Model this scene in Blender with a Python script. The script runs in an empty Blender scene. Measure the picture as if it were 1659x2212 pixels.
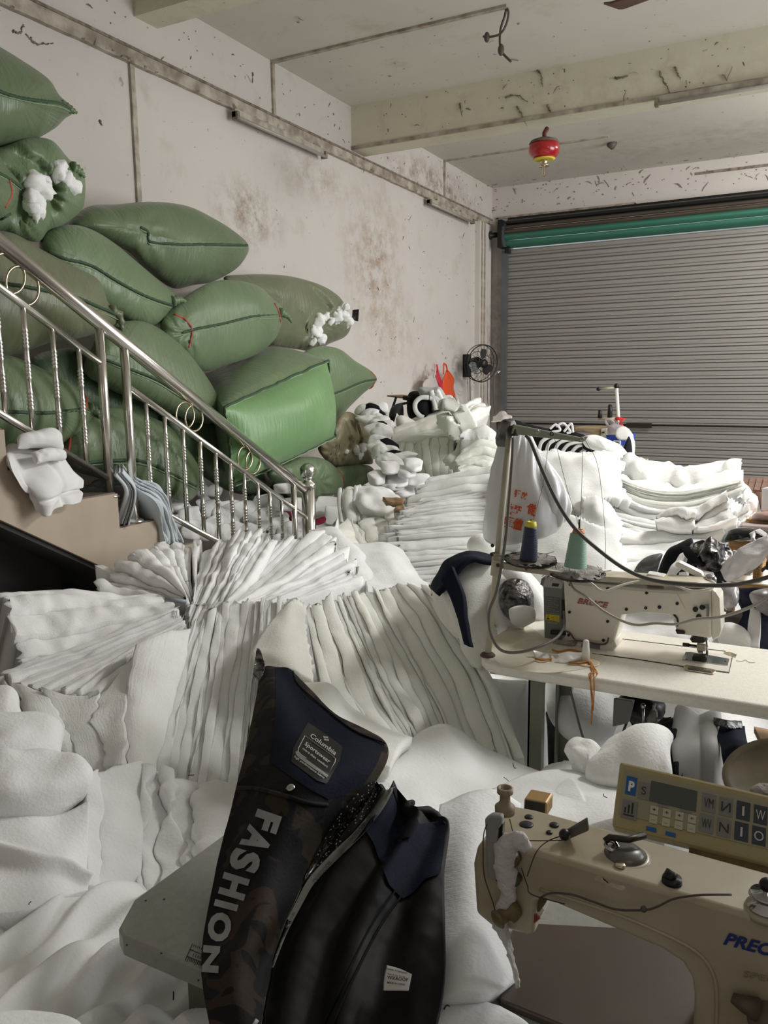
import bpy, bmesh, math, random
import numpy as np
from mathutils import Vector, Matrix
from mathutils.bvhtree import BVHTree
random.seed(7); rng = np.random.default_rng(11)
C = bpy.context.scene.collection
SC = bpy.context.scene
# ------------------------------------------------------------------ camera
F = 1745.0; PI_ = math.radians(9.15); RO = math.radians(-0.68); YW = math.radians(28.1); H = 1.63
cd = bpy.data.cameras.new('camera'); cam = bpy.data.objects.new('camera', cd); C.objects.link(cam)
cd.sensor_fit = 'VERTICAL'; cd.sensor_height = 36.0; cd.lens = 36.0*F/2212.0; cd.clip_start = 0.05
cam.location = (0, 0, H)
cam.matrix_world = (Matrix.Translation((0, 0, H)) @ Matrix.Rotation(YW, 4, 'Z') @ Matrix.Rotation(math.pi/2-PI_, 4, 'X') @ Matrix.Rotation(RO, 4, 'Z'))
SC.camera = cam
# ------------------------------------------------------------------ light
W = bpy.data.worlds.new('world'); SC.world = W; W.use_nodes = True
W.node_tree.nodes['Background'].inputs[0].default_value = (0.93, 0.97, 1.0, 1); W.node_tree.nodes['Background'].inputs[1].default_value = 0.30
def area(name, loc, target, sx, sy, power, col):
    l = bpy.data.lights.new(name, 'AREA'); l.shape = 'RECTANGLE'; l.size = sx; l.size_y = sy; l.energy = power; l.color = col
    o = bpy.data.objects.new(name, l); C.objects.link(o); o.location = loc
    o.rotation_euler = (Vector(target)-Vector(loc)).to_track_quat('-Z', 'Y').to_euler(); return o
area('doorway_daylight', (3.7, 6.1, 2.0), (-2.5, 6.0, 1.2), 3.4, 2.6, 172, (0.96, 0.98, 1.0))
area('tube_light_right', (0.75, 4.3, 3.15), (-0.1, 4.2, 0.0), 1.3, 0.3, 66, (1.0, 0.98, 0.95))
area('fill_light_far_right', (0.9, 8.9, 3.9), (-1.2, 9.8, 0.6), 1.3, 0.3, 74, (1.0, 0.98, 0.95))  # added lamp out of view, brightens the shutter
area('fill_light_behind', (1.8, -0.9, 4.1), (0.6, 1.2, 0.0), 1.3, 0.3, 4, (1.0, 0.98, 0.95))  # weak fill added behind the camera for the foreground
SC.view_settings.view_transform = 'Standard'; SC.view_settings.look = 'None'; SC.view_settings.gamma = 1.0
SC.view_settings.exposure = 0.36
SC.view_settings.use_curve_mapping = False
# ------------------------------------------------------------------ pixel rays (reference frame 1659 x 2212)
def ray(px, py):
    x = (px-829.5)/F; y = -(py-1106)/F
    xr = x*math.cos(RO)+y*math.sin(RO); yr = -x*math.sin(RO)+y*math.cos(RO)
    cp, sp = math.cos(PI_), math.sin(PI_)
    up = yr*cp-sp; fw = cp+yr*sp
    return np.array([xr*math.cos(YW)-fw*math.sin(YW), xr*math.sin(YW)+fw*math.cos(YW), up])
def P(px, py, r=None, x=None, y=None, z=None):
    d = ray(px, py)
    if x is not None: t = x/d[0]
    elif y is not None: t = y/d[1]
    elif z is not None: t = (z-H)/d[2]
    else: t = r/math.hypot(d[0], d[1])
    return np.array([0, 0, H])+d*t
# ------------------------------------------------------------------ numpy value noise
def _h(i, j, k, s):
    n = (i*374761393+j*668265263+k*2147483647*0+k*1274126177+s*974634777) & 0xffffffff
    n = ((n ^ (n >> 13))*1274126177) & 0xffffffff
    return ((n ^ (n >> 16)) & 0xffff)/32767.5-1
def vnoise(p, s=0):
    p = np.asarray(p, float); f = np.floor(p); i = f.astype(np.int64); t = p-f; t = t*t*(3-2*t)
    r = 0
    for a in (0, 1):
        for b in (0, 1):
            for c in (0, 1):
                w = (t[..., 0] if a else 1-t[..., 0])*(t[..., 1] if b else 1-t[..., 1])*(t[..., 2] if c else 1-t[..., 2])
                r = r+w*_h(i[..., 0]+a, i[..., 1]+b, i[..., 2]+c, s)
    return r
def fbm(p, s=0, o=3):
    p = np.asarray(p, float); r = 0; a = 1.0
    for k in range(o): r = r+a*vnoise(p*(2**k), s+k*17); a *= .5
    return r/1.6
# ------------------------------------------------------------------ materials
def lin(c): return tuple((v/12.92 if v <= .04045 else ((v+.055)/1.055)**2.4) for v in [q/255 for q in c])
def mat(name, rgb, rough=.6, metal=0.0, noise=None, bump=None, spec=.5, sheen=0, trans=0, sss=0, coat=0, alpha=1, uvb=None, bump2=None):
    """rgb 0-255. noise=(scale, amount, rgb2, [stretch]); bump=(scale, strength, [stretch]); uvb=(su,sv,strength)"""
    m = bpy.data.materials.new(name); m.use_nodes = True; nt = m.node_tree; N = nt.nodes; L = nt.links
    b = N['Principled BSDF']; b.inputs['Base Color'].default_value = (*lin(rgb), 1)
    b.inputs['Roughness'].default_value = rough; b.inputs['Metallic'].default_value = metal
    b.inputs['Specular IOR Level'].default_value = spec
    if sheen: b.inputs['Sheen Weight'].default_value = sheen
    if trans: b.inputs['Transmission Weight'].default_value = trans
    if coat: b.inputs['Coat Weight'].default_value = coat
    if sss:
        b.inputs['Subsurface Weight'].default_value = sss; b.inputs['Subsurface Scale'].default_value = .03
        b.inputs['Subsurface Radius'].default_value = (1, .95, .9)
    b.inputs['Alpha'].default_value = alpha
    tc = N.new('ShaderNodeTexCoord')
    def tex(scale, st, detail=6, co='Object'):
        mp = N.new('ShaderNodeMapping'); L.new(tc.outputs[co], mp.inputs[0])
        mp.inputs['Scale'].default_value = st if st else (1, 1, 1)
        t = N.new('ShaderNodeTexNoise'); t.inputs['Scale'].default_value = scale; t.inputs['Detail'].default_value = detail
        L.new(mp.outputs[0], t.inputs['Vector']); return t
    if noise:
        t = tex(noise[0], noise[3] if len(noise) > 3 else None)
        r = N.new('ShaderNodeMapRange'); r.inputs[1].default_value = .35; r.inputs[2].default_value = .65
        r.inputs[3].default_value = 0; r.inputs[4].default_value = noise[1]
        L.new(t.outputs[0], r.inputs[0])
        mx = N.new('ShaderNodeMix'); mx.data_type = 'RGBA'
        mx.inputs[6].default_value = (*lin(rgb), 1); mx.inputs[7].default_value = (*lin(noise[2]), 1)
        L.new(r.outputs[0], mx.inputs[0]); L.new(mx.outputs[2], b.inputs['Base Color'])
    hs = []
    if bump: hs.append((tex(bump[0], bump[2] if len(bump) > 2 else None).outputs[0], bump[1]))
    if bump2: hs.append((tex(bump2[0], None, 8).outputs[0], bump2[1]))
    if uvb: hs.append((tex(1, (uvb[0], uvb[1], 1), 4, 'UV').outputs[0], uvb[2]))
    prev = None
    for h, s in hs:
        bp = N.new('ShaderNodeBump'); bp.inputs['Strength'].default_value = s; bp.inputs['Distance'].default_value = .01
        L.new(h, bp.inputs['Height'])
        if prev: L.new(prev, bp.inputs['Normal'])
        prev = bp.outputs[0]
    if prev: L.new(prev, b.inputs['Normal'])
    return m
# plaster: off-white paint with mould blooms and stains in world space
def plaster(name, rgb, spots):
    m = mat(name, rgb, .85, bump=(6, .25)); nt = m.node_tree; N = nt.nodes; L = nt.links; b = N['Principled BSDF']
    g = N.new('ShaderNodeNewGeometry'); cur = None
    def rgbn(c): n = N.new('ShaderNodeRGB'); n.outputs[0].default_value = (*lin(c), 1); return n.outputs[0]
    def noise(scale, det=8, rough=.6, dist=0):
        t = N.new('ShaderNodeTexNoise'); t.inputs['Scale'].default_value = scale; t.inputs['Detail'].default_value = det
        t.inputs['Roughness'].default_value = rough; t.inputs['Distortion'].default_value = dist
        L.new(g.outputs['Position'], t.inputs['Vector']); return t.outputs[0]
    def mr(x, a, bb, c=0, d=1):
        r = N.new('ShaderNodeMapRange'); r.inputs[1].default_value = a; r.inputs[2].default_value = bb
        r.inputs[3].default_value = c; r.inputs[4].default_value = d; L.new(x, r.inputs[0]); return r.outputs[0]
    def mul(a, c):
        r = N.new('ShaderNodeMath'); r.operation = 'MULTIPLY'; L.new(a, r.inputs[0])
        if isinstance(c, float): r.inputs[1].default_value = c
        else: L.new(c, r.inputs[1])
        return r.outputs[0]
    def mix(f, a, c):
        x = N.new('ShaderNodeMix'); x.data_type = 'RGBA'; L.new(f, x.inputs[0]); L.new(a, x.inputs[6]); L.new(c, x.inputs[7]); return x.outputs[2]
    cur = mix(mr(noise(.9), .4, .7, 0, .45), rgbn(rgb), rgbn(tuple(int(v*.93) for v in rgb)))
    cur = mix(mr(noise(2.3, 10, .7), .56, .68, 0, .35), cur, rgbn((182, 164, 142)))
    cur = mix(mr(noise(14, 4, .5), .70, .74, 0, .55), cur, rgbn((130, 112, 95)))
    cur = mix(mr(noise(26, 3, .5, .3), .735, .76, 0, .8), cur, rgbn((70, 60, 52)))
    for (p, rad, st, c) in spots:
        d = N.new('ShaderNodeVectorMath'); d.operation = 'SUBTRACT'; L.new(g.outputs['Position'], d.inputs[0]); d.inputs[1].default_value = p
        q = N.new('ShaderNodeVectorMath'); q.operation = 'DIVIDE'; L.new(d.outputs[0], q.inputs[0]); q.inputs[1].default_value = rad
        l = N.new('ShaderNodeVectorMath'); l.operation = 'LENGTH'; L.new(q.outputs[0], l.inputs[0])
        f = mul(mr(l.outputs['Value'], 1.0, .2, 0, 1), mr(noise(5, 10, .75), .44, .62, 0, st))
        cur = mix(f, cur, rgbn(c))
    L.new(cur, b.inputs['Base Color']); return m
M = {}
M['wall'] = plaster('wall_paint', (212, 205, 198), [((-4.2, 5.6, 3.0), (.5, .6, .35), .9, (150, 132, 112)), ((-4.2, 7.7, 2.9), (.5, .8, .9), .85, (160, 138, 112)),
    ((-4.2, 9.3, 3.95), (.5, 1.6, .28), .95, (128, 106, 90)), ((-4.2, 8.1, 2.2), (.5, .9, .6), .6, (170, 150, 128)), ((-4.2, 6.6, 3.5), (.4, .8, .3), .6, (165, 145, 125)), ((-4.2, 10.9, 2.0), (.5, .4, 1.2), .6, (150, 130, 112)),
    ((-4.0, 11.19, 2.2), (.3, .4, 1.5), .7, (130, 110, 95))])
M['ceiling'] = plaster('ceiling_paint', (214, 209, 198), [((-1.5, 10.2, 4.28), (2.5, .8, .4), .4, (170, 155, 142))])
M['beam'] = plaster('beam_paint', (222, 217, 196), [((-1.5, 7.2, 4.0), (2.5, .5, .3), .35, (176, 166, 140))])
M['conduit'] = mat('conduit_plastic', (196, 186, 172), .6, noise=(8, .8, (120, 105, 90)))
M['conduit_dark'] = mat('conduit_dirty', (150, 138, 124), .7, noise=(20, .9, (95, 82, 70)))
M['steel'] = mat('stainless_steel', (232, 228, 222), .24, 1.0, noise=(6, .5, (200, 194, 186)), bump=(40, .02))
M['brass'] = mat('ring_metal', (205, 190, 165), .22, 1.0)
M['stair'] = mat('stair_render', (188, 172, 154), .8, noise=(3, .6, (166, 150, 132)), bump=(12, .15))
M['tread'] = mat('stair_tread', (120, 112, 104), .6, noise=(5, .6, (95, 88, 82)))
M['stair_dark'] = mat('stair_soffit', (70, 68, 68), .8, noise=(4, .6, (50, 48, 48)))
M['floor'] = mat('floor_concrete', (96, 90, 84), .7, noise=(3, .6, (70, 66, 62)))
M['shutter'] = mat('shutter_steel', (152, 149, 143), .5, .1, noise=(3, .5, (136, 132, 124), (.3, 1, 4)), bump=(4, .05))
M['shutter_green'] = mat('shutter_green', (58, 118, 98), .6, .0, noise=(4, .5, (48, 100, 84), (.4, 1, 4)))
M['shutter_brown'] = mat('shutter_brown', (84, 72, 60), .6, noise=(5, .6, (60, 54, 46), (.4, 1, 4)))
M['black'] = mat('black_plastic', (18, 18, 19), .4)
M['dark_metal'] = mat('dark_metal', (58, 55, 52), .45, .6)
M['guide'] = mat('shutter_guide_rail', (112, 116, 118), .5, .4, noise=(5, .5, (92, 96, 100)))
def sackmat(name, a, b_): return mat(name, a, .36, noise=(2.2, .8, b_), bump=(9, .5, (1, 5, .6)), spec=.5, uvb=(70, 4, .45), sheen=.1)
M['sack_green'] = sackmat('woven_sack_green', (110, 127, 94), (96, 113, 82))
M['sack_green2'] = sackmat('woven_sack_mid_green', (116, 136, 100), (102, 122, 90))
M['sack_dark'] = sackmat('woven_sack_deep_green', (88, 106, 80), (76, 94, 70))
M['sack_olive'] = sackmat('woven_sack_olive', (120, 124, 96), (104, 110, 84))
M['sack_lit'] = sackmat('woven_sack_lit_green', (120, 158, 104), (106, 144, 94))  # brighter green for the block's front, light put into the colour
M['sack_khaki'] = sackmat('woven_sack_khaki', (150, 140, 110), (132, 124, 98))
M['seam'] = mat('seam_thread_green', (62, 84, 62), .8)
M['seam_highlight'] = mat('seam_highlight_pale', (140, 160, 125), .8)  # pale tone for highlights painted along the sack seams
M['red_thread'] = mat('red_stripe', (176, 84, 66), .7)
def wad(name, a, b_): return mat(name, a, .95, noise=(3, .5, b_), bump=(20, .26), bump2=(140, .3), spec=.08, sheen=.2, sss=.6, uvb=(4, 200, .35))
M['wad'] = wad('white_wadding', (246, 246, 243), (240, 240, 235))
M['wad_warm'] = wad('cream_wadding', (246, 246, 238), (238, 238, 226))
M['wad_cool'] = wad('cool_white_wadding', (242, 243, 244), (232, 234, 236))
M['wad_puff'] = mat('puffy_white_wadding', (245, 245, 242), .95, noise=(3, .5, (236, 236, 232)), bump=(16, .32), bump2=(130, .3), spec=.08, sheen=.2, sss=.5)
M['wad_smooth'] = mat('smooth_white_wadding', (242, 242, 240), .9, noise=(4, .4, (232, 233, 232)), bump=(12, .35), bump2=(120, .25), spec=.1, sheen=.2, sss=.3)
# ------------------------------------------------------------------ object engine
BV = {}
def mesh(name, verts, faces, m, smooth=True, angle=None, uv=None, bevel=None):
    me = bpy.data.meshes.new(name); v = np.asarray(verts, float)
    me.from_pydata(v.tolist(), [], [tuple(int(i) for i in f) for f in faces]); me.update()
    if uv is not None:
        ul = me.uv_layers.new(name='UVMap'); li = np.zeros(len(me.loops), np.int32); me.loops.foreach_get('vertex_index', li)
        ul.data.foreach_set('uv', np.asarray(uv, float)[li].ravel())
    if smooth:
        me.shade_smooth()
        if angle: me.set_sharp_from_angle(angle=math.radians(angle))
    if m is not None: me.materials.append(m)
    return me
class Thing:
    """one top-level thing; add() gives it parts. Verts are world coordinates; they are stored relative to the thing's base."""
    def __init__(s, name, label=None, cat=None, group=None, loc=(0, 0, 0), kind=None, parent=None):
        s.o = bpy.data.objects.new(name, None); C.objects.link(s.o); s.o.location = tuple(float(q) for q in loc); s.base = np.asarray(loc, float)
        s.o.empty_display_size = .05
        if label: s.o['label'] = label
        if cat: s.o['category'] = cat
        if group: s.o['group'] = group
        if kind: s.o['kind'] = kind
    def add(s, name, vf, m, parent=None, label=None, kind=None, **k):
        v, f = vf[0], vf[1]; uv = vf[2] if len(vf) > 2 else None
        bev = k.pop('bevel', None)
        o = bpy.data.objects.new(name, mesh(name, np.asarray(v)-s.base, f, m, uv=uv, **k)); C.objects.link(o); o.parent = parent or s.o
        if bev: bv(o, bev)
        if label: o['label'] = label
        if kind: o['kind'] = kind
        return o
def bv(o, w, seg=2):
    md = o.modifiers.new('bevel', 'BEVEL'); md.width = w; md.segments = seg; md.limit_method = 'ANGLE'; md.angle_limit = math.radians(35)
    md.harden_normals = False
def single(name, vf, m, label=None, cat=None, group=None, kind=None, base=None, **k):
    v = np.asarray(vf[0], float); uv = vf[2] if len(vf) > 2 else None
    if base is None: base = np.array([(v[:, 0].min()+v[:, 0].max())/2, (v[:, 1].min()+v[:, 1].max())/2, v[:, 2].min()])
    bev = k.pop('bevel', None)
    o = bpy.data.objects.new(name, mesh(name, v-base, vf[1], m, uv=uv, **k)); C.objects.link(o); o.location = tuple(float(q) for q in base)
    if bev: bv(o, bev)
    if label: o['label'] = label
    if cat: o['category'] = cat
    if group: o['group'] = group
    if kind: o['kind'] = kind
    return o
def bottom(v):
    v = np.asarray(v); return np.array([v[:, 0].mean(), v[:, 1].mean(), v[:, 2].min()])
def join(*vfs):
    V = []; Fc = []; n = 0
    for vf in vfs:
        V.append(np.asarray(vf[0], float)); Fc += [tuple(i+n for i in f) for f in vf[1]]; n += len(vf[0])
    return np.concatenate(V), Fc
def box(lo, hi):
    (a, b, c), (d, e, f) = lo, hi
    v = [(a, b, c), (d, b, c), (d, e, c), (a, e, c), (a, b, f), (d, b, f), (d, e, f), (a, e, f)]
    return np.array(v, float), [(0, 3, 2, 1), (4, 5, 6, 7), (0, 1, 5, 4), (1, 2, 6, 5), (2, 3, 7, 6), (3, 0, 4, 7)]
def hexa(c8):
    """8 corners: bottom ring 4, top ring 4"""
    return np.array(c8, float), [(0, 3, 2, 1), (4, 5, 6, 7), (0, 1, 5, 4), (1, 2, 6, 5), (2, 3, 7, 6), (3, 0, 4, 7)]
def prism(poly, vec):
    poly = np.asarray(poly, float); n = len(poly); v = np.concatenate([poly, poly+np.asarray(vec, float)])
    return v, [tuple(range(n))[::-1], tuple(range(n, 2*n))]+[(i, (i+1) % n, (i+1) % n+n, i+n) for i in range(n)]
def frame(d):
    d = d/np.linalg.norm(d); u = np.cross(d, [0, 0, 1.]); 
    if np.linalg.norm(u) < .05: u = np.cross(d, [1., 0, 0])
    u /= np.linalg.norm(u); return u, np.cross(d, u)
def tube(pts, rad, n=8, caps=True, closed=False):
    pts = np.asarray(pts, float); k = len(pts); rad = np.broadcast_to(np.asarray(rad, float), (k,))
    V = []; u = None
    for i in range(k):
        if closed: d = pts[(i+1) % k]-pts[i-1]
        else: d = pts[min(i+1, k-1)]-pts[max(i-1, 0)]
        d = d/(np.linalg.norm(d)+1e-12)
        if u is None: u, w = frame(d)
        else:
            u = u-d*np.dot(u, d); u /= np.linalg.norm(u)+1e-12; w = np.cross(d, u)
        a = np.arange(n)*2*math.pi/n
        V.append(pts[i]+rad[i]*(np.outer(np.cos(a), u)+np.outer(np.sin(a), w)))
    V = np.concatenate(V); Fc = []
    for i in range(k if closed else k-1):
        j = (i+1) % k
        for a in range(n): b = (a+1) % n; Fc.append((i*n+a, i*n+b, j*n+b, j*n+a))
    if caps and not closed: Fc.append(tuple(range(n))[::-1]); Fc.append(tuple((k-1)*n+a for a in range(n)))
    return V, Fc
def lathe(prof, base, axis=(0, 0, 1), n=24):
    """prof: (radius, height) pairs along the axis from base"""
    axis = np.asarray(axis, float); axis /= np.linalg.norm(axis); base = np.asarray(base, float)
    return tube([base+axis*h for r, h in prof], [max(r, 1e-5) for r, h in prof], n) if False else _lathe(prof, base, axis, n)
def _lathe(prof, base, axis, n):
    u, w = frame(axis); a = np.arange(n)*2*math.pi/n; ring = np.outer(np.cos(a), u)+np.outer(np.sin(a), w); V = []; Fc = []
    for r, h in prof: V.append(base+axis*h+ring*max(r, 1e-5))
    k = len(prof)
    for i in range(k-1):
        for q in range(n): t = (q+1) % n; Fc.append((i*n+q, i*n+t, (i+1)*n+t, (i+1)*n+q))
    Fc.append(tuple(range(n))[::-1]); Fc.append(tuple((k-1)*n+q for q in range(n)))
    return np.concatenate(V), Fc
def sphere(c, r, n=16, sq=(1, 1, 1)):
    pr = [(math.sin(math.pi*i/n), -math.cos(math.pi*i/n)) for i in range(n+1)]
    v, f = _lathe(pr, np.zeros(3), np.array([0, 0, 1.]), n); return v*np.array(sq)*r+np.asarray(c), f
def cr(ctrl, t):
    """Catmull-Rom through ctrl (n,...) at t in 0..1"""
    c = np.asarray(ctrl, float); n = len(c); t = np.clip(np.asarray(t, float), 0, 1)
    if n == 2: tt = t.reshape((-1,)+(1,)*(c.ndim-1)); return c[0]*(1-tt)+c[1]*tt
    e = np.concatenate([[2*c[0]-c[1]], c, [2*c[-1]-c[-2]]]); s = t*(n-1); i = np.minimum(s.astype(int), n-2); f = (s-i).reshape((-1,)+(1,)*(c.ndim-1))
    a, b, d, g = e[i], e[i+1], e[i+2], e[i+3]
    return .5*((2*b)+(-a+d)*f+(2*a-5*b+4*d-g)*f*f+(-a+3*b-3*d+g)*f**3)
def crc(ctrl, n):
    """closed Catmull-Rom loop, n samples"""
    c = np.asarray(ctrl, float); k = len(c); s = np.arange(n)*k/n; i = s.astype(int); f = (s-i)[:, None]
    a, b, d, g = c[(i-1) % k], c[i % k], c[(i+1) % k], c[(i+2) % k]
    return .5*((2*b)+(-a+d)*f+(2*a-5*b+4*d-g)*f*f+(-a+3*b-3*d+g)*f**3)
def PZ(x, y, r): return P(x, y, z=-r) if r < 0 else P(x, y, r)
def grid3(g): return np.array([[PZ(*q) for q in row] for row in g])          # rows of (px, py, r)
def surf(G, wt, ut):
    """G (rows, cols, 3); positions at every w in wt and u in ut"""
    a = cr(G, wt); return np.swapaxes(cr(np.swapaxes(a, 0, 1), ut), 0, 1)
def quadgrid(nw, nu, off=0, flip=False):
    F_ = []
    for i in range(nw-1):
        for j in range(nu-1):
            q = (off+i*nu+j, off+i*nu+j+1, off+(i+1)*nu+j+1, off+(i+1)*nu+j); F_.append(q[::-1] if flip else q)
    return F_
CAMP = np.array([0, 0, H])
def normals(S):
    du = np.gradient(S, axis=1); dw = np.gradient(S, axis=0); n = np.cross(du, dw); n /= np.linalg.norm(n, axis=-1, keepdims=True)+1e-9
    s = np.sign(np.einsum('ijk,ijk->', n, CAMP-S)); return n*(s if s != 0 else 1)
def pillow(g, T, p=2.2, nu=44, nw=24, amp=.01, fs=5, seed=0, q=.5, g3=None, wr=None):
    """two sheets meeting at the rim of the control grid g, T thick at the middle"""
    G = grid3(g) if g3 is None else np.asarray(g3, float); wt = (1-np.cos(np.linspace(0, math.pi, nw)))/2; ut = (1-np.cos(np.linspace(0, math.pi, nu)))/2
    S = surf(G, wt, ut); N_ = normals(S)
    e = ((1-np.abs(2*wt-1)**p)[:, None]*(1-np.abs(2*ut-1)**p)[None, :]).clip(0)**q
    nz = fbm(S*fs, seed)*amp
    if wr is not None: nz = nz+wr(S, wt, ut)
    A = S+N_*((T/2*e)+nz*(e > 0)*np.minimum(1, e*3))[..., None]; B = S-N_*((T/2*e))[..., None]
    V = np.concatenate([A.reshape(-1, 3), B.reshape(-1, 3)]); n = nw*nu
    uv = np.stack(np.meshgrid(ut, wt), -1).reshape(-1, 2); uv = np.concatenate([uv, uv])
    return V, quadgrid(nw, nu)+quadgrid(nw, nu, n, True), uv
def sheet(g, T=.02, nu=50, nw=40, amp=.012, fs=5, seed=0, folds=None, g3=None, rag=0.0):
    """a sheet of thickness T lying on the control grid, with rounded rim and soft folds"""
    G = grid3(g) if g3 is None else np.asarray(g3, float); wt = np.linspace(0, 1, nw); ut = np.linspace(0, 1, nu)
    S = surf(G, wt, ut); N_ = normals(S); nz = fbm(S*fs, seed)*amp
    if folds is not None: nz = nz+folds(S, wt[:, None], ut[None, :])
    S = S+N_*nz[..., None]
    if rag:
        gu = np.gradient(S, axis=1); gw = np.gradient(S, axis=0)
        gu /= np.linalg.norm(gu, axis=-1, keepdims=True)+1e-9; gw /= np.linalg.norm(gw, axis=-1, keepdims=True)+1e-9
        r1 = fbm(S*45, seed+5)[..., None]*rag
        S[:, 0] -= gu[:, 0]*abs(r1[:, 0]); S[:, -1] += gu[:, -1]*abs(r1[:, -1]); S[0] -= gw[0]*abs(r1[0]); S[-1] += gw[-1]*abs(r1[-1])
    B = S-N_*T; V = np.concatenate([S.reshape(-1, 3), B.reshape(-1, 3)]); n = nw*nu
    Fc = quadgrid(nw, nu)+quadgrid(nw, nu, n, True)
    rim = [i for i in range(nu)]+[i*nu+nu-1 for i in range(1, nw)]+[(nw-1)*nu+i for i in range(nu-2, -1, -1)]+[i*nu for i in range(nw-2, 0, -1)]
    for i in range(len(rim)): a, b = rim[i], rim[(i+1) % len(rim)]; Fc.append((b, a, a+n, b+n))
    uv = np.stack(np.meshgrid(ut, wt), -1).reshape(-1, 2); return V, Fc, np.concatenate([uv, uv])
def blob(outline, r, T, spine=None, gx=0, gy=0, n=72, K=11, amp=.012, fs=4, seed=0, back=1.0, wr=None, sharp=2.0, up=0.0, pl=None):
    """closed body: outline in the picture frame, standing at distance r (tilted by gx, gy per pixel), T half thickness"""
    o = crc(outline, n); cx, cy = o.mean(0)
    if spine is None: spine = ((cx, cy), (cx, cy))
    a, b = np.array(spine[0], float), np.array(spine[1], float); d = b-a; L2 = max(np.dot(d, d), 1e-6)
    tt = np.clip(((o-a) @ d)/L2, 0, 1)[:, None]; cen = a+tt*d
    def RR(q): return r+gx*(q[0]-cx)+gy*(q[1]-cy)
    UP = (lambda x, y: P(x, y, **pl)) if pl else (lambda x, y: P(x, y, RR((x, y))))
    nrm = CAMP-UP(cx, cy); nrm[2] += up; nrm /= np.linalg.norm(nrm)
    V = []; hs = []
    for k in range(2*K-1):
        th = math.pi*k/(2*K-2); t = math.sin(th); h = math.copysign(abs(math.cos(th))**(1.0), math.cos(th))
        q = cen+(o-cen)*(t if True else 0)
        pts = np.array([UP(x, y) for x, y in q]); hh = T*h*(1 if h > 0 else back)
        V.append(pts+nrm*hh); hs.append(np.full(n, abs(h)))
    V = np.array(V); dsp = fbm(V*fs, seed)*amp
    if wr is not None: dsp = dsp+wr(V)
    lam = np.array(hs); V = V+nrm*(dsp*np.minimum(1, lam*2.5))[..., None]
    Fc = []
    for k in range(2*K-2):
        for i in range(n): j = (i+1) % n; Fc.append((k*n+i, k*n+j, (k+1)*n+j, (k+1)*n+i))
    uv = np.stack(np.meshgrid(np.linspace(0, 1, n), np.linspace(0, 1, 2*K-1)), -1).reshape(-1, 2)
    return V.reshape(-1, 3), Fc, uv
def bvh(*vfs):
    v, f = join(*[(a[0], a[1]) for a in vfs]); return BVHTree.FromPolygons([Vector(q) for q in v], f)
def hit(tree, px, py, lift=.002):
    d = Vector(ray(px, py)).normalized(); r = tree.ray_cast(Vector(CAMP), d)
    if r[0] is None: return None
    return np.array(r[0]-d*lift)
def on(tree, pts, n=None, lift=.003, fill=True):
    """polyline of picture points laid on a built surface (smooth)"""
    q = cr(pts, np.linspace(0, 1, n)) if n else np.asarray(pts, float); out = []; last = None
    for x, y in q:
        h = hit(tree, x, y, lift)
        if h is None:
            if last is None or not fill: continue
            h = P(x, y, math.hypot(*last[:2]))
        out.append(h); last = h
    return np.array(out)
def wrinkle(centers):
    """radial gathers round 3D points: (point, k, amp, sigma)"""
    def f(V):
        d = 0
        for c, k, a, s in centers:
            v = V-c; R = np.linalg.norm(v, axis=-1); ang = np.arctan2(v[..., 2], v[..., 0]+v[..., 1]*.6); d = d+a*np.cos(k*ang+R*9)*np.exp(-(R/s)**2)*np.minimum(1, R/.05)-a*1.6*np.exp(-(R/(s*.45))**2)
        return d
    return f
FONTS = {}
def text_geo(s, bold=0, sub=0):
    cu = bpy.data.curves.new('t', 'FONT'); cu.body = s; cu.size = 1; cu.offset = bold; cu.fill_mode = 'FRONT'; cu.resolution_u = 3
    o = bpy.data.objects.new('t', cu); C.objects.link(o); dg = bpy.context.evaluated_depsgraph_get(); me = o.evaluated_get(dg).to_mesh()
    v = np.array([x.co[:2] for x in me.vertices]); f = [tuple(p.vertices) for p in me.polygons]
    if sub:
        bm = bmesh.new(); bm.from_mesh(me); bmesh.ops.triangulate(bm, faces=bm.faces[:])
        for _ in range(4):
            e = [x for x in bm.edges if x.calc_length() > sub]
            if not e: break
            bmesh.ops.subdivide_edges(bm, edges=e, cuts=1, use_grid_fill=False); bmesh.ops.triangulate(bm, faces=bm.faces[:])
        bm.verts.ensure_lookup_table(); bm.verts.index_update(); v = np.array([x.co[:2] for x in bm.verts]); f = [tuple(q.index for q in p.verts) for p in bm.faces]; bm.free()
    o.evaluated_get(dg).to_mesh_clear(); bpy.data.objects.remove(o); bpy.data.curves.remove(cu); return v, f
def text_on(tree, s, p0, p1, hpx, bold=0, lift=.0012, shear=0, fb=None, sub=0):
    """lettering laid flat on a surface: baseline from picture point p0 to p1, cap height hpx along the perpendicular"""
    v, f = text_geo(s, bold, sub); w = v[:, 0].max()-v[:, 0].min(); v[:, 0] -= v[:, 0].min(); hgt = v[:, 1].max() if s.upper() == s else .69
    p0 = np.array(p0, float); p1 = np.array(p1, float); ux = (p1-p0)/w; dn = (p1-p0)/np.linalg.norm(p1-p0); uy = np.array([dn[1], -dn[0]])*hpx/hgt
    uy = uy+dn*shear*hpx/hgt
    q = p0+v[:, :1]*ux+v[:, 1:]*uy; out = []
    for x, y in q:
        h = hit(tree, x, y, lift)
        out.append(h if h is not None else (P(x, y, fb) if fb else out[-1] if out else P(x, y, 1)))
    return np.array(out), f
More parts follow.
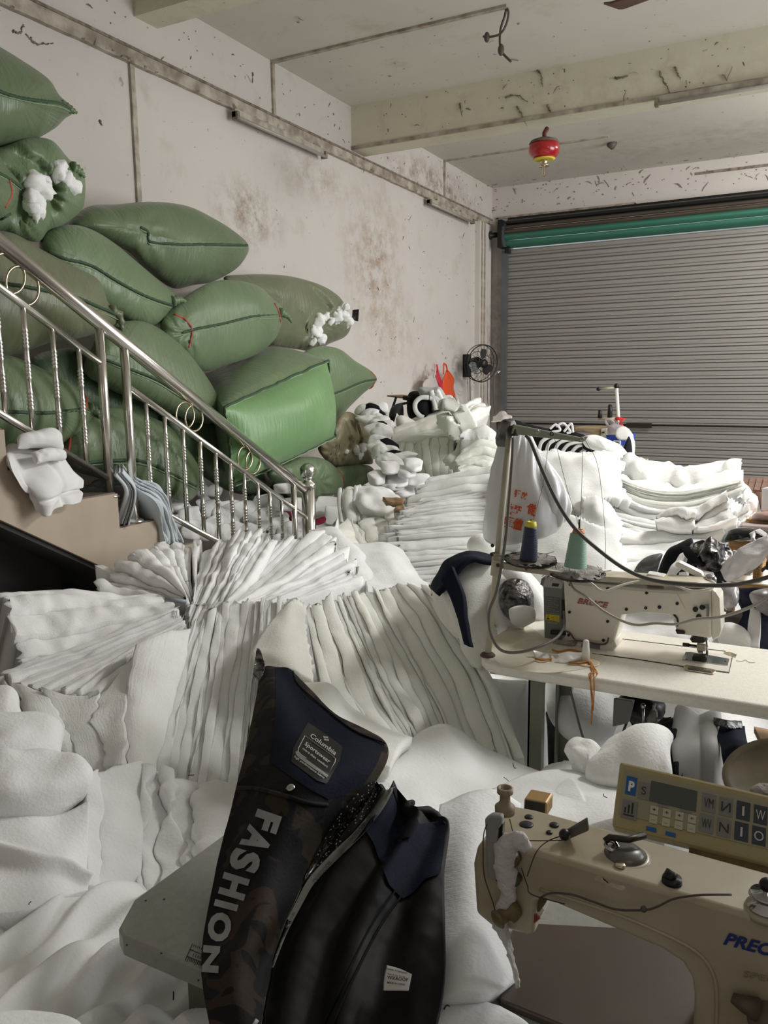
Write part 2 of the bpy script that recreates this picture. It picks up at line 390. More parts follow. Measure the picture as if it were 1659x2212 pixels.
def patch_on(tree, poly, lift=.0015, n=6):
    """a quad (4 picture corners) laid on a surface as an n x n patch"""
    p = np.array(poly, float); V = []
    for i in range(n+1):
        for j in range(n+1):
            a, b = i/n, j/n; q = p[0]*(1-a)*(1-b)+p[1]*(1-a)*b+p[2]*a*b+p[3]*a*(1-b); h = hit(tree, q[0], q[1], lift)
            V.append(h if h is not None else V[-1])
    return np.array(V), quadgrid(n+1, n+1)
def outline_face(pts, plane, vec):
    """picture outline unprojected on a world plane (dict x=/y=/z=), extruded by vec"""
    return prism([P(x, y, **plane) for x, y in pts], vec)
# ================================================================== ROOM
XL, YB, ZC = -4.2, 11.19, 4.28
XR = 3.9; YF = -1.6
def plane_slab(lo, hi): return box(lo, hi)
single('floor', box((XL-.2, YF, -.1), (XR+.2, YB+.2, 0)), M['floor'], kind='structure', smooth=False)
single('ceiling', box((XL-.2, YF, ZC), (XR+.2, YB+.2, ZC+.15)), M['ceiling'], kind='structure', smooth=False)
single('wall_left', box((XL-.2, YF, 0), (XL, YB+.2, ZC)), M['wall'], kind='structure', smooth=False)
# back wall pierced by the shutter opening
bw = join(box((XL, YB, 0), (-3.95, YB+.2, ZC)), box((-3.95, YB, 3.84), (2.6, YB+.2, ZC)), box((2.6, YB, 0), (XR, YB+.2, ZC)))
single('wall_back', bw, M['wall'], kind='structure', smooth=False)
single('trim_1', box((XL, 7.28, 3.875), (XR, 7.53, ZC)), M['beam'], kind='structure', smooth=False)
single('trim_2', box((XL, 4.40, 4.06), (XR, 4.62, ZC)), M['beam'], kind='structure', smooth=False)
# right-hand wall with a wide doorway that lets the daylight in
rw = join(box((XR, YF, 0), (XR+.2, 3.2, ZC)), box((XR, 7.2, 0), (XR+.2, YB, ZC)), box((XR, 3.2, 3.6), (XR+.2, 7.2, ZC)))
single('wall_right', rw, M['wall'], kind='structure', smooth=False)
single('wall_front', box((XL-.2, YF-.2, 0), (XR+.2, YF, ZC)), M['wall'], kind='structure', smooth=False)
# pilaster at the back corner
single('trim_3', box((-4.2, 10.55, 0), (-4.13, 10.98, 3.74)), M['wall'], kind='structure', smooth=False)
# ---- shutter
sh = Thing('door_1', 'grey steel roller shutter closing the back wall', None, loc=(-.7, YB, 0), kind='structure')
X0, X1 = -3.93, 2.6; yf = 11.10
def slat_mesh():
    # ribbed section: flat then rolled rib
    sec = [(0, 0), (.002, -.012), (.0, -.018), (.0, -.052), (-.012, -.060), (-.012, -.088), (0, -.096), (0, -.1)]
    return sec
zt = 3.42; pitch = .1; k = 0
slat_me = None
z = zt
while z > 0.02:
    if slat_me is None:
        prof = [(0.0, 0.0), (-.016, -.008), (-.02, -.016), (-.02, -.056), (-.008, -.062), (-.008, -.064), (-.024, -.070), (-.026, -.080), (-.026, -.092), (-.012, -.0975), (0, -.1)]
        v = []; 
        for xx in (X0, X1):
            v += [(xx, yf+a, b) for a, b in prof]
        n = len(prof); f = [(i, i+1, n+i+1, n+i) for i in range(n-1)]
        v2 = np.array(v)-np.array([-.7, YB, 0])
        slat_me = mesh('slat', v2, f, M['shutter'], angle=20)
    o = bpy.data.objects.new('slat', slat_me); C.objects.link(o); o.parent = sh.o; o.location = (0, 0, z); z -= pitch
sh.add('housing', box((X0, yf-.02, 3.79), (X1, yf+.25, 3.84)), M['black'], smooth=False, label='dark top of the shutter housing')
def coil(z0, z1, y0, y1, n=5):
    pts = []
    for i in range(n+1):
        t = i/n; pts.append((y0+(y1-y0)*t-.05*math.sin(t*math.pi), z0+(z1-z0)*t))
    v = [(xx, a, b) for xx in (X0+.02, X1) for a, b in pts]; m_ = n+1
    return np.array(v), [(i, i+1, m_+i+1, m_+i) for i in range(n)]
sh.add('coil_shadow_gap', coil(3.80, 3.72, 11.02, 10.98), M['black'], label='black band standing for the shadow gap under the housing')  # black strip stands in for the shade of the gap
sh.add('coil_brown', coil(3.72, 3.66, 10.97, 10.92), M['shutter_brown'], label='brown rolled curtain')
sh.add('coil_brown', coil(3.66, 3.60, 10.93, 10.90), M['shutter_brown'])
sh.add('coil_green', coil(3.60, 3.515, 10.90, 10.93), M['shutter_green'], label='green painted slat')
sh.add('coil_green', coil(3.512, 3.425, 10.94, 11.04), M['shutter_green'], label='green painted slat')
sh.add('end_bracket', box((X0-.06, 10.84, 3.42), (X0+.0, 11.05, 3.78)), M['black'], smooth=False)
sh.add('axle', lathe([(.035, 0), (.035, .12), (.06, .13), (.02, .22)], (X0-.05, 10.92, 3.6), (-1, 0, 0), 12), M['dark_metal'])
sh.add('guide_rail', box((X0-.06, 11.02, 0), (X0+.02, 11.14, 3.40)), M['guide'], smooth=False)
sh.add('crank_head', box((X0+.0, 10.97, 3.36), (X0+.06, 11.06, 3.44)), M['black'], smooth=False)
lk = P(1385, 932, y=11.04); sh.add('lock_bar', join(tube([(X0, 11.05, lk[2]+.01), (X1, 11.05, lk[2]-.0)], .012, 6), box((lk[0]-.16, 11.02, lk[2]-.03), (lk[0]+.16, 11.05, lk[2]+.03))), M['dark_metal'], label='dark locking bar across the slats', smooth=False)
# ---- trunking and conduits on the left wall
def strip(name, a, b, w, t, m, label, group=None, nrm=(1, 0, 0)):
    a = np.asarray(a, float); b = np.asarray(b, float); n = np.asarray(nrm, float); d = b-a; d /= np.linalg.norm(d); s = np.cross(d, n)*w/2
    N_ = max(2, int(np.linalg.norm(b-a)/.12)); ts = np.linspace(0, 1, N_); V = []
    for i, t_ in enumerate(ts):
        c = a+(b-a)*t_; j = .006*math.sin(i*2.1)+.004*math.sin(i*5.3)
        for q in (c+s*(1+j*8), c-s*(1-j*8)): V += [q, q+n*t]
    Fc = []
    for i in range(N_-1):
        o_ = i*4; e = o_+4; Fc += [(o_+1, o_+3, e+3, e+1), (o_, o_+1, e+1, e), (o_+3, o_+2, e+2, e+3)]
    Fc += [(0, 2, 3, 1), (N_*4-4, N_*4-3, N_*4-1, N_*4-2)]
    return single(name, (np.array(V), Fc), m, label, 'conduit', group, smooth=False)
strip('cable_trunking', (XL, 2.2, 3.785), (XL, 11.1, 3.785), .085, .04, M['conduit'], 'long grimy cable trunking running under the ceiling along the left wall')
strip('conduit_edge', (XL+.012, 2.2, 3.835), (XL+.012, 11.1, 3.835), .018, .035, M['conduit_dark'], 'dirty ragged upper lip of the long cable trunking', nrm=(1, 0, 0))
strip('wall_conduit', (XL, 4.34, 3.74), (XL, 4.34, 1.2), .04, .02, M['conduit'], 'vertical conduit going down behind the green sacks')
strip('wall_conduit', (XL, 5.97, ZC), (XL, 5.97, 3.83), .035, .02, M['conduit'], 'short vertical conduit between ceiling and trunking, nearer one')
strip('wall_conduit', (XL, 9.52, ZC), (XL, 9.52, 3.83), .035, .02, M['conduit'], 'short vertical conduit between ceiling and trunking, beyond the big beam')
p = P(1122, 18, z=ZC)
strip('ceiling_conduit', (XL, 5.97, ZC), (p[0], 5.97, ZC), .04, .018, M['conduit'], 'conduit crossing the near ceiling to the loose hanging wires', nrm=(0, 0, -1))
p2 = P(1340, 312, z=ZC)
strip('ceiling_conduit', (XL, 9.52, ZC), (p2[0], 9.52, ZC), .03, .015, M['conduit'], 'conduit crossing the far ceiling to the round bulb holder', nrm=(0, 0, -1))
a = P(1087, 478, y=YB); b = P(1390, 442, y=YB)
strip('wall_conduit', (a[0], YB, a[2]), (b[0], YB, a[2]), .03, .015, M['conduit'], 'horizontal conduit on the back wall above the shutter', nrm=(0, -1, 0))
strip('wall_conduit', (b[0], YB, a[2]), (b[0], YB, 3.8), .03, .015, M['conduit'], 'short drop conduit at the end of the one above the shutter', nrm=(0, -1, 0))
strip('wall_conduit', (a[0]+.02, YB, a[2]), (a[0]+.02, YB, 3.7), .03, .015, M['conduit'], 'short drop conduit in the corner left of the shutter', nrm=(0, -1, 0))
a = P(1520, 392, y=YB)
strip('wall_conduit', (a[0], YB, a[2]), (1.5, YB, a[2]), .03, .015, M['conduit_dark'], 'thin dark conduit high on the back wall at the right', nrm=(0, -1, 0))
for yy, lab in ((10.62, 'vertical conduit down the left wall by the fan, nearer of the pair'), (10.72, 'vertical conduit down the left wall by the fan, farther of the pair')):
    strip('wall_conduit', (XL+.07, yy, 3.74), (XL+.07, yy, .8), .03, .015, M['conduit'], lab)
# beam-side conduit with lamp
strip('beam_conduit', (XL, 7.28, 3.895), (1.5, 7.28, 3.895), .03, .015, M['conduit'], 'thin conduit along the lower edge of the big beam', nrm=(0, -1, 0))
# ---- tube lights (unlit battens)
def tube_light(a, b, out, dn, label):
    a = np.asarray(a, float); b = np.asarray(b, float); out = np.asarray(out, float); dn = np.asarray(dn, float)
    t = Thing('tube_light', label, 'light', 'unlit fluorescent battens', loc=(a+b)/2)
    d = (b-a)/np.linalg.norm(b-a)
    c = [a-dn*.03, a+dn*.03, a+dn*.03+out*.035, a-dn*.03+out*.035]; e = [q+(b-a) for q in c]
    t.add('housing', (np.array(c+e), [(0, 1, 2, 3), (7, 6, 5, 4), (0, 4, 5, 1), (1, 5, 6, 2), (2, 6, 7, 3), (3, 7, 4, 0)]), M['tube_body'], smooth=False)
    for q in (a, b-d*.03):
        c = [q-dn*.01, q+dn*.05, q+dn*.05+out*.055, q-dn*.01+out*.055]; e = [x+d*.03 for x in c]
        t.add('lamp_holder', (np.array(c+e), [(0, 1, 2, 3), (7, 6, 5, 4), (0, 4, 5, 1), (1, 5, 6, 2), (2, 6, 7, 3), (3, 7, 4, 0)]), M['conduit_dark'], smooth=False)
    t.add('fluorescent_tube', tube([a+d*.02+dn*.035+out*.045, b-d*.02+dn*.035+out*.045], .014, 10), M['tube_glass'])
M['tube_body'] = mat('batten_body', (190, 182, 168), .5, noise=(10, .7, (120, 108, 94)))
M['tube_glass'] = mat('dead_tube_glass', (170, 166, 158), .25)
def onwall(px, py): q = P(px, py, x=XL); return q
q = onwall(510, 225); q2 = onwall(705, 318)
tube_light((XL+.05, q[1], 3.70), (XL+.05, q2[1], 3.70), (1, 0, 0), (0, 0, -1), 'unlit fluorescent batten under the wall trunking, nearest one above the sacks')
q = onwall(930, 430); q2 = onwall(1025, 475)
tube_light((XL+.05, q[1], 3.70), (XL+.05, q2[1], 3.70), (1, 0, 0), (0, 0, -1), 'dusty unlit fluorescent batten on the left wall near the shutter')
q = P(1437, 250, y=7.28)
tube_light((q[0], 7.26, 3.86), (q[0]+1.25, 7.26, 3.86), (0, -1, 0), (0, 0, -1), 'unlit fluorescent batten on the lower edge of the big ceiling beam')
# ---- loose wires from the near ceiling
c0 = P(1120, 20, z=ZC)
def wire(pts, r, m, label, name='wire', cat='wire', n=40, k=6):
    q = cr(pts, np.linspace(0, 1, n)); return single(name, tube(q, r, k), m, label, cat)
def pr(lst, y): return [P(x, yy, y=y) for x, yy in lst]
M['wire'] = mat('wire_grey', (88, 80, 72), .6)
wire([c0]+pr([(1124, 35), (1118, 60), (1104, 80), (1078, 86), (1068, 84)], c0[1]), .008, M['wire'], 'loose grey wire curling left from the end of the ceiling conduit')
wire([c0]+pr([(1116, 40), (1106, 70), (1104, 105), (1110, 122), (1127, 140)], c0[1]+.02), .009, M['wire'], 'loose grey wire hanging straight down from the ceiling conduit end')
for (x, yy, r_, lab) in ((1076, 86, .03, 'small taped wire joint at the left end of the hanging wires'), (1106, 114, .034, 'lower taped wire joint on the hanging wire')):
    single('wire_joint', sphere(P(x, yy, y=c0[1]), r_, 10, (.7, .7, 1.2)), M['wire'], lab, 'connector')
bp = P(1341, 320, z=ZC)
t = Thing('bulb_holder', 'small round grey bulb holder dangling from the far ceiling', 'lamp holder', loc=bp)
t.add('cord', tube([P(1348, 312, y=bp[1]), P(1350, 318, y=bp[1]), P(1345, 327, y=bp[1])], .012, 6), M['black'])
t.add('socket', lathe([(.02, 0), (.045, .01), (.05, .07), (.035, .09)], P(1346, 316, y=bp[1])-np.array([0, 0, .0]), (-.6, 0, -.8), 14), M['wire'])
# ---- red fire extinguisher hanging from the beam
ex = P(1194, 330, y=7.20); S_ = .00265*2.0
def exz(py): return P(1194, py, y=7.20)[2]
t = Thing('fire_extinguisher', 'red round hanging fire extinguisher under the beam', 'extinguisher', loc=(ex[0], 7.2, exz(372)))
R_ = abs(P(1226, 330, y=7.2)[0]-P(1162, 330, y=7.2)[0])/2*1.02
zc_, zh = exz(331), (exz(308)-exz(352))/2
t.add('tank', lathe([(R_*math.cos(a)**.6 if math.cos(a) > 0 else 0, zh*math.sin(a)) for a in np.linspace(-math.pi/2, math.pi/2, 19)], (ex[0], 7.2, zc_), (0, 0, 1), 32), mat('extinguisher_red', (170, 22, 30), .25, coat=.5))
t.add('dust', lathe([(R_*.97, zh*.55), (R_*.86, zh*.82), (R_*.5, zh*1.03), (.001, zh*1.06)], (ex[0], 7.2, zc_), (0, 0, 1), 32), mat('dust_grey', (120, 108, 98), .95, noise=(30, .7, (90, 80, 72))), label='grey dust on the top of the tank')
t.add('label_band', lathe([(R_*.52, -zh*1.0), (R_*.56, -zh*1.02), (R_*.72, -zh*.9)], (ex[0], 7.2, zc_-.004), (0, 0, 1), 32), mat('yellow_label', (222, 200, 70), .5), label='yellow band')
t.add('nozzle', lathe([(.03, 0), (.035, -.03), (.02, -.04), (.045, -.05), (.045, -.06), (.012, -.065), (.015, -.14)], (ex[0], 7.2, exz(352)), (0, 0, 1), 14), M['brass'])
t.add('hanger', tube([(ex[0], 7.2, exz(310)), (ex[0], 7.2, exz(296)), (ex[0]+.01, 7.24, exz(284))], .02, 8), mat('rusty_hook', (96, 44, 34), .6))
t.add('hook_wire', tube([(ex[0], 7.22, exz(290)), (ex[0], 7.27, exz(278))], .006, 6), M['wire'])
# ---- ceiling fan blade entering at the top right
fb = [(1330, 21), (1345, 20), (1420, 0), (1480, -18), (1640, -70), (1640, -52), (1500, -2), (1470, 0), (1372, 33), (1362, 33)]
zb = 3.75
t = Thing('ceiling_fan', 'brown ceiling fan blade poking in at the top right corner', 'fan', loc=P(1500, -10, z=zb))
t.add('blade', prism([P(x, y, z=zb) for x, y in fb], (0, 0, .012)), mat('fan_blade_brown', (104, 78, 64), .5, noise=(6, .6, (84, 62, 52))), smooth=False)
hub = P(1660, -70, z=zb)
t.add('motor_hub', lathe([(.01, -.06), (.11, -.05), (.13, .03), (.05, .09), (.02, .1), (.02, ZC-zb)], hub, (0, 0, 1), 24), M['dark_metal'])
# ---- peeling paint flakes (countless): one object each for walls and ceiling
def flakes(name, label, spots, n, size, seed):
    rg = np.random.default_rng(seed); V = []; Fc = []
    for (o_, du, dv, nn, cnt) in spots:
        o_ = np.array(o_, float); du = np.array(du, float); dv = np.array(dv, float); nn = np.array(nn, float)
        for i in range(cnt):
            c = o_+du*rg.random()+dv*rg.random(); a = rg.random()*6.28; L_ = size*(.2+rg.random()**5*1.9); w = size*(.05+.13*rg.random())
            e1 = du/np.linalg.norm(du)*math.cos(a)+dv/np.linalg.norm(dv)*math.sin(a); e2 = np.cross(nn, e1); b0 = len(V)
            for k_ in range(4):
                s = k_/3; cc = c+e1*(s-.5)*L_+e2*.35*L_*math.sin(s*3+a)*.5; lift = nn*(.003+.006*math.sin(s*3.1)); ww = w*(1-abs(s-.5)*1.4)
                V += [cc+e2*ww+lift, cc-e2*ww+nn*.002]
            for k_ in range(3): q = b0+k_*2; Fc.append((q, q+1, q+3, q+2))
    return single(name, (np.array(V), Fc), M['flake'], label, 'paint flakes', kind='stuff', smooth=False)
M['flake'] = mat('peeling_paint', (150, 136, 122), .9, noise=(20, .8, (100, 88, 78)))
flakes('paint_flakes', 'peeling paint flakes curling off the left wall', [((XL, 3.0, 3.86), (0, 8, 0), (0, 0, .4), (1, 0, 0), 120), ((XL, 7.5, 1.5), (0, 3.2, 0), (0, 0, 2.2), (1, 0, 0), 60), ((XL, 3.2, 3.85), (0, 7.8, 0), (0, 0, -.1), (1, 0, 0), 90), ((XL+.05, 3.2, 3.74), (0, 7.6, 0), (0, 0, .02), (1, 0, 0), 60)], 0, .05, 3)
flakes('paint_flakes', 'peeling paint flakes on the ceiling beams', [((XL, 7.27, 3.92), (4.2, 0, 0), (0, 0, .34), (0, -1, 0), 70), ((XL, 7.55, ZC-.004), (4, 0, 0), (0, .3, 0), (0, 0, -1), 25), ((-4.1, 4.7, ZC-.004), (3.6, 0, 0), (0, 2.5, 0), (0, 0, -1), 45)], 0, .05, 4)
flakes('paint_flakes', 'peeling paint flakes on the back wall above the shutter', [((XL, YB-.004, 3.95), (3.8, 0, 0), (0, 0, .3), (0, -1, 0), 110), ((XL, YB-.3, ZC-.004), (3.8, 0, 0), (0, .3, 0), (0, 0, -1), 40)], 0, .06, 5)
# long cracks where paint has split
def crack(px, y=None, x=None, z=None, label='', n=None):
    q = [P(a, b, y=y, x=x, z=z) for a, b in px]; q = cr(q, np.linspace(0, 1, 20)); q = q+rng.normal(0, .004, q.shape)
    return tube(q, np.linspace(.008, .003, 20)*(.5+rng.random(20)), 4)
cr_l = [crack([(52, 48), (68, 52), (78, 36)], x=XL+.004), crack([(82, 58), (100, 75), (120, 78), (138, 78)], x=XL+.004), crack([(236, 247), (240, 256)], x=XL+.004), crack([(568, 150), (568, 173)], x=XL+.004)]
single('plaster_cracks', join(*cr_l), M['flake'], 'dark curled plaster cracks high on the left wall above the sacks', 'crack', kind='stuff')
cr_b = [crack([(1182, 160), (1190, 168), (1194, 196)], y=7.272), crack([(1112, 217), (1138, 212), (1160, 228)], y=7.272), crack([(1137, 236), (1146, 252), (1158, 280)], y=7.272), crack([(1205, 236), (1210, 256)], y=7.272), crack([(1446, 168), (1462, 200), (1476, 235)], y=7.272), crack([(1480, 160), (1492, 185)], y=7.272), crack([(1350, 182), (1368, 180), (1380, 174)], y=7.272), crack([(1014, 228), (1016, 240)], y=7.272)]
single('plaster_cracks', join(*cr_b), M['flake'], 'hairline cracks over the face of the big ceiling beam', 'crack', kind='stuff')

# ================================================================== STAIRS
XS = -2.9
def PS(px, py): return P(px, py, x=XS)
slope = -.585; run = .285; rise = .165
y0 = 2.715; z0 = .98      # riser at px 245, tread below it
st = Thing('stair_flight', None, None, loc=(XS, 4.3, 0), kind='structure')
sec = []; tr = []
for i in range(8, -6, -1):
    ya = y0+run*(1-i); zt_ = z0-.015+rise*i
    if zt_ <= 0.01: continue
    sec += [(XS+.04, ya-run, zt_), (XS+.04, ya, zt_)]; tr.append((ya, zt_)); low = (ya, zt_)
# sloping slab under the steps
a = PS(-140, 1040); b = PS(235, 1222)
s_ = (b[2]-a[2])/(b[1]-a[1])
ylow = b[1]-(b[2])/s_
sec += [(XS+.04, low[0], 0), (XS+.04, ylow, 0), (XS+.04, b[1], b[2]), (XS+.04, sec[0][1], b[2]+s_*(sec[0][1]-b[1]))]
st.add('stringer', prism(sec, (XL-XS-.04, 0, 0)), M['stair'], smooth=False)
for ya, zt_ in tr: st.add('tread', box((XL, ya-run+.01, zt_), (XS+.03, ya-.005, zt_+.006)), M['tread'], smooth=False)
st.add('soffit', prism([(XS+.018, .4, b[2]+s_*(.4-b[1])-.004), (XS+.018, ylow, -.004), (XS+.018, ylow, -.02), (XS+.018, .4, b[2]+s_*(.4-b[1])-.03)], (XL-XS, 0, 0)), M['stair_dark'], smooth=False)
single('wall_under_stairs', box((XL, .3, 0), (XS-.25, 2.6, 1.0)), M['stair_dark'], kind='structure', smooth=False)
# ---- railing
rl = Thing('stair_railing', 'stainless steel stair railing with ringed balusters and ball-topped newel', 'railing', loc=(XS, 4.39, .1))
XR_ = XS
def yz(px, py): q = PS(px, py); return q[1], q[2]
def linefn(p, q): (ya, za), (yb, zb_) = yz(*p), yz(*q); return lambda y: za+(zb_-za)*(y-ya)/(yb-ya)
hand = linefn((0, 492), (654, 1050)); 
midu = linefn((0, 592), (222, 768)); lowu = linefn((0, 870), (236, 1020))
midl = linefn((285, 824), (634, 1093)); lowl = linefn((296, 1062), (470, 1162))
def rod(f, ya, yb, r, nm, par=None): return rl.add(nm, tube([(XR_, ya, f(ya)), (XR_, yb, f(yb))], r, 14), M['steel'], parent=par)
rod(hand, 1.7, yz(656, 1052)[0], .032, 'handrail')
yp1 = yz(232, 880)[0]; yp2 = yz(284, 920)[0]
rod(midu, 1.7, yp1, .016, 'middle_rail'); rod(lowu, 1.7, yp1, .016, 'lower_rail')
yn = yz(667, 1080)[0]
rod(midl, yp2, yn-.05, .016, 'middle_rail'); rod(lowl, yp2, yn, .016, 'lower_rail')
for y_, zt_, zb_ in ((yp1, hand(yp1), yz(240, 1055)[1]), (yp2, hand(yp2), yz(292, 1110)[1])):
    rl.add('post', tube([(XR_, y_, zb_), (XR_, y_, zt_)], .0215, 16), M['steel'])
    rl.add('base_flange', lathe([(.045, 0), (.045, .008), (.028, .02)], (XR_, y_, zb_-.01), (0, 0, 1), 18), M['steel'])
def baluster(y_, zt_, zb_):
    prof = [(.0115, 0)]; Ls = zt_-zb_
    for c_ in (.26, .5, .74):
        for j in range(5):
            h_ = Ls*c_+(j-2)*.016; prof += [(.0115, h_-.007), (.0150, h_), (.0115, h_+.007)]
    prof.append((.0115, Ls))
    rl.add('baluster', lathe(prof, (XR_, y_, zb_), (0, 0, 1), 10), M['steel'])
for px, py in ((8, 730), (68, 780), (128, 810), (183, 830)):
    y_ = yz(px, py)[0]; baluster(y_, midu(y_), lowu(y_))
for px, py in ((324, 960), (363, 980), (401, 1000), (437, 1020), (470, 1040), (501, 1060), (530, 1080), (559, 1100), (584, 1110), (609, 1120)):
    y_ = yz(px, py)[0]; baluster(y_, midl(y_), lowl(y_))
y_ = yz(636, 1080)[0]; rl.add('post', tube([(XR_, y_, lowl(y_)-.1), (XR_, y_, hand(y_))], .019, 14), M['steel'])
# newel
nz = yz(667, 1050)[1]; nb = .05
ncirc = 28; a_ = np.arange(ncirc)*2*math.pi/ncirc; rr = .043*(1+.05*np.cos(a_*14))
V = []; 
for zz_ in (nb, nz+.0):
    V += [(XR_+rr[i]*math.cos(a_[i]), yn+rr[i]*math.sin(a_[i]), zz_) for i in range(ncirc)]
nv = rl.add('newel_post', (np.array(V), [(i, (i+1) % ncirc, (i+1) % ncirc+ncirc, i+ncirc) for i in range(ncirc)]+[tuple(range(ncirc, 2*ncirc))]), M['steel'], label='thick fluted newel post')
rl.add('newel_cap', lathe([(.05, 0), (.055, .012), (.05, .03), (.03, .045), (.028, .06), (.04, .07)], (XR_, yn, nz), (0, 0, 1), 24), M['steel'], parent=nv)
rl.add('ball', sphere((XR_, yn, nz+.11), .053, 20), M['steel'], parent=nv, label='polished round ball')
def torus(c, R, r, nrm, n=28, k=7):
    u, w = frame(np.asarray(nrm, float)); a = np.arange(n)*2*math.pi/n
    return tube(np.asarray(c)+R*(np.outer(np.cos(a), u)+np.outer(np.sin(a), w)), r, k, closed=True)
for (p_, q_) in (((30, 572), (61, 599)), ((405, 887), (424, 894)), ((532, 983), (549, 992))):
    for (x_, y_) in (p_, q_):
        c_ = PS(x_, y_); yy_ = c_[1]; zc2 = (hand(yy_)+ (midu(yy_) if x_ < 200 else midl(yy_)))/2
        rl.add('ring', torus((XR_, yy_, c_[2]), .078 if x_ < 200 else .068, .0055, (1, 0, 0)), M['brass'])
# ================================================================== GREEN SACKS
def seam(t, tree, pts, r=.006, m='seam', nm='seam', n=60, zig=.004, lift=.003):
    q = on(tree, pts, n, lift)
    if len(q) < 4: return
    q = q+np.cumsum(rng.normal(0, zig*.25, q.shape), 0)*.4
    t.add(nm, tube(q, r*(1+.5*np.abs(np.sin(np.arange(len(q))*1.3))), 5), M[m])
def sack(label, outline, x, T, m, pxb=(), seams=(), spine=None, wr=None, seed=0, amp=.03, red=(), clumps=(), tails=(), bands=(), gathers=(), back=1.0, fs=2.6, group='woven sacks piled on the stairs'):
    pl = dict(x=x)
    pbs = [tuple(P(*q, x=x)+(CAMP-P(*q, x=x))/np.linalg.norm(CAMP-P(*q, x=x))*T*.9 for q in (l_[0], l_[1]))+(l_[2], l_[3]) for l_ in pxb]
    wl = [(P(g_[0], g_[1], x=x)+(CAMP-P(g_[0], g_[1], x=x))/np.linalg.norm(CAMP-P(g_[0], g_[1], x=x))*g_[5], g_[2], g_[3], g_[4]) for g_ in gathers]
    f0 = wrinkle(wl) if wl else (lambda V: 0)
    def f(V):
        # fine drape lines and tucks across the cloth
        s_ = fbm(V*np.array([3, 14, 3]), seed+3, 2)*.010+fbm(V*np.array([20, 24, 2.5]), seed+9, 2)*.006
        for (a1, a2, w_, a_) in pbs:
            u_ = (a2-a1)/np.linalg.norm(a2-a1); t_ = np.clip((V-a1) @ u_, 0, np.linalg.norm(a2-a1)); dd_ = np.linalg.norm(V-a1-t_[..., None]*u_, axis=-1); s_ = s_-a_*np.exp(-(dd_/w_)**2)
        for (c_, w_, a_) in bands: s_ = s_-a_*np.exp(-((V[..., 1]-c_)/w_)**2)
        return f0(V)+s_
    vf = blob(outline, 5, T, spine, seed=seed, amp=amp, fs=fs, n=110, K=16, wr=f, pl=pl, back=back)
    t = Thing('woven_sack', label, 'sack', group, loc=bottom(vf[0]))
    t.add('sack_body', vf, M[m]); tree = bvh(vf)
    for sm in seams: seam(t, tree, sm); seam(t, tree, [(a, b+5) for a, b in sm], .002, 'seam_highlight', 'seam_highlight_line', lift=.002)  # second, pale line paints the highlight beside each seam
    for rd in red: seam(t, tree, rd, .005, 'red_thread', 'red_stripe', n=30, lift=.001)
    for i, (cx, cy, rad, sx, sy) in enumerate(clumps):
        h = hit(tree, cx, cy, -.01)
        if h is None: h = P(cx, cy, x=x+T*.6)
        v, fc = sphere(h, rad, 20, (1, 1, 1)); c_ = np.array(h); d_ = v-c_; d_[:, 2] *= sy; d_[:, 1] *= sx; d_[:, 0] *= sx
        v = c_+d_*(1+.75*fbm(v*13, i+seed)+.45*fbm(v*34, i))[:, None]
        t.add('stuffing_tuft', (v, fc), M['wad'], label='white stuffing bulging out')
    for tl in tails:
        q = np.array([P(a, b, x=x+T*.35) for a, b in tl]); q = cr(q, np.linspace(0, 1, 14)); k_ = len(q)
        t.add('tied_ear', tube(q, np.linspace(.028, .007, k_)*(1+.3*np.sin(np.arange(k_)*2.0)), 7), M[m])
    return t, tree
sack('topmost green sack at the left edge, pointed tip against the wall', [(-230, 40), (-60, 20), (0, 66), (60, 105), (125, 152), (150, 190), (182, 222), (160, 240), (135, 262), (80, 290), (20, 302), (-80, 300), (-220, 290)], -3.45, .40, 'sack_green',
     seams=[[(-10, 165), (50, 188), (110, 200), (150, 208), (182, 225)]], spine=((-120, 165), (60, 195)), seed=1, tails=[[(150, 212), (172, 220), (186, 228)]], red=[])
sack('green sack with three gathered mouths leaking white stuffing, upper left', [(30, 296), (80, 280), (130, 286), (165, 325), (198, 362), (200, 410), (190, 440), (150, 470), (120, 480), (95, 505), (40, 490), (-60, 470), (-60, 330)], -3.35, .30, 'sack_green2',
     spine=((20, 390), (110, 390)), seed=2, pxb=[((60, 300), (120, 372), .06, .09), ((10, 330), (60, 400), .05, .06), ((120, 400), (140, 465), .05, .06), ((60, 440), (80, 490), .04, .05)], gathers=[(160, 362, 9, .018, .20, .25), (110, 392, 9, .018, .16, .28), (50, 438, 9, .016, .2, .26)], clumps=[(150, 355, .05, 1, 1), (165, 378, .055, 1, 1.1), (150, 342, .03, 1, 1), (100, 392, .062, 1.1, 1), (85, 412, .035, 1, 1), (112, 378, .04, 1, .8), (92, 436, .05, .9, 1.2), (84, 425, .03, 1, 1)],
     bands=[], amp=.05, tails=[[(172, 345), (190, 355), (200, 368)], [(120, 372), (100, 388), (72, 402)], [(84, 420), (62, 428), (42, 440)]])
sack('small green sack end at the left edge under the topmost sack', [(-80, 300), (0, 304), (35, 345), (60, 385), (38, 440), (10, 455), (-90, 460)], -3.2, .2, 'sack_green',
     seams=[[(-5, 348), (30, 362), (62, 386)], [(-5, 468), (20, 452), (38, 442)]], spine=((-40, 380), (0, 385)), seed=3, red=[[(38, 370), (42, 400), (28, 430)], [(34, 446), (24, 462), (10, 476)]])
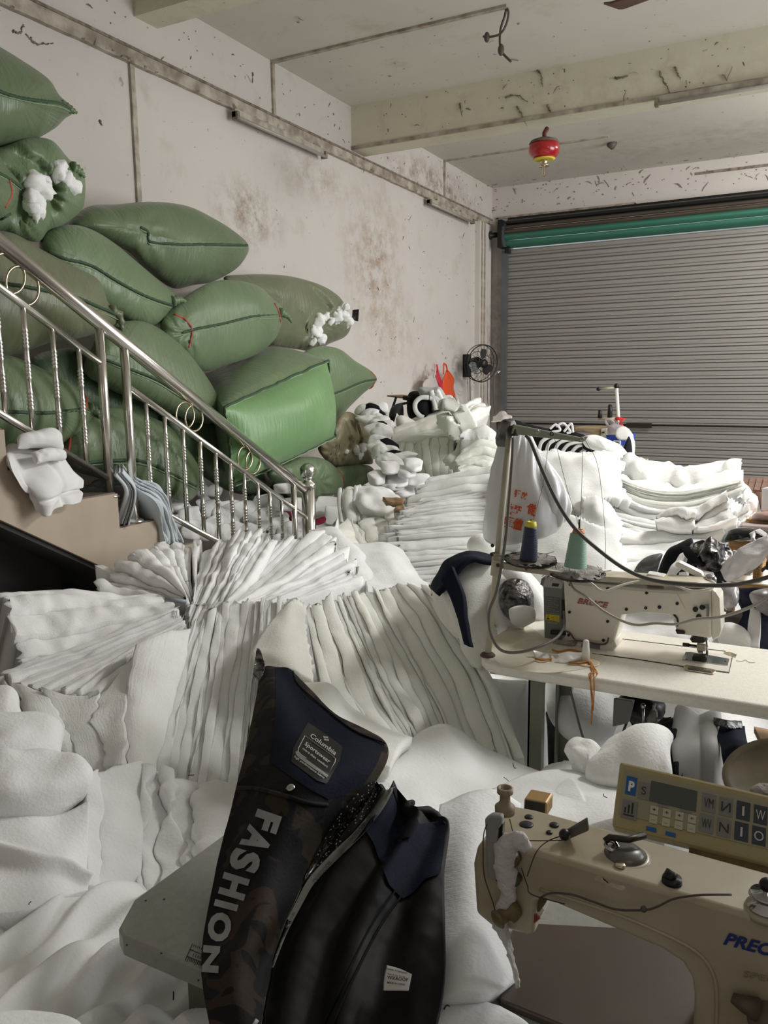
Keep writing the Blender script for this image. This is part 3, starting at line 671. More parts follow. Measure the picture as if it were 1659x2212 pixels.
sack('large green sack with a sharp right tip, high against the wall', [(165, 470), (205, 432), (270, 428), (345, 424), (420, 435), (480, 465), (520, 492), (549, 520), (546, 545), (520, 575), (470, 600), (430, 606), (385, 612), (340, 580), (290, 530), (230, 500)], -3.72, .30, 'sack_green',
     seams=[[(318, 478), (334, 490), (340, 512), (400, 519), (460, 520), (546, 524)]], spine=((290, 480), (450, 525)), seed=4, gathers=[(330, 495, 7, .012, .2, .25)])
sack('green sack with a dark side seam ending in a tied ear', [(100, 505), (125, 478), (170, 470), (215, 482), (262, 512), (300, 545), (350, 590), (388, 625), (388, 652), (352, 688), (300, 688), (240, 660), (160, 610), (110, 560)], -3.40, .26, 'sack_green2',
     seams=[[(118, 528), (160, 545), (210, 560), (270, 598), (330, 630), (388, 652)]], spine=((180, 540), (310, 630)), seed=5, tails=[[(382, 640), (400, 637), (416, 644)]])
sack('olive brown sack leaning behind the upper end of the handrail', [(-60, 480), (0, 478), (50, 488), (110, 525), (175, 560), (225, 590), (245, 640), (268, 662), (262, 690), (180, 715), (110, 725), (40, 748), (-60, 748)], -3.25, .26, 'sack_olive',
     seams=[[(120, 612), (180, 628), (235, 655), (268, 672)], [(0, 590), (60, 600), (120, 612)]], spine=((0, 600), (180, 655)), seed=6, tails=[[(248, 655), (268, 668), (272, 690), (274, 702)]])
sack('green sack with red-striped end in the middle of the pile', [(356, 690), (372, 662), (420, 625), (470, 600), (520, 598), (570, 612), (600, 640), (622, 662), (618, 695), (600, 730), (560, 760), (500, 780), (445, 792), (400, 760), (362, 725)], -3.38, .24, 'sack_green2',
     seams=[[(402, 708), (440, 700), (500, 690), (560, 678), (618, 676)]], spine=((430, 705), (560, 680)), seed=7, red=[[(386, 668), (410, 680), (424, 705), (416, 742)], [(604, 650), (612, 668), (616, 690)]], gathers=[(408, 712, 9, .012, .14, .2)], tails=[[(615, 668), (632, 678), (640, 692)]])
sack('green gathered sack spilling white stuffing on its right end, against the wall', [(495, 595), (540, 586), (610, 588), (660, 597), (710, 615), (745, 640), (760, 668), (768, 700), (755, 725), (720, 740), (690, 755), (650, 750), (590, 735), (600, 700), (560, 650)], -3.72, .27, 'sack_olive',
     spine=((620, 640), (680, 680)), seed=8, pxb=[((690, 612), (722, 660), .05, .09), ((640, 650), (668, 712), .03, .03), ((700, 735), (715, 690), .04, .05)], gathers=[(668, 716, 11, .02, .18, .22), (722, 690, 9, .016, .2, .24)], bands=[], clumps=[(696, 690, .05, 1, 1), (690, 712, .06, 1, 1.2), (702, 726, .05, 1, 1), (712, 680, .045, 1, 1), (725, 690, .04, 1, .9), (740, 670, .05, 1, 1), (752, 680, .05, 1, 1), (760, 662, .035, 1, 1), (762, 692, .045, 1, 1.2), (684, 732, .035, 1, 1.2), (735, 684, .05, 1, 1), (750, 664, .04, 1, 1)], tails=[[(690, 716), (678, 720), (666, 718)]])
single('fabric_scrap', sheet([[(772, 670, 7.3), (786, 668, 7.3)], [(770, 688, 7.25), (784, 692, 7.25)]], .006, 8, 8, .02, 9), M['black'], 'small black scrap sticking out of the stuffed sack mouth by the wall', 'scrap')
sack('long green sack bulging behind the handrail, middle of the flight', [(205, 740), (235, 695), (290, 680), (340, 690), (400, 735), (440, 785), (468, 830), (486, 868), (480, 900), (430, 905), (370, 880), (310, 855), (250, 830), (190, 790)], -3.28, .25, 'sack_green',
     seams=[[(228, 760), (290, 785), (350, 812), (410, 850), (478, 882)]], spine=((270, 760), (420, 850)), seed=9, red=[[(478, 850), (484, 872), (470, 895)]])
sack('dark green sack in the shadow behind the long one, by the handrail posts', [(70, 765), (130, 738), (200, 745), (260, 800), (330, 850), (360, 900), (300, 930), (200, 900), (110, 850)], -3.45, .22, 'sack_dark', spine=((150, 810), (280, 870)), seed=19)
sack('green sack with a red stripe and corner tail behind the leftmost balusters', [(-60, 752), (20, 748), (70, 765), (120, 790), (165, 815), (200, 850), (212, 885), (190, 920), (140, 945), (60, 960), (-60, 950)], -3.15, .22, 'sack_green',
     seams=[[(0, 868), (60, 872), (120, 872), (185, 868), (215, 882)]], spine=((0, 850), (130, 880)), seed=10, red=[[(184, 828), (192, 850), (188, 880), (184, 900)]], tails=[[(196, 866), (215, 876), (222, 894)]])
sack('ribbed green sack lying low behind the balusters above the pale blue cloth', [(135, 935), (160, 900), (200, 875), (260, 868), (320, 885), (370, 910), (405, 955), (432, 1000), (430, 1050), (400, 1075), (350, 1060), (290, 1040), (220, 1020), (160, 1000), (130, 970)], -3.18, .22, 'sack_green',
     seams=[[(190, 985), (250, 982), (310, 985), (370, 1010), (425, 1040)]], spine=((210, 950), (370, 1000)), seed=11, red=[[(146, 910), (156, 930), (152, 960)]], bands=[(2.85, .02, .03), (3.0, .02, .03), (3.15, .02, .03), (3.3, .02, .03)])
sack('dark green sack low on the stairs left of the bright block, behind the rings', [(360, 900), (400, 880), (480, 900), (520, 960), (590, 1030), (560, 1060), (500, 1055), (440, 1020), (390, 980)], -3.35, .2, 'sack_dark', spine=((420, 940), (520, 1010)), seed=12,
     seams=[[(500, 900), (504, 960), (520, 1020)]])
sack('green sack with a pointed red-edged right corner beside the bright block', [(640, 800), (660, 760), (700, 745), (742, 752), (775, 778), (808, 800), (821, 818), (812, 832), (790, 850), (760, 878), (735, 905), (690, 930), (650, 880)], -3.55, .25, 'sack_green2',
     seams=[[(720, 850), (750, 840), (790, 824), (818, 820)]], spine=((690, 830), (755, 820)), seed=13, red=[[(808, 802), (817, 812), (818, 820)], [(816, 824), (812, 834), (804, 840)]])
sack('khaki gathered sack with stuffing peeking from its folded mouths', [(690, 960), (718, 925), (752, 888), (790, 905), (808, 925), (812, 945), (806, 975), (808, 1000), (788, 1003), (765, 1005), (735, 1010), (705, 990)], -3.35, .22, 'sack_khaki',
     spine=((740, 950), (780, 950)), seed=14, pxb=[((752, 900), (756, 965), .03, .06), ((776, 898), (780, 960), .03, .06), ((750, 975), (745, 1003), .03, .05)], gathers=[(727, 972, 11, .02, .15, .2), (775, 965, 9, .02, .15, .22)], clumps=[(770, 970, .04, 1, 1), (780, 978, .035, 1, 1.3), (788, 966, .035, 1, 1), (752, 972, .025, 1, 1), (806, 925, .03, 1, 1.2), (815, 935, .03, 1, 1.4)], amp=.05)
sack('flattened green sack directly right of the newel ball', [(600, 1045), (580, 1010), (640, 985), (690, 985), (720, 1000), (742, 1030), (738, 1062), (700, 1068), (650, 1080)], -3.2, .2, 'sack_green2', spine=((640, 1030), (700, 1030)), seed=15, gathers=[(690, 1040, 8, .014, .2, .16)])
sack('small green sack end under the khaki sack, red band across it', [(725, 1010), (760, 1004), (800, 1005), (812, 1025), (790, 1045), (740, 1060), (725, 1045)], -3.3, .16, 'sack_green2', spine=((750, 1030), (785, 1025)), seed=16, red=[[(736, 1016), (744, 1034), (744, 1052)]])
sack('deep green sack at the foot of the pile behind the newel post', [(530, 1050), (580, 1030), (650, 1050), (660, 1090), (600, 1100), (540, 1085)], -3.4, .15, 'sack_dark', spine=((570, 1070), (620, 1075)), seed=17)
# block sack: boxy, sewn edges on its face, front green painted as lit
def blocksack():
    x1 = -2.98; x2 = -3.75
    fl = [P(488, 872, x=x1), P(716, 775, x=-3.05), P(727, 940, x=-3.05), P(505, 1040, x=x1)]   # face: tl, tr, br, bl
    bk = [P(450, 805, x=x2), P(590, 745, x=x2), P(700, 900, x=x2), P(470, 960, x=x2)]
    n = 26; V = []; Fc = []
    cor = dict(f=fl, b=bk); ctr = (sum(fl)+sum(bk))/8
    def face(a, b, c, d, out, bul, sd):
        o_ = len(V)
        for i in range(n):
            for j in range(n):
                u, w = i/(n-1), j/(n-1); q = a*(1-u)*(1-w)+b*u*(1-w)+c*u*w+d*(1-u)*w
                e = (max(0, 4*u*(1-u))*max(0, 4*w*(1-w)))**.55
                q = q+out*bul*e; V.append(q)
        for i in range(n-1):
            for j in range(n-1): r_ = o_+i*n+j; Fc.append((r_, r_+1, r_+n+1, r_+n))
    nf = np.cross(fl[1]-fl[0], fl[3]-fl[0]); nf /= np.linalg.norm(nf); nf *= np.sign(np.dot(nf, CAMP-fl[0]))
    parts = []
    face(fl[0], fl[1], fl[2], fl[3], nf, .17, 0); front = (np.array(V), list(Fc)); V = []; Fc = []
    up = np.array([0, 0, 1.]); 
    face(fl[0], bk[0], bk[1], fl[1], up, .10, 1); face(fl[1], bk[1], bk[2], fl[2], np.array([.1, 1, 0]), .05, 2)
    face(fl[3], bk[3], bk[0], fl[0], np.array([0, -1., 0]), .05, 3); face(fl[2], bk[2], bk[3], fl[3], -up, .04, 4); face(bk[0], bk[1], bk[2], bk[3], -nf, .03, 5)
    sides = (np.array(V), Fc)
    out = []
    for vv, ff in (front, sides):
        d = fbm(vv*3, 5)*.012+fbm(vv*np.array([20, 24, 4]), 7, 2)*.004
        out.append((vv+(vv-ctr)/np.linalg.norm(vv-ctr, axis=1, keepdims=True)*d[:, None], ff))
    t = Thing('woven_sack', 'big green block-shaped sack with sewn edges, front of the pile', 'sack', 'woven sacks piled on the stairs', loc=bottom(out[1][0]))
    t.add('sack_front', out[0], M['sack_lit'], label='front face in a green brightened for the light on it'); t.add('sack_body', out[1], M['sack_green2'])
    for a, b in ((0, 1), (1, 2), (2, 3), (3, 0)):
        k_ = 26; v = out[0][0].reshape(n, n, 3)
        line = {0: v[:, 0], 1: v[-1, :], 2: v[::-1, -1], 3: v[0, ::-1]}[a]
        q = line+nf*.008+rng.normal(0, .002, line.shape)
        t.add('edge_seam', tube(q, .009, 6), M['seam']); t.add('edge_highlight', tube(q+nf*.006-np.array([0, 0, .008]), .004, 5), M['seam_highlight'])  # pale tube paints the highlight along the edge seam
blocksack()
# ================================================================== WADDING PILES
def cr2(A, Wt):
    """A (R, nu, 3) control rows at every u; Wt (K, nu) positions"""
    R = A.shape[0]
    if R == 2: return A[0][None]*(1-Wt[..., None])+A[1][None]*Wt[..., None]
    e = np.concatenate([[2*A[0]-A[1]], A, [2*A[-1]-A[-2]]]); s = Wt*(R-1); i = np.clip(s.astype(int), 0, R-2); f = (s-i)[..., None]; J = np.arange(A.shape[1])[None, :]
    a, b, d, g = e[i, J], e[i+1, J], e[i+2, J], e[i+3, J]
    return .5*((2*b)+(-a+d)*f+(2*a-5*b+4*d-g)*f*f+(-a+3*b-3*d+g)*f**3)
def layers(grid, n, depth, bulge=.5, off=.02, jit=.25, rag=.03, wave=.012, nu=72, K=6, seed=0, fs=4, sub=.004, back=None, lens=.0):
    """a pile of n wadding sheets; grid = control points of its visible edge face; returns one closed mesh per sheet"""
    bulge *= .5; off *= .6; wave += .010; K += 2; G = grid3(grid); ut = np.linspace(0, 1, nu); ut = .35*ut+.65*(1-np.cos(ut*math.pi))/2; A = np.swapaxes(cr(np.swapaxes(G, 0, 1), ut), 0, 1)
    wt = np.linspace(0, 1, 12); S0 = cr2(A, np.repeat(wt[:, None], nu, 1)); N0 = normals(S0)
    rg = np.random.default_rng(seed); out = []
    bk = (-N0.reshape(-1, 3).mean(0) if back is None else np.asarray(back, float)); bk /= np.linalg.norm(bk)
    cuts = np.cumsum(rg.lognormal(0, .55, n)); cuts = np.concatenate([[0], cuts/cuts[-1]])
    def bound(i):
        if i in (0, n): return np.full(nu, cuts[i])
        return cuts[i]+vnoise(np.stack([ut*5, np.full(nu, i*3.7), np.zeros(nu)], -1), seed)*jit/n+vnoise(np.stack([ut*17, np.full(nu, i*3.7), np.zeros(nu)], -1), seed+1)*jit*.35/n
    Bd = [bound(i) for i in range(n+1)]
    for i in range(n):
        s = (1-np.cos(np.linspace(0, math.pi, K)))/2; Wt = Bd[i][None]+(Bd[i+1]-Bd[i])[None]*s[:, None]
        Wt = np.clip(Wt, 0, 1); S = cr2(A, Wt); Nn = N0[np.clip((Wt.mean(1)*11).round().astype(int), 0, 11)]
        th = np.linalg.norm(S[-1]-S[0], axis=-1).mean()
        e = np.sin(math.pi*s)[:, None]**.6
        d = th*bulge*e+rg.normal(0, off)+fbm(S*fs, seed+i)*wave+vnoise(S*np.array([26, 26, 26]), seed+2)*sub
        lw = vnoise(np.stack([ut*4, np.full(nu, i*9.1), np.ones(nu)*seed], -1), seed+4)*off*.8
        S = S+Nn*(d+lw[None])[..., None]
        gu = np.gradient(S, axis=1); gu /= np.linalg.norm(gu, axis=-1, keepdims=True)+1e-9
        for side, k_ in ((0, -1), (-1, 1)):
            L_ = rg.uniform(-lens, lens)+rag*(1.1*fbm(S[:, side]*45, seed+i*3, 2)+.16*rg.normal(size=K))
            fall = np.exp(-np.arange(nu)/4.0); fall = fall if side == 0 else fall[::-1]
            S = S+gu*(k_*L_)[:, None, None]*fall[None, :, None]
        b0, b1 = S[0]+bk*depth, S[-1]+bk*depth
        V = np.concatenate([[b0], S, [b1]]); R = K+2; Fc = quadgrid(R, nu)+[((R-1)*nu+j, (R-1)*nu+j+1, j+1, j) for j in range(nu-1)]
        Fc += [tuple(k*nu for k in range(R)), tuple(k*nu+nu-1 for k in range(R))[::-1]]
        uv = np.stack(np.meshgrid(ut*.6+i*.37, np.concatenate([[0], s*.1+.02, [.14]])+i*.13), -1).reshape(-1, 2)
        out.append((V.reshape(-1, 3), Fc, uv))
    return out
PILES = {}
def pile(label, grid, n, depth, m='wad', group='stacks of white wadding', nm='wadding_pile', **k):
    ls = layers(grid, n, depth, **k); av = np.concatenate([l[0] for l in ls])
    t = Thing(nm, label, 'wadding', group, loc=bottom(av))
    for l in ls: t.add('wadding_sheet', l, M[m])
    return t
def wsheet(label, grid, T=.03, m='wad_smooth', group=None, nm='wadding_sheet', cat='wadding', **k):
    return single(nm, sheet(grid, T, **k), M[m], label, cat, group)
def wpillow(label, grid, T, m='wad_smooth', group=None, nm='wadding_roll', cat='wadding', **k):
    m = 'wad_puff' if m == 'wad' else m
    return single(nm, pillow(grid, T, **k), M[m], label, cat, group)
# --- centre: leaning pile whose sheet edges run down to the right
pile('big leaning pile of white wadding between the jacket and the far sewing table', [
    [(655, 1310, 3.1), (672, 1400, 2.85), (690, 1500, 2.6), (740, 1590, 2.4)],
    [(740, 1285, 3.2), (785, 1390, 2.95), (830, 1500, 2.65), (890, 1610, 2.4)],
    [(840, 1268, 3.3), (900, 1370, 3.0), (960, 1490, 2.7), (1015, 1640, 2.4)],
    [(930, 1275, 3.2), (1000, 1370, 2.9), (1068, 1500, 2.6), (1115, 1640, 2.3)]], 20, .55, 'wad_warm', off=.008, rag=.035, seed=21, bulge=.30, lens=.02, nu=90)
pile('grey-white pile of wavy upright wadding sheets behind the jacket', [
    [(405, 1345, 2.98), (360, 1450, 2.7), (320, 1560, 2.5), (290, 1700, 2.2)],
    [(480, 1300, 3.1), (455, 1450, 2.75), (430, 1600, 2.45), (400, 1760, 2.15)],
    [(570, 1290, 3.1), (550, 1450, 2.75), (530, 1600, 2.45), (520, 1760, 2.15)],
    [(655, 1300, 3.05), (650, 1440, 2.75), (650, 1600, 2.4), (650, 1750, 2.1)]], 30, .5, 'wad', off=.003, rag=.025, seed=22, bulge=.14, jit=.5, nu=90, wave=.02)
wsheet('folded white wadding flap standing up above the collar of the jacket', [[(598, 1312, 2.86), (628, 1288, 2.9), (658, 1302, 2.9)], [(560, 1362, 2.76), (610, 1350, 2.76), (656, 1352, 2.8)], [(540, 1400, 2.66), (600, 1402, 2.62), (660, 1400, 2.68)], [(556, 1432, 2.6), (620, 1440, 2.56), (668, 1470, 2.55)]], .05, 'wad_warm', amp=.02, seed=4, rag=.02)
# --- fan behind: ends of sheets radiating from one point
pile('lobed ends of thick wadding sheets fanning out below the stair edge', [
    [(212, 1262, 3.45), (300, 1275, 3.38), (395, 1292, 3.3)], [(232, 1215, 3.6), (310, 1245, 3.45), (400, 1290, 3.3)],
    [(300, 1180, 3.7), (350, 1222, 3.5), (405, 1288, 3.3)], [(365, 1160, 3.75), (385, 1212, 3.55), (410, 1285, 3.3)], [(432, 1160, 3.8), (420, 1210, 3.6), (415, 1285, 3.3)]], 12, .45, 'wad', off=.02, rag=.07, seed=23, bulge=.6, lens=.08, nu=80, sub=.010)
pile('bright bundle of wadding sheets slanting up to the balusters', [
    [(432, 1190, 3.72), (415, 1250, 3.45), (392, 1320, 3.22)], [(500, 1150, 3.8), (455, 1240, 3.45), (400, 1350, 3.15)], [(560, 1142, 3.78), (500, 1230, 3.42), (420, 1375, 3.08)], [(592, 1168, 3.7), (530, 1250, 3.36), (450, 1330, 3.1)]], 13, .4, 'wad', off=.02, rag=.06, seed=24, bulge=.45, lens=.04, nu=80, sub=.009)
pile('wide fan of thin wadding sheets in front of the newel post', [
    [(575, 1170, 3.72), (500, 1245, 3.42), (440, 1315, 3.2)], [(655, 1150, 3.85), (560, 1240, 3.5), (470, 1312, 3.2)], [(715, 1165, 3.82), (610, 1240, 3.48), (500, 1308, 3.18)],
    [(755, 1205, 3.7), (640, 1262, 3.4), (530, 1302, 3.16)], [(768, 1255, 3.55), (650, 1285, 3.3), (560, 1305, 3.12)]], 24, .45, 'wad', off=.010, rag=.05, seed=25, bulge=.35, lens=.04, nu=80)
# --- left piles
pile('low pile of thick wadding sheets under the dark stair soffit at left', [
    [(40, 1420, 2.92), (180, 1385, 3.02), (360, 1318, 3.2)], [(22, 1362, 3.0), (170, 1345, 3.1), (360, 1302, 3.25)], [(6, 1308, 3.1), (150, 1302, 3.2), (355, 1292, 3.3)], [(6, 1268, 3.2), (150, 1266, 3.3), (350, 1282, 3.38)]], 6, .7, 'wad', off=.02, rag=.03, seed=26, bulge=.25, lens=.03, sub=.008)
single('wadding_sheet', sheet([[(6, 1262, 3.7), (160, 1262, 3.8), (350, 1268, 3.9)], [(0, 1268, 3.2), (150, 1266, 3.3), (350, 1284, 3.38)]], .04, 60, 20, .02, 6, 3, rag=.02), M['wad'], 'top wadding sheet of the low pile under the stair soffit', 'wadding')
pile('fan of wadding sheets on top of the big left block, spreading leftward', [
    [(10, 1425, 2.86), (150, 1380, 2.98), (372, 1305, 3.16)], [(6, 1450, 2.78), (150, 1408, 2.9), (378, 1318, 3.1)], [(95, 1478, 2.66), (220, 1418, 2.84), (388, 1330, 3.04)],
    [(200, 1482, 2.6), (290, 1405, 2.8), (396, 1345, 3.0)]], 18, .4, 'wad', off=.008, rag=.03, seed=27, bulge=.28)
pile('big pale block of wadding at left with a smooth front and sagging side', [
    [(8, 1455, 2.78), (20, 1500, 2.7), (45, 1560, 2.6)], [(32, 1462, 2.72), (78, 1545, 2.5), (130, 1640, 2.32)], [(110, 1482, 2.62), (150, 1560, 2.45), (185, 1650, 2.28)], [(200, 1484, 2.58), (215, 1560, 2.42), (230, 1655, 2.24)],
    [(300, 1385, 2.76), (285, 1500, 2.5), (282, 1650, 2.2)], [(405, 1348, 2.94), (365, 1480, 2.62), (320, 1650, 2.25)]], 5, .6, 'wad', off=.003, rag=.015, seed=28, bulge=.05, wave=.025)
wpillow('folded wadding roll at the left edge, upper of the stacked rolls', [[(-80, 1545, 2.3), (0, 1548, 2.3), (70, 1560, 2.3), (118, 1592, 2.25)], [(-80, 1640, 2.1), (0, 1635, 2.1), (60, 1632, 2.1), (118, 1625, 2.12)]], .12, seed=31, amp=.03, p=4)
wpillow('small ragged wadding tuft at the left edge beside the big block', [[(-60, 1470, 2.6), (0, 1478, 2.6), (30, 1500, 2.55)], [(-60, 1560, 2.4), (0, 1556, 2.4), (40, 1532, 2.42)]], .12, seed=32, amp=.03, m='wad')
wpillow('wadding roll at the left edge with a tucked end, middle of the stack', [[(-80, 1620, 2.1), (30, 1620, 2.1), (110, 1628, 2.08), (172, 1640, 2.05)], [(-80, 1690, 1.98), (30, 1690, 1.96), (110, 1690, 1.96), (174, 1680, 2.0)], [(-80, 1740, 1.9), (40, 1738, 1.88), (120, 1728, 1.9), (165, 1712, 1.95)]], .15, seed=33, amp=.04, p=4, fs=6)
wsheet('thick wadding sheet sagging at the left edge under the stacked rolls', [[(-90, 1715, 1.92), (40, 1722, 1.9), (110, 1738, 1.9), (178, 1712, 1.92)], [(-90, 1800, 1.82), (40, 1800, 1.78), (120, 1810, 1.78), (176, 1800, 1.82)], [(-90, 1880, 1.7), (40, 1880, 1.68), (120, 1860, 1.72), (174, 1870, 1.74)], [(-90, 1960, 1.6), (40, 1945, 1.6), (120, 1920, 1.66), (175, 1900, 1.7)]], .08, amp=.03, fs=3, seed=34, folds=lambda S, w, u: .03*np.exp(-((w-.3-.5*u)/.07)**2))
pile('upright block of three white wadding sheets beside the stacked rolls', [
    [(170, 1662, 2.02), (168, 1760, 1.9), (166, 1905, 1.75)], [(225, 1642, 2.06), (228, 1760, 1.92), (225, 1908, 1.76)], [(300, 1628, 2.1), (295, 1760, 1.95), (288, 1905, 1.78)]], 2, .5, 'wad_smooth', off=.01, seed=35, bulge=.12, wave=.02, rag=.01, jit=.15)
pile('rumpled upright wadding sheets left of the jacket above the table corner', [
    [(290, 1650, 2.1), (285, 1770, 1.93), (280, 1905, 1.76)], [(350, 1660, 2.1), (345, 1770, 1.95), (345, 1905, 1.76)], [(420, 1680, 2.1), (415, 1770, 1.95), (420, 1900, 1.74)], [(520, 1690, 2.1), (520, 1770, 1.95), (525, 1880, 1.76)]], 5, .4, 'wad_smooth', off=.012, seed=36, bulge=.3, wave=.03, rag=.01, jit=.5, fs=6)
wsheet('wide soft wadding sheet spread over the bottom left foreground', [
    [(-90, 1950, 1.68), (60, 1908, 1.72), (170, 1893, 1.74), (330, 1902, 1.72), (470, 1960, 1.6)], [(-90, 2040, 1.5), (60, 2010, 1.52), (180, 1990, 1.54), (330, 2010, 1.5), (470, 2050, 1.4)],
    [(-90, 2130, 1.32), (60, 2110, 1.34), (200, 2090, 1.36), (340, 2110, 1.32), (470, 2150, 1.24)], [(-90, 2280, 1.12), (60, 2250, 1.12), (220, 2240, 1.14), (350, 2250, 1.12), (500, 2280, 1.05)]], .05, nu=90, nw=70, amp=.012, fs=3, seed=37,
    folds=lambda S, w, u: .030*np.sin((w*1.5+u*.9)*10+2*np.sin(u*5))*(.3+u*.7)+.016*np.sin((w*1.2+u*1.3)*23+1))
wpillow('rolled wadding edge in the very bottom left corner', [[(-90, 2190, 1.05), (30, 2186, 1.05), (150, 2205, 1.02)], [(-90, 2300, .95), (30, 2300, .95), (160, 2290, .96)]], .04, seed=38, p=5)
# --- middle piles
pile('wide stack of thin wadding sheets behind the hanging bag, left ends ragged', [
    [(905, 1268, 3.95), (980, 1262, 3.95), (1060, 1260, 4.0), (1200, 1270, 4.1), (1340, 1300, 4.1)], [(850, 1190, 4.15), (960, 1185, 4.15), (1060, 1182, 4.2), (1200, 1190, 4.3), (1340, 1200, 4.3)],
    [(852, 1130, 4.3), (960, 1120, 4.3), (1060, 1116, 4.35), (1200, 1120, 4.4), (1340, 1120, 4.4)], [(890, 1088, 4.5), (960, 1080, 4.5), (1060, 1074, 4.55), (1200, 1068, 4.6), (1340, 1060, 4.6)]], 40, .9, 'wad', off=.012, rag=.06, seed=41, bulge=.30, lens=.06, nu=90)
pile('upper wadding sheets of the wide middle stack, paler and more torn', [
    [(900, 1100, 4.5), (990, 1088, 4.5), (1080, 1080, 4.5), (1220, 1072, 4.5), (1330, 1066, 4.5)], [(895, 1070, 4.6), (990, 1055, 4.6), (1080, 1048, 4.6), (1220, 1040, 4.6), (1330, 1034, 4.6)], [(915, 1042, 4.75), (990, 1026, 4.75), (1080, 1014, 4.75), (1220, 1000, 4.8), (1330, 998, 4.8)]], 7, .22, 'wad', off=.015, rag=.06, seed=42, bulge=.4, lens=.06)
wsheet('bright torn wadding sheet draped over the stack right of the hanging bag', [
    [(1130, 985, 4.55), (1180, 982, 4.55), (1260, 984, 4.55), (1332, 994, 4.55)], [(1130, 1020, 4.35), (1200, 1018, 4.35), (1270, 1020, 4.35), (1338, 1022, 4.4)], [(1140, 1065, 4.2), (1210, 1060, 4.2), (1280, 1060, 4.2), (1345, 1065, 4.25)], [(1160, 1105, 4.1), (1230, 1100, 4.1), (1290, 1085, 4.12), (1356, 1092, 4.18)]], .05, 'wad', amp=.05, fs=4, seed=43, rag=.07)
wsheet('pale curled wadding flap under the bright draped sheet', [[(1262, 1085, 4.1), (1290, 1082, 4.1), (1320, 1105, 4.05)], [(1255, 1120, 4.0), (1290, 1112, 3.95), (1335, 1140, 3.98)], [(1250, 1150, 3.95), (1300, 1150, 3.92), (1340, 1165, 3.95)]], .05, 'wad', amp=.03, seed=44, rag=.04)
wsheet('long white wadding drape falling behind the thread cones', [
    [(1150, 1110, 4.1), (1220, 1110, 4.0), (1280, 1140, 3.9), (1330, 1160, 3.9)], [(1120, 1170, 4.0), (1200, 1170, 3.85), (1280, 1190, 3.8), (1340, 1210, 3.8)], [(1110, 1240, 3.8), (1200, 1240, 3.7), (1290, 1250, 3.65), (1365, 1270, 3.65)], [(1110, 1330, 3.5), (1200, 1330, 3.45), (1290, 1320, 3.4), (1380, 1320, 3.4)]], .05, 'wad', amp=.05, fs=3, seed=45, rag=.04)
pile('top fold of the sagging wadding stack at right before the shutter', [
    [(1328, 1070, 4.5), (1390, 1102, 4.4), (1470, 1112, 4.38), (1540, 1100, 4.4), (1602, 1078, 4.45)], [(1332, 1040, 4.5), (1400, 1068, 4.42), (1470, 1076, 4.4), (1540, 1066, 4.42), (1600, 1052, 4.45)]], 9, .8, 'wad_warm', off=.01, rag=.02, seed=46, bulge=.35)
pile('puffy white folds heaped on the sagging stack at right', [
    [(1333, 1042, 4.5), (1400, 1068, 4.42), (1470, 1076, 4.4), (1540, 1066, 4.42), (1602, 1050, 4.45)], [(1348, 1003, 4.8), (1410, 1022, 4.8), (1475, 1034, 4.8), (1540, 1020, 4.8), (1602, 1016, 4.8)]], 2, .15, 'wad', off=.02, rag=.03, seed=47, bulge=.45, wave=.06, fs=7)
pile('second sagging fold of the right wadding stack', [
    [(1330, 1148, 4.2), (1400, 1166, 4.15), (1480, 1170, 4.15), (1540, 1162, 4.15), (1586, 1156, 4.2)], [(1328, 1108, 4.3), (1400, 1130, 4.25), (1480, 1134, 4.25), (1540, 1122, 4.25), (1588, 1110, 4.3)], [(1332, 1072, 4.4), (1400, 1108, 4.32), (1480, 1114, 4.32), (1530, 1104, 4.32), (1572, 1082, 4.4)]], 11, .8, 'wad', off=.02, rag=.03, seed=48, bulge=.4, wave=.03)
pile('rounded fold of wadding bulging from the middle of the right stack', [[(1415, 1128, 4.05), (1450, 1112, 4.05), (1500, 1118, 4.05)], [(1418, 1150, 4.0), (1455, 1158, 4.0), (1495, 1160, 4.0)]], 2, .15, 'wad', seed=49, off=.02, bulge=.8, wave=.03)
pile('slanting fold of wadding at the right end of the right stack', [[(1490, 1130, 4.05), (1530, 1100, 4.08), (1572, 1082, 4.1)], [(1500, 1160, 4.0), (1550, 1155, 4.02), (1588, 1140, 4.05)]], 4, .15, 'wad', seed=50, off=.02, bulge=.5, wave=.03)
pile('torn ragged ends of wadding at the far right of the sagging stack', [[(1580, 1160, 4.35), (1600, 1152, 4.35), (1618, 1140, 4.35)], [(1590, 1110, 4.42), (1608, 1104, 4.42), (1622, 1098, 4.42)], [(1598, 1065, 4.5), (1612, 1060, 4.5), (1625, 1078, 4.5)]], 5, .5, 'wad', off=.03, rag=.06, seed=51, bulge=.5, nu=24)
pile('bottom folds of the right wadding stack behind the dark bundle', [
    [(1290, 1300, 3.6), (1380, 1290, 3.65), (1470, 1270, 3.7), (1560, 1240, 3.8)], [(1318, 1220, 3.85), (1400, 1215, 3.9), (1480, 1205, 3.95), (1562, 1195, 4.0)], [(1330, 1150, 4.1), (1400, 1170, 4.08), (1480, 1172, 4.08), (1566, 1160, 4.1)]], 6, .9, 'wad', off=.03, rag=.03, seed=52, bulge=.45, wave=.04)
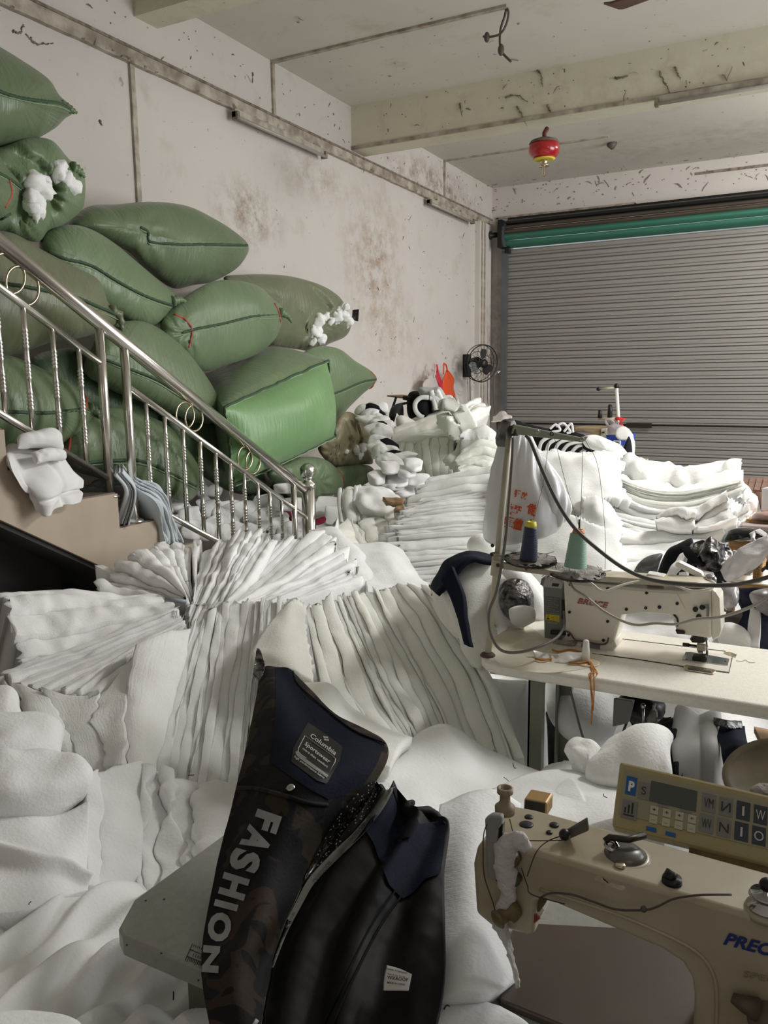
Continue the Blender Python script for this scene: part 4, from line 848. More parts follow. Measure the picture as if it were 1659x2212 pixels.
# --- far pile under the bags
pile('far upright block of cream wadding below the black and white scraps', [
    [(866, 962, 6.3), (856, 1000, 6.2), (862, 1042, 6.1)], [(905, 948, 6.35), (905, 990, 6.2), (908, 1045, 6.1)], [(940, 946, 6.3), (942, 990, 6.2), (945, 1042, 6.1)], [(985, 950, 6.3), (982, 990, 6.2), (978, 1040, 6.1)]], 10, .8, 'wad_warm', off=.01, rag=.02, seed=53, bulge=.3)
pile('slanted top sheets of the far cream wadding block', [[(852, 958, 6.35), (905, 944, 6.3), (985, 940, 6.3)], [(850, 942, 6.5), (905, 925, 6.55), (985, 905, 6.6)], [(880, 920, 7.0), (930, 900, 7.0), (990, 882, 7.0)]], 6, .4, 'wad_warm', off=.015, rag=.03, seed=54, bulge=.35)
def ribbon(label, path, w, T, m='wad_warm', seed=0, grow=(1, 1)):
    """a strip of wadding curling along a path; w half width in picture px, vertical across"""
    a = np.array(path, float); g = []
    for s in (-1, 0, 1):
        g.append([(x+s*w*nx, y+s*w*ny, r) for (x, y, r, nx, ny) in a])
    return wsheet(label, g, T, m, amp=.02, seed=seed, rag=.03, nw=16, nu=50)
ribbon('curling wadding strip flopping left off the far block', [(948, 912, 5.9, .2, 1), (975, 925, 5.8, -.2, 1), (998, 945, 5.8, -.8, .6), (1008, 965, 5.8, -1, 0)], 12, .09, seed=55)
ribbon('tall curling wadding strip standing at the centre of the far block', [(972, 890, 5.9, 1, .2), (998, 890, 5.9, 1, -.3), (1016, 925, 5.8, 1, 0), (1012, 965, 5.8, .9, .3), (985, 1000, 5.7, .6, .8)], 15, .09, seed=56)
ribbon('folded upright wadding slab on the right of the far block', [(1000, 878, 6.0, 1, 0), (1008, 905, 5.95, 1, 0), (1016, 940, 5.9, 1, 0)], 12, .1, seed=57)
pile('fanned wadding ends at the top right of the far block', [[(1018, 925, 6.0), (1035, 915, 6.1), (1060, 905, 6.2)], [(1012, 905, 6.1), (1030, 890, 6.2), (1056, 890, 6.3)], [(1010, 890, 6.2), (1020, 878, 6.3), (1034, 874, 6.4)]], 6, .5, 'wad_warm', off=.03, rag=.05, seed=58, bulge=.5, nu=30)
pile('rounded slabs of wadding slumped right of the far block', [[(1010, 935, 5.7), (1050, 918, 5.8), (1082, 950, 5.7)], [(1005, 975, 5.6), (1050, 970, 5.5), (1088, 990, 5.6)], [(1010, 1010, 5.5), (1050, 1020, 5.4), (1088, 1020, 5.5)]], 7, .4, 'wad', seed=59, off=.05, rag=.05, bulge=.6, wave=.05)
pile('rolled wadding with striped cut edges right of the far block', [[(1000, 1040, 5.2), (1040, 1045, 5.2), (1085, 1040, 5.2)], [(990, 1005, 5.4), (1035, 990, 5.4), (1085, 1000, 5.4)], [(1005, 975, 5.5), (1040, 955, 5.5), (1070, 960, 5.5)]], 8, .6, 'wad_warm', off=.015, rag=.03, seed=60, bulge=.4, nu=40)
# --- pile beside the newel
pile('wadding block with upright left edge beyond the newel post', [[(733, 1058, 4.9), (730, 1090, 4.8), (735, 1125, 4.6)], [(760, 1052, 4.9), (758, 1090, 4.75), (765, 1130, 4.6)], [(800, 1058, 4.9), (800, 1090, 4.75), (805, 1120, 4.65)]], 6, .6, 'wad', off=.012, rag=.02, seed=61, bulge=.4, nu=40)
wpillow('puffy white wadding top bulging over the block beyond the newel', [[(750, 1056, 4.95), (800, 1048, 5.0), (850, 1062, 5.0)], [(765, 1085, 4.75), (815, 1085, 4.7), (870, 1085, 4.75)], [(780, 1110, 4.65), (830, 1115, 4.6), (880, 1105, 4.65)]], .12, 'wad', seed=62, amp=.10, fs=6)
pile('drooping folds of wadding between the newel and the wide stack', [[(700, 1150, 4.3), (690, 1180, 4.2), (700, 1230, 4.0)], [(760, 1125, 4.5), (775, 1170, 4.3), (790, 1240, 4.0)], [(830, 1110, 4.6), (845, 1160, 4.35), (850, 1210, 4.15)], [(885, 1095, 4.6), (880, 1140, 4.4), (868, 1190, 4.2)]], 9, .6, 'wad_warm', off=.03, rag=.03, seed=63, bulge=.4, wave=.04)
wsheet('smooth grey-white wadding sheet sliding down left of the wide stack', [[(665, 1140, 4.2), (720, 1135, 4.2), (770, 1180, 4.1)], [(690, 1200, 3.9), (750, 1190, 3.9), (800, 1220, 3.85)], [(745, 1270, 3.55), (790, 1265, 3.6), (830, 1275, 3.6)]], .06, amp=.03, seed=64)
wsheet('smooth slumped wadding sheet under the ragged left ends of the wide stack', [[(760, 1170, 4.1), (820, 1165, 4.1), (870, 1190, 4.05)], [(780, 1215, 3.85), (840, 1210, 3.85), (895, 1235, 3.85)], [(790, 1275, 3.5), (850, 1275, 3.55), (925, 1275, 3.6)]], .06, amp=.03, seed=65)
# --- foreground right
wsheet('smooth white wadding lining spilling from the jacket collar', [[(572, 1432, 2.42), (640, 1470, 2.42), (705, 1478, 2.4), (760, 1540, 2.3), (880, 1590, 2.15)], [(580, 1470, 2.25), (640, 1510, 2.2), (710, 1530, 2.15), (770, 1590, 2.05), (850, 1620, 1.98)], [(600, 1520, 2.08), (660, 1560, 2.0), (730, 1600, 1.92), (790, 1640, 1.86), (830, 1660, 1.84)]], .03, 'wad_warm', amp=.02, seed=66)
wsheet('large smooth white wadding sheet behind the jacket with black specks', [
    [(850, 1612, 2.2), (900, 1578, 2.3), (960, 1568, 2.3), (1040, 1620, 2.3), (1110, 1662, 2.25), (1180, 1690, 2.2)], [(800, 1645, 1.98), (890, 1640, 2.05), (970, 1650, 2.08), (1050, 1690, 2.08), (1130, 1690, 2.1), (1200, 1680, 2.1)],
    [(792, 1690, 1.82), (890, 1700, 1.85), (970, 1710, 1.9), (1060, 1730, 1.88), (1140, 1720, 1.9), (1230, 1700, 1.9)], [(830, 1760, 1.62), (890, 1780, 1.62), (960, 1790, 1.65), (1060, 1790, 1.62), (1150, 1770, 1.7), (1260, 1760, 1.7)]], .06, amp=.025, fs=3, seed=67, nu=80)
wsheet('long white wadding sheet lying between the jacket and the near sewing machine', [
    [(935, 1740, -.84), (1000, 1715, -.84), (1060, 1715, -.83), (1110, 1745, -.82)], [(920, 1850, -.83), (985, 1840, -.85), (1030, 1830, -.84), (1060, 1840, -.81)], [(915, 1960, -.82), (980, 1950, -.84), (1030, 1950, -.83), (1068, 1970, -.79)],
    [(905, 2060, -.81), (975, 2060, -.83), (1030, 2060, -.82), (1082, 2070, -.79)], [(925, 2160, -.81), (980, 2150, -.82), (1040, 2150, -.81), (1095, 2118, -.79)]], .03, amp=.012, fs=6, seed=68, m='wad_cool')
wsheet('white wadding corner at the bottom edge beside the machine bed', [[(935, 2150, -.80), (990, 2158, -.80), (1055, 2180, -.79)], [(905, 2220, -.80), (1000, 2230, -.80), (1120, 2225, -.79)], [(890, 2300, -.79), (1000, 2300, -.79), (1150, 2300, -.785)]], .02, amp=.008, seed=69, m='wad_cool')
wsheet('white wadding sheet lying behind the near sewing machine', [
    [(1050, 1712, 1.9), (1120, 1680, 2.0), (1200, 1672, 2.05), (1330, 1705, 2.0), (1420, 1720, 2.0)], [(1050, 1760, 1.7), (1130, 1740, 1.75), (1220, 1735, 1.78), (1330, 1740, 1.75), (1420, 1750, 1.75)], [(1090, 1800, 1.56), (1150, 1800, 1.56), (1230, 1795, 1.56), (1320, 1775, 1.58), (1420, 1790, 1.58)]], .05, amp=.02, fs=3, seed=70)
wpillow('small pointed white wadding lump left of the big lump under the table', [[(1206, 1632, 2.15), (1240, 1612, 2.18), (1268, 1622, 2.15), (1290, 1650, 2.1)], [(1225, 1660, 2.08), (1245, 1690, 2.02), (1262, 1705, 2.0), (1285, 1690, 2.02)]], .09, 'wad', seed=71, amp=.035, p=4, fs=9)
wpillow('big white wadding lump with black threads under the sewing table', [[(1284, 1640, 2.1), (1330, 1606, 2.12), (1385, 1604, 2.12), (1420, 1640, 2.1)], [(1272, 1680, 2.02), (1320, 1680, 1.98), (1380, 1670, 1.98), (1436, 1670, 2.0)], [(1280, 1712, 1.98), (1330, 1735, 1.92), (1390, 1740, 1.92), (1440, 1700, 1.96)]], .12, 'wad', seed=72, amp=.05, p=4, fs=7)
wsheet('white wadding mound in front of the table leg', [[(1130, 1690, 2.2), (1180, 1660, 2.25), (1240, 1660, 2.2), (1300, 1690, 2.15)], [(1130, 1730, 2.0), (1190, 1720, 2.0), (1250, 1715, 2.0), (1310, 1730, 1.95)], [(1140, 1780, 1.8), (1200, 1780, 1.8), (1260, 1775, 1.8), (1320, 1780, 1.75)]], .06, 'wad', amp=.02, seed=73, rag=.02)
wpillow('white wadding stuffed behind the table leg', [[(1050, 1470, 2.75), (1110, 1480, 2.8), (1160, 1490, 2.8)], [(1050, 1560, 2.7), (1110, 1570, 2.7), (1170, 1580, 2.7)], [(1080, 1680, 2.6), (1120, 1690, 2.6), (1170, 1680, 2.6)]], .3, seed=74, amp=.04)
wpillow('white wadding sack-like bulge hanging under the sewing table', [[(1165, 1470, 3.0), (1240, 1480, 3.0), (1340, 1490, 3.0)], [(1180, 1540, 2.9), (1250, 1550, 2.85), (1330, 1550, 2.9)], [(1230, 1610, 2.8), (1260, 1625, 2.75), (1310, 1610, 2.8)]], .3, seed=75, amp=.04)
wsheet('white wadding seen through the gap of the sewing machine arm', [[(1330, 1300, 3.5), (1420, 1305, 3.5), (1520, 1330, 3.5), (1640, 1360, 3.4)], [(1320, 1350, 3.2), (1420, 1360, 3.2), (1520, 1370, 3.2), (1620, 1400, 3.2)], [(1320, 1420, 2.95), (1420, 1430, 2.95), (1520, 1440, 2.95), (1610, 1450, 2.95)]], .05, amp=.04, seed=76)
# ================================================================== SEWING TABLE WITH THE CREAM MACHINE (middle distance)
M['table'] = mat('cream_table_laminate', (240, 237, 226), .45, noise=(90, .5, (226, 222, 208)), bump=(260, .15))
M['dust_brown'] = mat('dust_stain', (212, 203, 182), .9, noise=(8, .8, (232, 227, 212)))
M['leg_green'] = mat('table_leg_paint', (128, 132, 112), .5, noise=(5, .4, (112, 114, 98)))
M['cream'] = mat('machine_cream_enamel', (236, 230, 218), .32, noise=(9, .45, (222, 214, 198)), coat=.2)
M['cream_dull'] = mat('machine_cream_enamel_dull', (206, 198, 178), .4, noise=(20, .6, (170, 158, 134)))  # duller, mottled cream for the arm top
M['grey_box'] = mat('motor_box_grey', (128, 128, 124), .5, noise=(6, .3, (112, 112, 108)))
M['grey_label'] = mat('label_grey', (100, 100, 98), .6)
M['chrome'] = mat('chrome', (190, 190, 190), .15, 1.0)
M['white_plastic'] = mat('white_plastic', (240, 238, 232), .3)
M['print_grey'] = mat('print_pale_grey', (178, 178, 172), .6); M['print_dark'] = mat('print_dark', (50, 48, 48), .6)
M['logo_red'] = mat('logo_red', (168, 62, 62), .5); M['yellow'] = mat('label_yellow', (228, 206, 40), .5)
M['lint'] = mat('grey_lint', (170, 165, 158), .98, noise=(40, .8, (120, 116, 110)), bump=(200, .6)); M['lint_white'] = mat('white_lint', (212, 210, 206), .98, bump=(150, .5))
M['arm_green'] = mat('stand_arm_greygreen', (142, 144, 126), .4, noise=(8, .5, (120, 120, 104)))
M['stand_cream'] = mat('stand_cream', (196, 192, 172), .4, noise=(10, .5, (150, 138, 112)))
zt1 = .77
t1 = Thing('sewing_table', 'long cream sewing table carrying the red-lettered machine', 'table', loc=(-.3, 2.5, 0))
def rslab(pts, z0, z1): return prism([(x, y, z0) for x, y in pts], (0, 0, z1-z0))
top1 = [(-.905, 2.355), (-.89, 2.315), (-.86, 2.28), (-.82, 2.265), (.40, 2.265), (.40, 2.775), (-.90, 2.775), (-.925, 2.75)]
to1 = t1.add('tabletop', rslab(top1, .728, zt1), M['table'], angle=40, bevel=.012)
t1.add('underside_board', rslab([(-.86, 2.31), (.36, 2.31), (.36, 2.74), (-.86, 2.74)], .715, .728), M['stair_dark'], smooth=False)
for xx in (-.74, .22):
    lg = t1.add('leg', join(box((xx, 2.33, .02), (xx+.045, 2.36, .715)), box((xx, 2.33, .02), (xx+.006, 2.40, .715))), M['leg_green'], smooth=False)
    lg2 = t1.add('leg', join(box((xx, 2.68, .02), (xx+.045, 2.71, .715)), box((xx, 2.64, .02), (xx+.006, 2.71, .715))), M['leg_green'], smooth=False)
    t1.add('brace', prism([(xx+.003, 2.40, .60), (xx+.003, 2.40, .57), (xx+.003, 2.52, .70), (xx+.003, 2.52, .715), (xx+.003, 2.50, .715)], (.01, 0, 0)), M['leg_green'], smooth=False)
    t1.add('foot_rail', box((xx, 2.27, 0), (xx+.05, 2.76, .03)), M['leg_green'], smooth=False)
t1.add('crossbar', box((-.72, 2.66, .12), (.22, 2.69, .16)), M['leg_green'], smooth=False)
T1 = BVHTree.FromPolygons([Vector(v) for v in [(-.95, 2.2, zt1), (.5, 2.2, zt1), (.5, 2.8, zt1), (-.95, 2.8, zt1)]], [(0, 1, 2, 3)])
def on_t(px, py, dz=0): return P(px, py, z=zt1+dz)
def flat(pts, dz0, dz1, z=None): z = zt1 if z is None else z; return prism([P(x, y, z=z+dz0) for x, y in pts], (0, 0, dz1-dz0))
rg_ = np.random.default_rng(5)
st_ = [P(x, y, z=zt1) for x, y in crc([(1052, 1392), (1120, 1356), (1180, 1392), (1230, 1408), (1300, 1432), (1270, 1452), (1180, 1462), (1100, 1452), (1060, 1430)], 40)]
c_ = np.mean(st_, 0); V = [c_+(0, 0, .0008)]+[q*1+(0, 0, .0008) for q in st_]
t1.add('dust_stain', (np.array(V), [(0, 1+i, 1+(i+1) % 40) for i in range(40)]), M['dust_brown'], label='brownish lint dust on the tabletop')
t1.add('bed_seam', tube([on_t(1322, 1390, .001), on_t(1455, 1409, .001), on_t(1560, 1424, .001)], .0012, 5), M['print_dark'])
t1.add('bed_seam', tube([on_t(1272, 1422, .001), on_t(1380, 1439, .001), on_t(1466, 1455, .001), on_t(1566, 1471, .001), on_t(1574, 1438, .001)], .0014, 5), M['print_dark'])
t1.add('knee_slot', flat([(1468, 1457), (1474, 1455), (1534, 1466), (1538, 1471), (1532, 1475), (1472, 1464)], 0, .006), M['brass'], bevel=.002, smooth=False, label='rounded metal pull on the table')
t1.add('slot_gap', flat([(1478, 1458), (1526, 1467), (1528, 1470), (1478, 1462)], .005, .007), M['print_dark'], smooth=False)
t1.add('hinge', flat([(1556, 1428), (1568, 1428), (1584, 1434), (1582, 1438), (1572, 1436)], 0, .004), M['brass'], smooth=False)
# --- machine
FP = 2.54
mc = Thing('sewing_machine', 'cream industrial sewing machine with red lettering on its back', 'sewing machine', loc=(-.46, 2.6, zt1))
body = [(1213, 1263), (1300, 1275), (1393, 1288), (1460, 1293), (1532, 1291), (1531, 1397), (1500, 1392), (1456, 1385), (1452, 1370), (1447, 1352), (1439, 1343), (1393, 1338), (1350, 1337), (1337, 1341), (1332, 1358), (1322, 1392), (1315, 1412), (1300, 1418), (1215, 1402)]
mb = outline_face(body, dict(y=FP), (0, .115, 0)); mc.add('machine_body', mb, M['cream'], angle=40, bevel=.008)
mc.add('arm_top', prism([P(x, y, y=FP+.012) for x, y in [(1218, 1262), (1530, 1290), (1524, 1283), (1500, 1274), (1225, 1250)]], (0, .09, 0)), M['cream_dull'], angle=40, bevel=.004)
mc.add('face_plate', outline_face([(1532, 1293), (1541, 1295), (1550, 1310), (1552, 1380), (1548, 1392), (1536, 1399), (1531, 1397)], dict(y=FP+.004), (0, .10, 0)), M['cream'], angle=40, bevel=.004, label='rounded cream end cap of the head')
mc.add('cover_plate', outline_face([(1217, 1269), (1300, 1280), (1393, 1292), (1458, 1297), (1475, 1331), (1468, 1344), (1449, 1342), (1393, 1336), (1337, 1340), (1330, 1358), (1308, 1393), (1288, 1396), (1217, 1386)], dict(y=FP-.004), (0, .006, 0)), M['cream'], angle=40, bevel=.0015)
mc.add('column_base', prism([P(x, y, y=FP-.006) for x, y in [(1213, 1398), (1300, 1402), (1320, 1396), (1326, 1408), (1318, 1418), (1300, 1424), (1213, 1410)]], (0, .13, 0)), M['cream'], angle=40, bevel=.005)
mc.add('bed_plate', flat([(1300, 1426), (1466, 1453), (1566, 1470), (1573, 1436), (1325, 1392)], 0, .0016), M['cream'], smooth=False)
for (x, y, r) in ((1228, 1272, 3), (1225, 1331.6, 3), (1307, 1353.7, 3), (1297, 1394, 3), (1222, 1381, 3), (1309, 1283, 3.5), (1392.5, 1294, 3), (1348, 1328.5, 3), (1390, 1326.5, 3), (1419.5, 1325.5, 3.4), (1458, 1318.6, 3), (1497, 1332, 5), (1512, 1328, 5), (1504, 1348, 5)):
    c_ = P(x, y, y=FP-.005); rr_ = r/1745*c_[1]*1.1
    mc.add('screw', lathe([(rr_, 0), (rr_, .003), (rr_*.5, .0035)], c_, (0, -1, 0), 12), M['black'])
# lever, hook
mc.add('lever', join(tube([P(1523, 1322, y=FP-.01), P(1524, 1330, y=FP-.012)], .008, 10), box(P(1520, 1348, y=FP-.014)+np.array([0, 0, 0]), P(1528, 1328, y=FP-.006))), M['grey_box'], angle=40)
mc.add('arm_gap', tube([P(x, y, y=FP-.002) for x, y in [(1450, 1342), (1457, 1350), (1459, 1360), (1457, 1368)]], .003, 6), M['print_dark'])
mc.add('black_latch', outline_face([(1452, 1376), (1472, 1379), (1473, 1386), (1456, 1385)], dict(y=FP-.01), (0, .02, 0)), M['black'], smooth=False, bevel=.002)
# needle bar and foot
hd = mc.add('needle_clamp', outline_face([(1483, 1396), (1492, 1389), (1514, 1392), (1518, 1402), (1512, 1406), (1488, 1404)], dict(y=FP+.02), (0, .04, 0)), M['dark_metal'], smooth=False, bevel=.002)
mc.add('needle_bar', tube([P(1520, 1395, y=FP+.03), P(1520, 1436, y=FP+.03)], .0035, 8), M['chrome'])
mc.add('foot_bracket', outline_face([(1498, 1408), (1516, 1411), (1516, 1424), (1498, 1422)], dict(y=FP+.02), (0, .02, 0)), M['stand_cream'], smooth=False, bevel=.001)
mc.add('cylinder', tube([P(1506, 1422, y=FP+.03), P(1506, 1434, y=FP+.03)], .009, 12), M['chrome'])
mc.add('side_bolt', join(tube([P(1468, 1407, y=FP+.03), P(1482, 1409, y=FP+.03)], .006, 8), tube([P(1482, 1409, y=FP+.03), P(1500, 1412, y=FP+.03)], .004, 8)), M['dark_metal'])
mc.add('presser_foot', outline_face([(1487, 1434), (1515, 1434), (1521, 1440), (1516, 1448), (1487, 1444)], dict(y=FP+.0), (0, .03, 0)), M['dark_metal'], smooth=False, bevel=.002)
mc.add('throat_plate', flat([(1466, 1441), (1474, 1425), (1484, 1425), (1568, 1442), (1564, 1456)], .0017, .004), M['chrome'], smooth=False)
mc.add('throat_hole', flat([(1488, 1441), (1494, 1434), (1520, 1438), (1518, 1446)], .004, .0046), M['print_dark'], smooth=False)
for x, y in ((1475, 1440), (1559, 1446)): mc.add('screw', lathe([(.003, 0), (.003, .0012)], on_t(x, y, .004), (0, 0, 1), 10), M['black'])
TB = bvh(mb)
mc.add('lettering', text_on(bvh(outline_face([(1200, 1250), (1600, 1300), (1600, 1420), (1200, 1420)], dict(y=FP-.005), (0, .003, 0))), 'BRUCE', (1242, 1313), (1305, 1324.5), 12, bold=.03, shear=.28), M['logo_red'], smooth=False, label='red slanted word BRUCE')
for k_ in range(3):
    a_ = P(1242+k_*1.0, 1315.2-k_*3.6-2.2, y=FP-.0066); b_ = P(1306+k_*1.2, 1326.4-k_*3.6-2.2, y=FP-.0066); mc.add('lettering_line', tube([a_, b_], .0005, 4), M['cream'])
# motor box
gb = outline_face([(1169, 1272), (1175, 1253), (1213, 1262), (1207, 1392), (1169, 1387)], dict(y=FP+.03), (0, .12, 0))
go = mc.add('motor_box', gb, M['grey_box'], smooth=False, bevel=.004, label='grey motor box with warning labels')
GT = bvh(gb)
mc.add('motor_box_top', outline_face([(1170, 1272), (1176, 1252), (1214, 1262), (1210, 1282), (1172, 1277)], dict(y=FP+.028), (0, .118, 0)), mat('motor_cap_pale', (176, 174, 168), .4), smooth=False, bevel=.003, parent=go)
for nm_, q_, m_ in (('info_label', [(1175, 1296), (1204, 1301), (1203, 1334), (1175, 1330)], 'grey_label'), ('warning_label', [(1173.5, 1335), (1203, 1339), (1202.5, 1352.5), (1173, 1347)], 'yellow'), ('power_switch', [(1190, 1268), (1205, 1270), (1202, 1276.5), (1187.5, 1274.5)], 'black')):
    mc.add(nm_, patch_on(GT, q_, .0022 if nm_ == 'power_switch' else .0015, 2), M[m_], smooth=False, parent=go)
for k_ in range(7): mc.add('fine_print', text_on(GT, ['AC SERVO MOTOR', 'Model DDL-1', 'Input 220V 50Hz', 'Output 550W', 'IP54  CLASS B', 'Max 5000 rpm', 'No. 0138'][k_], (1177, 1301+k_*4.4), (1202-(k_ % 3)*4, 1304.6+k_*4.4), 2.2, lift=.0022), M['print_grey'], smooth=False, parent=go)
mc.add('fine_print', text_on(GT, 'BRUCE', (1178, 1354), (1198, 1357), 3.4, bold=.02, lift=.002), M['print_grey'], smooth=False, parent=go)
mc.add('warning_mark', text_on(GT, '注意', (1174.5, 1339.5), (1181, 1340.6), 3.2, lift=.0024), M['print_dark'], smooth=False, parent=go)
mc.add('warning_triangle', (np.array([hit(GT, x, y, .0024) for x, y in [(1178, 1341.5), (1182.5, 1347), (1174, 1346)]]), [(0, 1, 2)]), M['print_dark'], smooth=False, parent=go)
for k_ in range(4): mc.add('warning_mark', text_on(GT, 'warning text line', (1184, 1340.4+k_*2.9), (1201, 1342.6+k_*2.9), 1.6, lift=.0024), M['print_dark'], smooth=False, parent=go)
mc.add('side_hinge', outline_face([(1163, 1271), (1166, 1258), (1174, 1253), (1172, 1275)], dict(y=FP+.06), (0, .04, 0)), M['grey_box'], smooth=False)
mc.add('connector', join(tube([P(1184, 1374, y=FP+.02), P(1222, 1377, y=FP+.02)], .008, 8), tube([P(1212, 1305, y=FP+.02), P(1211, 1345, y=FP+.02)], .006, 8)), M['dark_metal'])
mc.add('name_plate', outline_face([(1249, 1400), (1289, 1404), (1288, 1415), (1249, 1408)], dict(y=FP-.009), (0, .003, 0)), M['grey_box'], smooth=False)
mc.add('oil_tube', tube(cr([P(x, y, y=FP-.012) for x, y in [(1215, 1372), (1226, 1378), (1236, 1392), (1256, 1396), (1290, 1403), (1304, 1400), (1308, 1389)]], np.linspace(0, 1, 30)), .0028, 6), M['wire'])
mc.add('lint', (lambda v: (v[0]+fbm(v[0]*60, 3)[:, None]*.012, v[1]))(sphere(P(1212, 1400, y=FP-.01), .022, 16, (1.6, .7, .6))), M['lint'], label='grey lint under the motor box')
# white power adapter, lamp arm on top
single('power_adapter', outline_face([(1394, 1252), (1431, 1260), (1430, 1290), (1394, 1283)], dict(y=2.60), (0, .045, 0)), M['white_plastic'], 'small white power adapter box lying on the sewing machine arm', 'adapter', smooth=False, bevel=.003)
lm = Thing('work_lamp', 'white slim work lamp head tilted up behind the sewing machine', 'lamp', loc=P(1508, 1280, y=2.63))
lm.add('lamp_head', prism([P(x, y, y=2.64) for x, y in [(1454, 1238), (1457, 1230), (1464, 1229), (1512, 1254), (1516, 1263), (1510, 1267)]], (0, .035, 0)), M['white_plastic'], smooth=False, bevel=.004)
lm.add('lamp_neck', tube([P(1510, 1261, y=2.65), P(1524, 1266, y=2.65), P(1530, 1270, y=2.65)], .006, 8), M['white_plastic'])
lm.add('lamp_base', lathe([(.022, -.03), (.02, -.02), (.016, 0), (.02, .008), (.018, .014), (.012, .02)], P(1530, 1272, y=2.64), (0, 0, 1), 18), M['chrome'])
# cables
def cable(pts, r, m, label, group=None, n=90):
    q = cr([P(*p) for p in pts], np.linspace(0, 1, n)); return single('cable', tube(q, r, 10), M[m] if isinstance(m, str) else m, label, 'cable', group)
M['cable_grey'] = mat('cable_grey', (112, 108, 100), .5); M['cable_dark'] = mat('cable_dark_grey', (88, 86, 82), .5); M['cable_pale'] = mat('cable_pale', (176, 170, 158), .5); M['cable_white'] = mat('cable_white', (226, 222, 212), .45)
cable([(1140, 948, 2.4), (1150, 962, 2.4), (1172, 1020, 2.36), (1205, 1095, 2.32), (1240, 1150, 2.3), (1290, 1198, 2.28), (1345, 1240, 2.26), (1400, 1265, 2.25), (1470, 1277, 2.2), (1560, 1282, 2.2), (1610, 1277, 2.15), (1690, 1258, 2.1)], .0055, 'cable_dark', 'thick dark grey cable swooping from the stand arm to the right edge')
cable([(1226, 1262, 2.5), (1236, 1282, 2.48), (1262, 1300, 2.46), (1300, 1332, 2.44), (1340, 1354, 2.42), (1372, 1363, 2.4), (1410, 1360, 2.4), (1455, 1363, 2.4), (1500, 1353, 2.36), (1550, 1350, 2.32), (1600, 1336, 2.26), (1640, 1318, 2.2), (1700, 1270, 2.16)], .0042, 'cable_pale', 'pale grey cable hanging in waves across the sewing machine')
cable([(1250, 1256, 2.56), (1275, 1272, 2.56), (1292, 1286, 2.55), (1308, 1287, 2.55), (1340, 1276, 2.57), (1386, 1266, 2.6)], .004, 'cable_white', 'white lead drooping from the thread tray to the power adapter')
cable([(1432, 1276, 2.6), (1455, 1280, 2.58), (1490, 1292, 2.54), (1525, 1290, 2.54), (1541, 1280, 2.57), (1534, 1272, 2.62)], .004, 'cable_white', 'white lead looping from the power adapter to the work lamp')
cable([(1112, 952, 2.46), (1108, 1010, 2.46), (1100, 1090, 2.45), (1092, 1160, 2.44), (1078, 1240, 2.43), (1066, 1290, 2.42), (1052, 1325, 2.42), (1052, 1365, 2.4), (1064, 1398, 2.38), (1084, 1414, 2.38), (1120, 1415, 2.4), (1160, 1404, 2.44), (1196, 1386, 2.5), (1212, 1362, 2.56), (1213, 1330, 2.6)], .0045, 'cable_grey', 'grey cable looping down the thread stand pole onto the table')
cable([(1223, 1500, 2.36), (1232, 1540, 2.35), (1244, 1590, 2.34), (1256, 1630, 2.33)], .0035, 'cable_dark', 'thin dark cable hanging below the front edge of the sewing table')
# --- thread stand
PR = 2.46
ts = Thing('thread_stand', 'cream thread stand with leaning pole, fluffy tray and grey top arm', 'thread stand', loc=P(1045, 1425, z=zt1))
a_ = P(1046, 1422, z=zt1); b_ = P(1106, 935, 2.5)
ts.add('pole', tube([a_, b_], .0105, 14), M['stand_cream']); ts.add('pole_foot', lathe([(.024, 0), (.024, .004), (.018, .01), (.012, .012)], a_, (0, 0, 1), 20), mat('rubber_foot', (92, 70, 60), .7))
def between(f): return a_+(b_-a_)*f
d_ = (b_-a_)/np.linalg.norm(b_-a_)
for f0, f1, r_ in ((.345, .445, .017), (.435, .445, .019)):
    ts.add('clamp', tube([between(f0+.02), between(f1+.02)], r_, 12), M['stand_cream'])
for x, y in ((1062, 1184), (1060, 1203)): ts.add('screw', sphere(P(x, y, 2.43), .006, 8), M['dark_metal'])
ts.add('clamp_block', prism([P(x, y, 2.43) for x, y in [(1061, 1216), (1083, 1220), (1083, 1237), (1061, 1234)]], P(1061, 1216, 2.48)-P(1061, 1216, 2.43)), M['stand_cream'], smooth=False, bevel=.002)
ts.add('screw', sphere(P(1073, 1227, 2.425), .006, 8), M['dark_metal'])
def quadbar(tl, tr, br, bl, r0, r1, th):
    f = [P(*tl, r0), P(*tr, r1), P(*br, r1), P(*bl, r0)]; bk_ = np.array([-.47, .88, 0])*th; return prism(f, bk_)
ts.add('tray_arm', quadbar((1084, 1222), (1242, 1251), (1242, 1262), (1084, 1236), 2.44, 2.5, .02), M['stand_cream'], smooth=False, bevel=.002)
ts.add('tray_arm_end', quadbar((1236, 1251), (1247, 1253), (1243, 1263), (1232, 1264), 2.49, 2.5, .02), M['stand_cream'], smooth=False, bevel=.002)
for x, y in ((1134, 1236), (1232, 1257)): ts.add('screw', sphere(P(x, y, 2.44), .005, 8), mat('rust', (110, 76, 52), .7))
def dish(cx, cy, r0, w, nm):
    c = P(cx, cy, r0); R_ = w/2/1745*r0*1.02; tilt = (.06, -.05, 1)
    o = ts.add(nm, lathe([(R_*.1, -.004), (R_*.9, -.006), (R_, .0), (R_*.97, .004), (R_*.2, .001)], c, tilt, 32), M['dark_metal'])
    rg2 = np.random.default_rng(int(cx)); n_ = 26
    v, f = lathe([(R_*s, .004+.004*math.cos(s*2)) for s in (1.02, .85, .6, .35, .05)], c, tilt, 40); v = v+np.stack([fbm(v*50, 1)*.006, fbm(v*50, 2)*.006, np.abs(fbm(v*70, 3))*.010], -1)
    ts.add('lint', (v, f), M['lint'], parent=o, label='grey fluffy lint coating the tray')
    return c
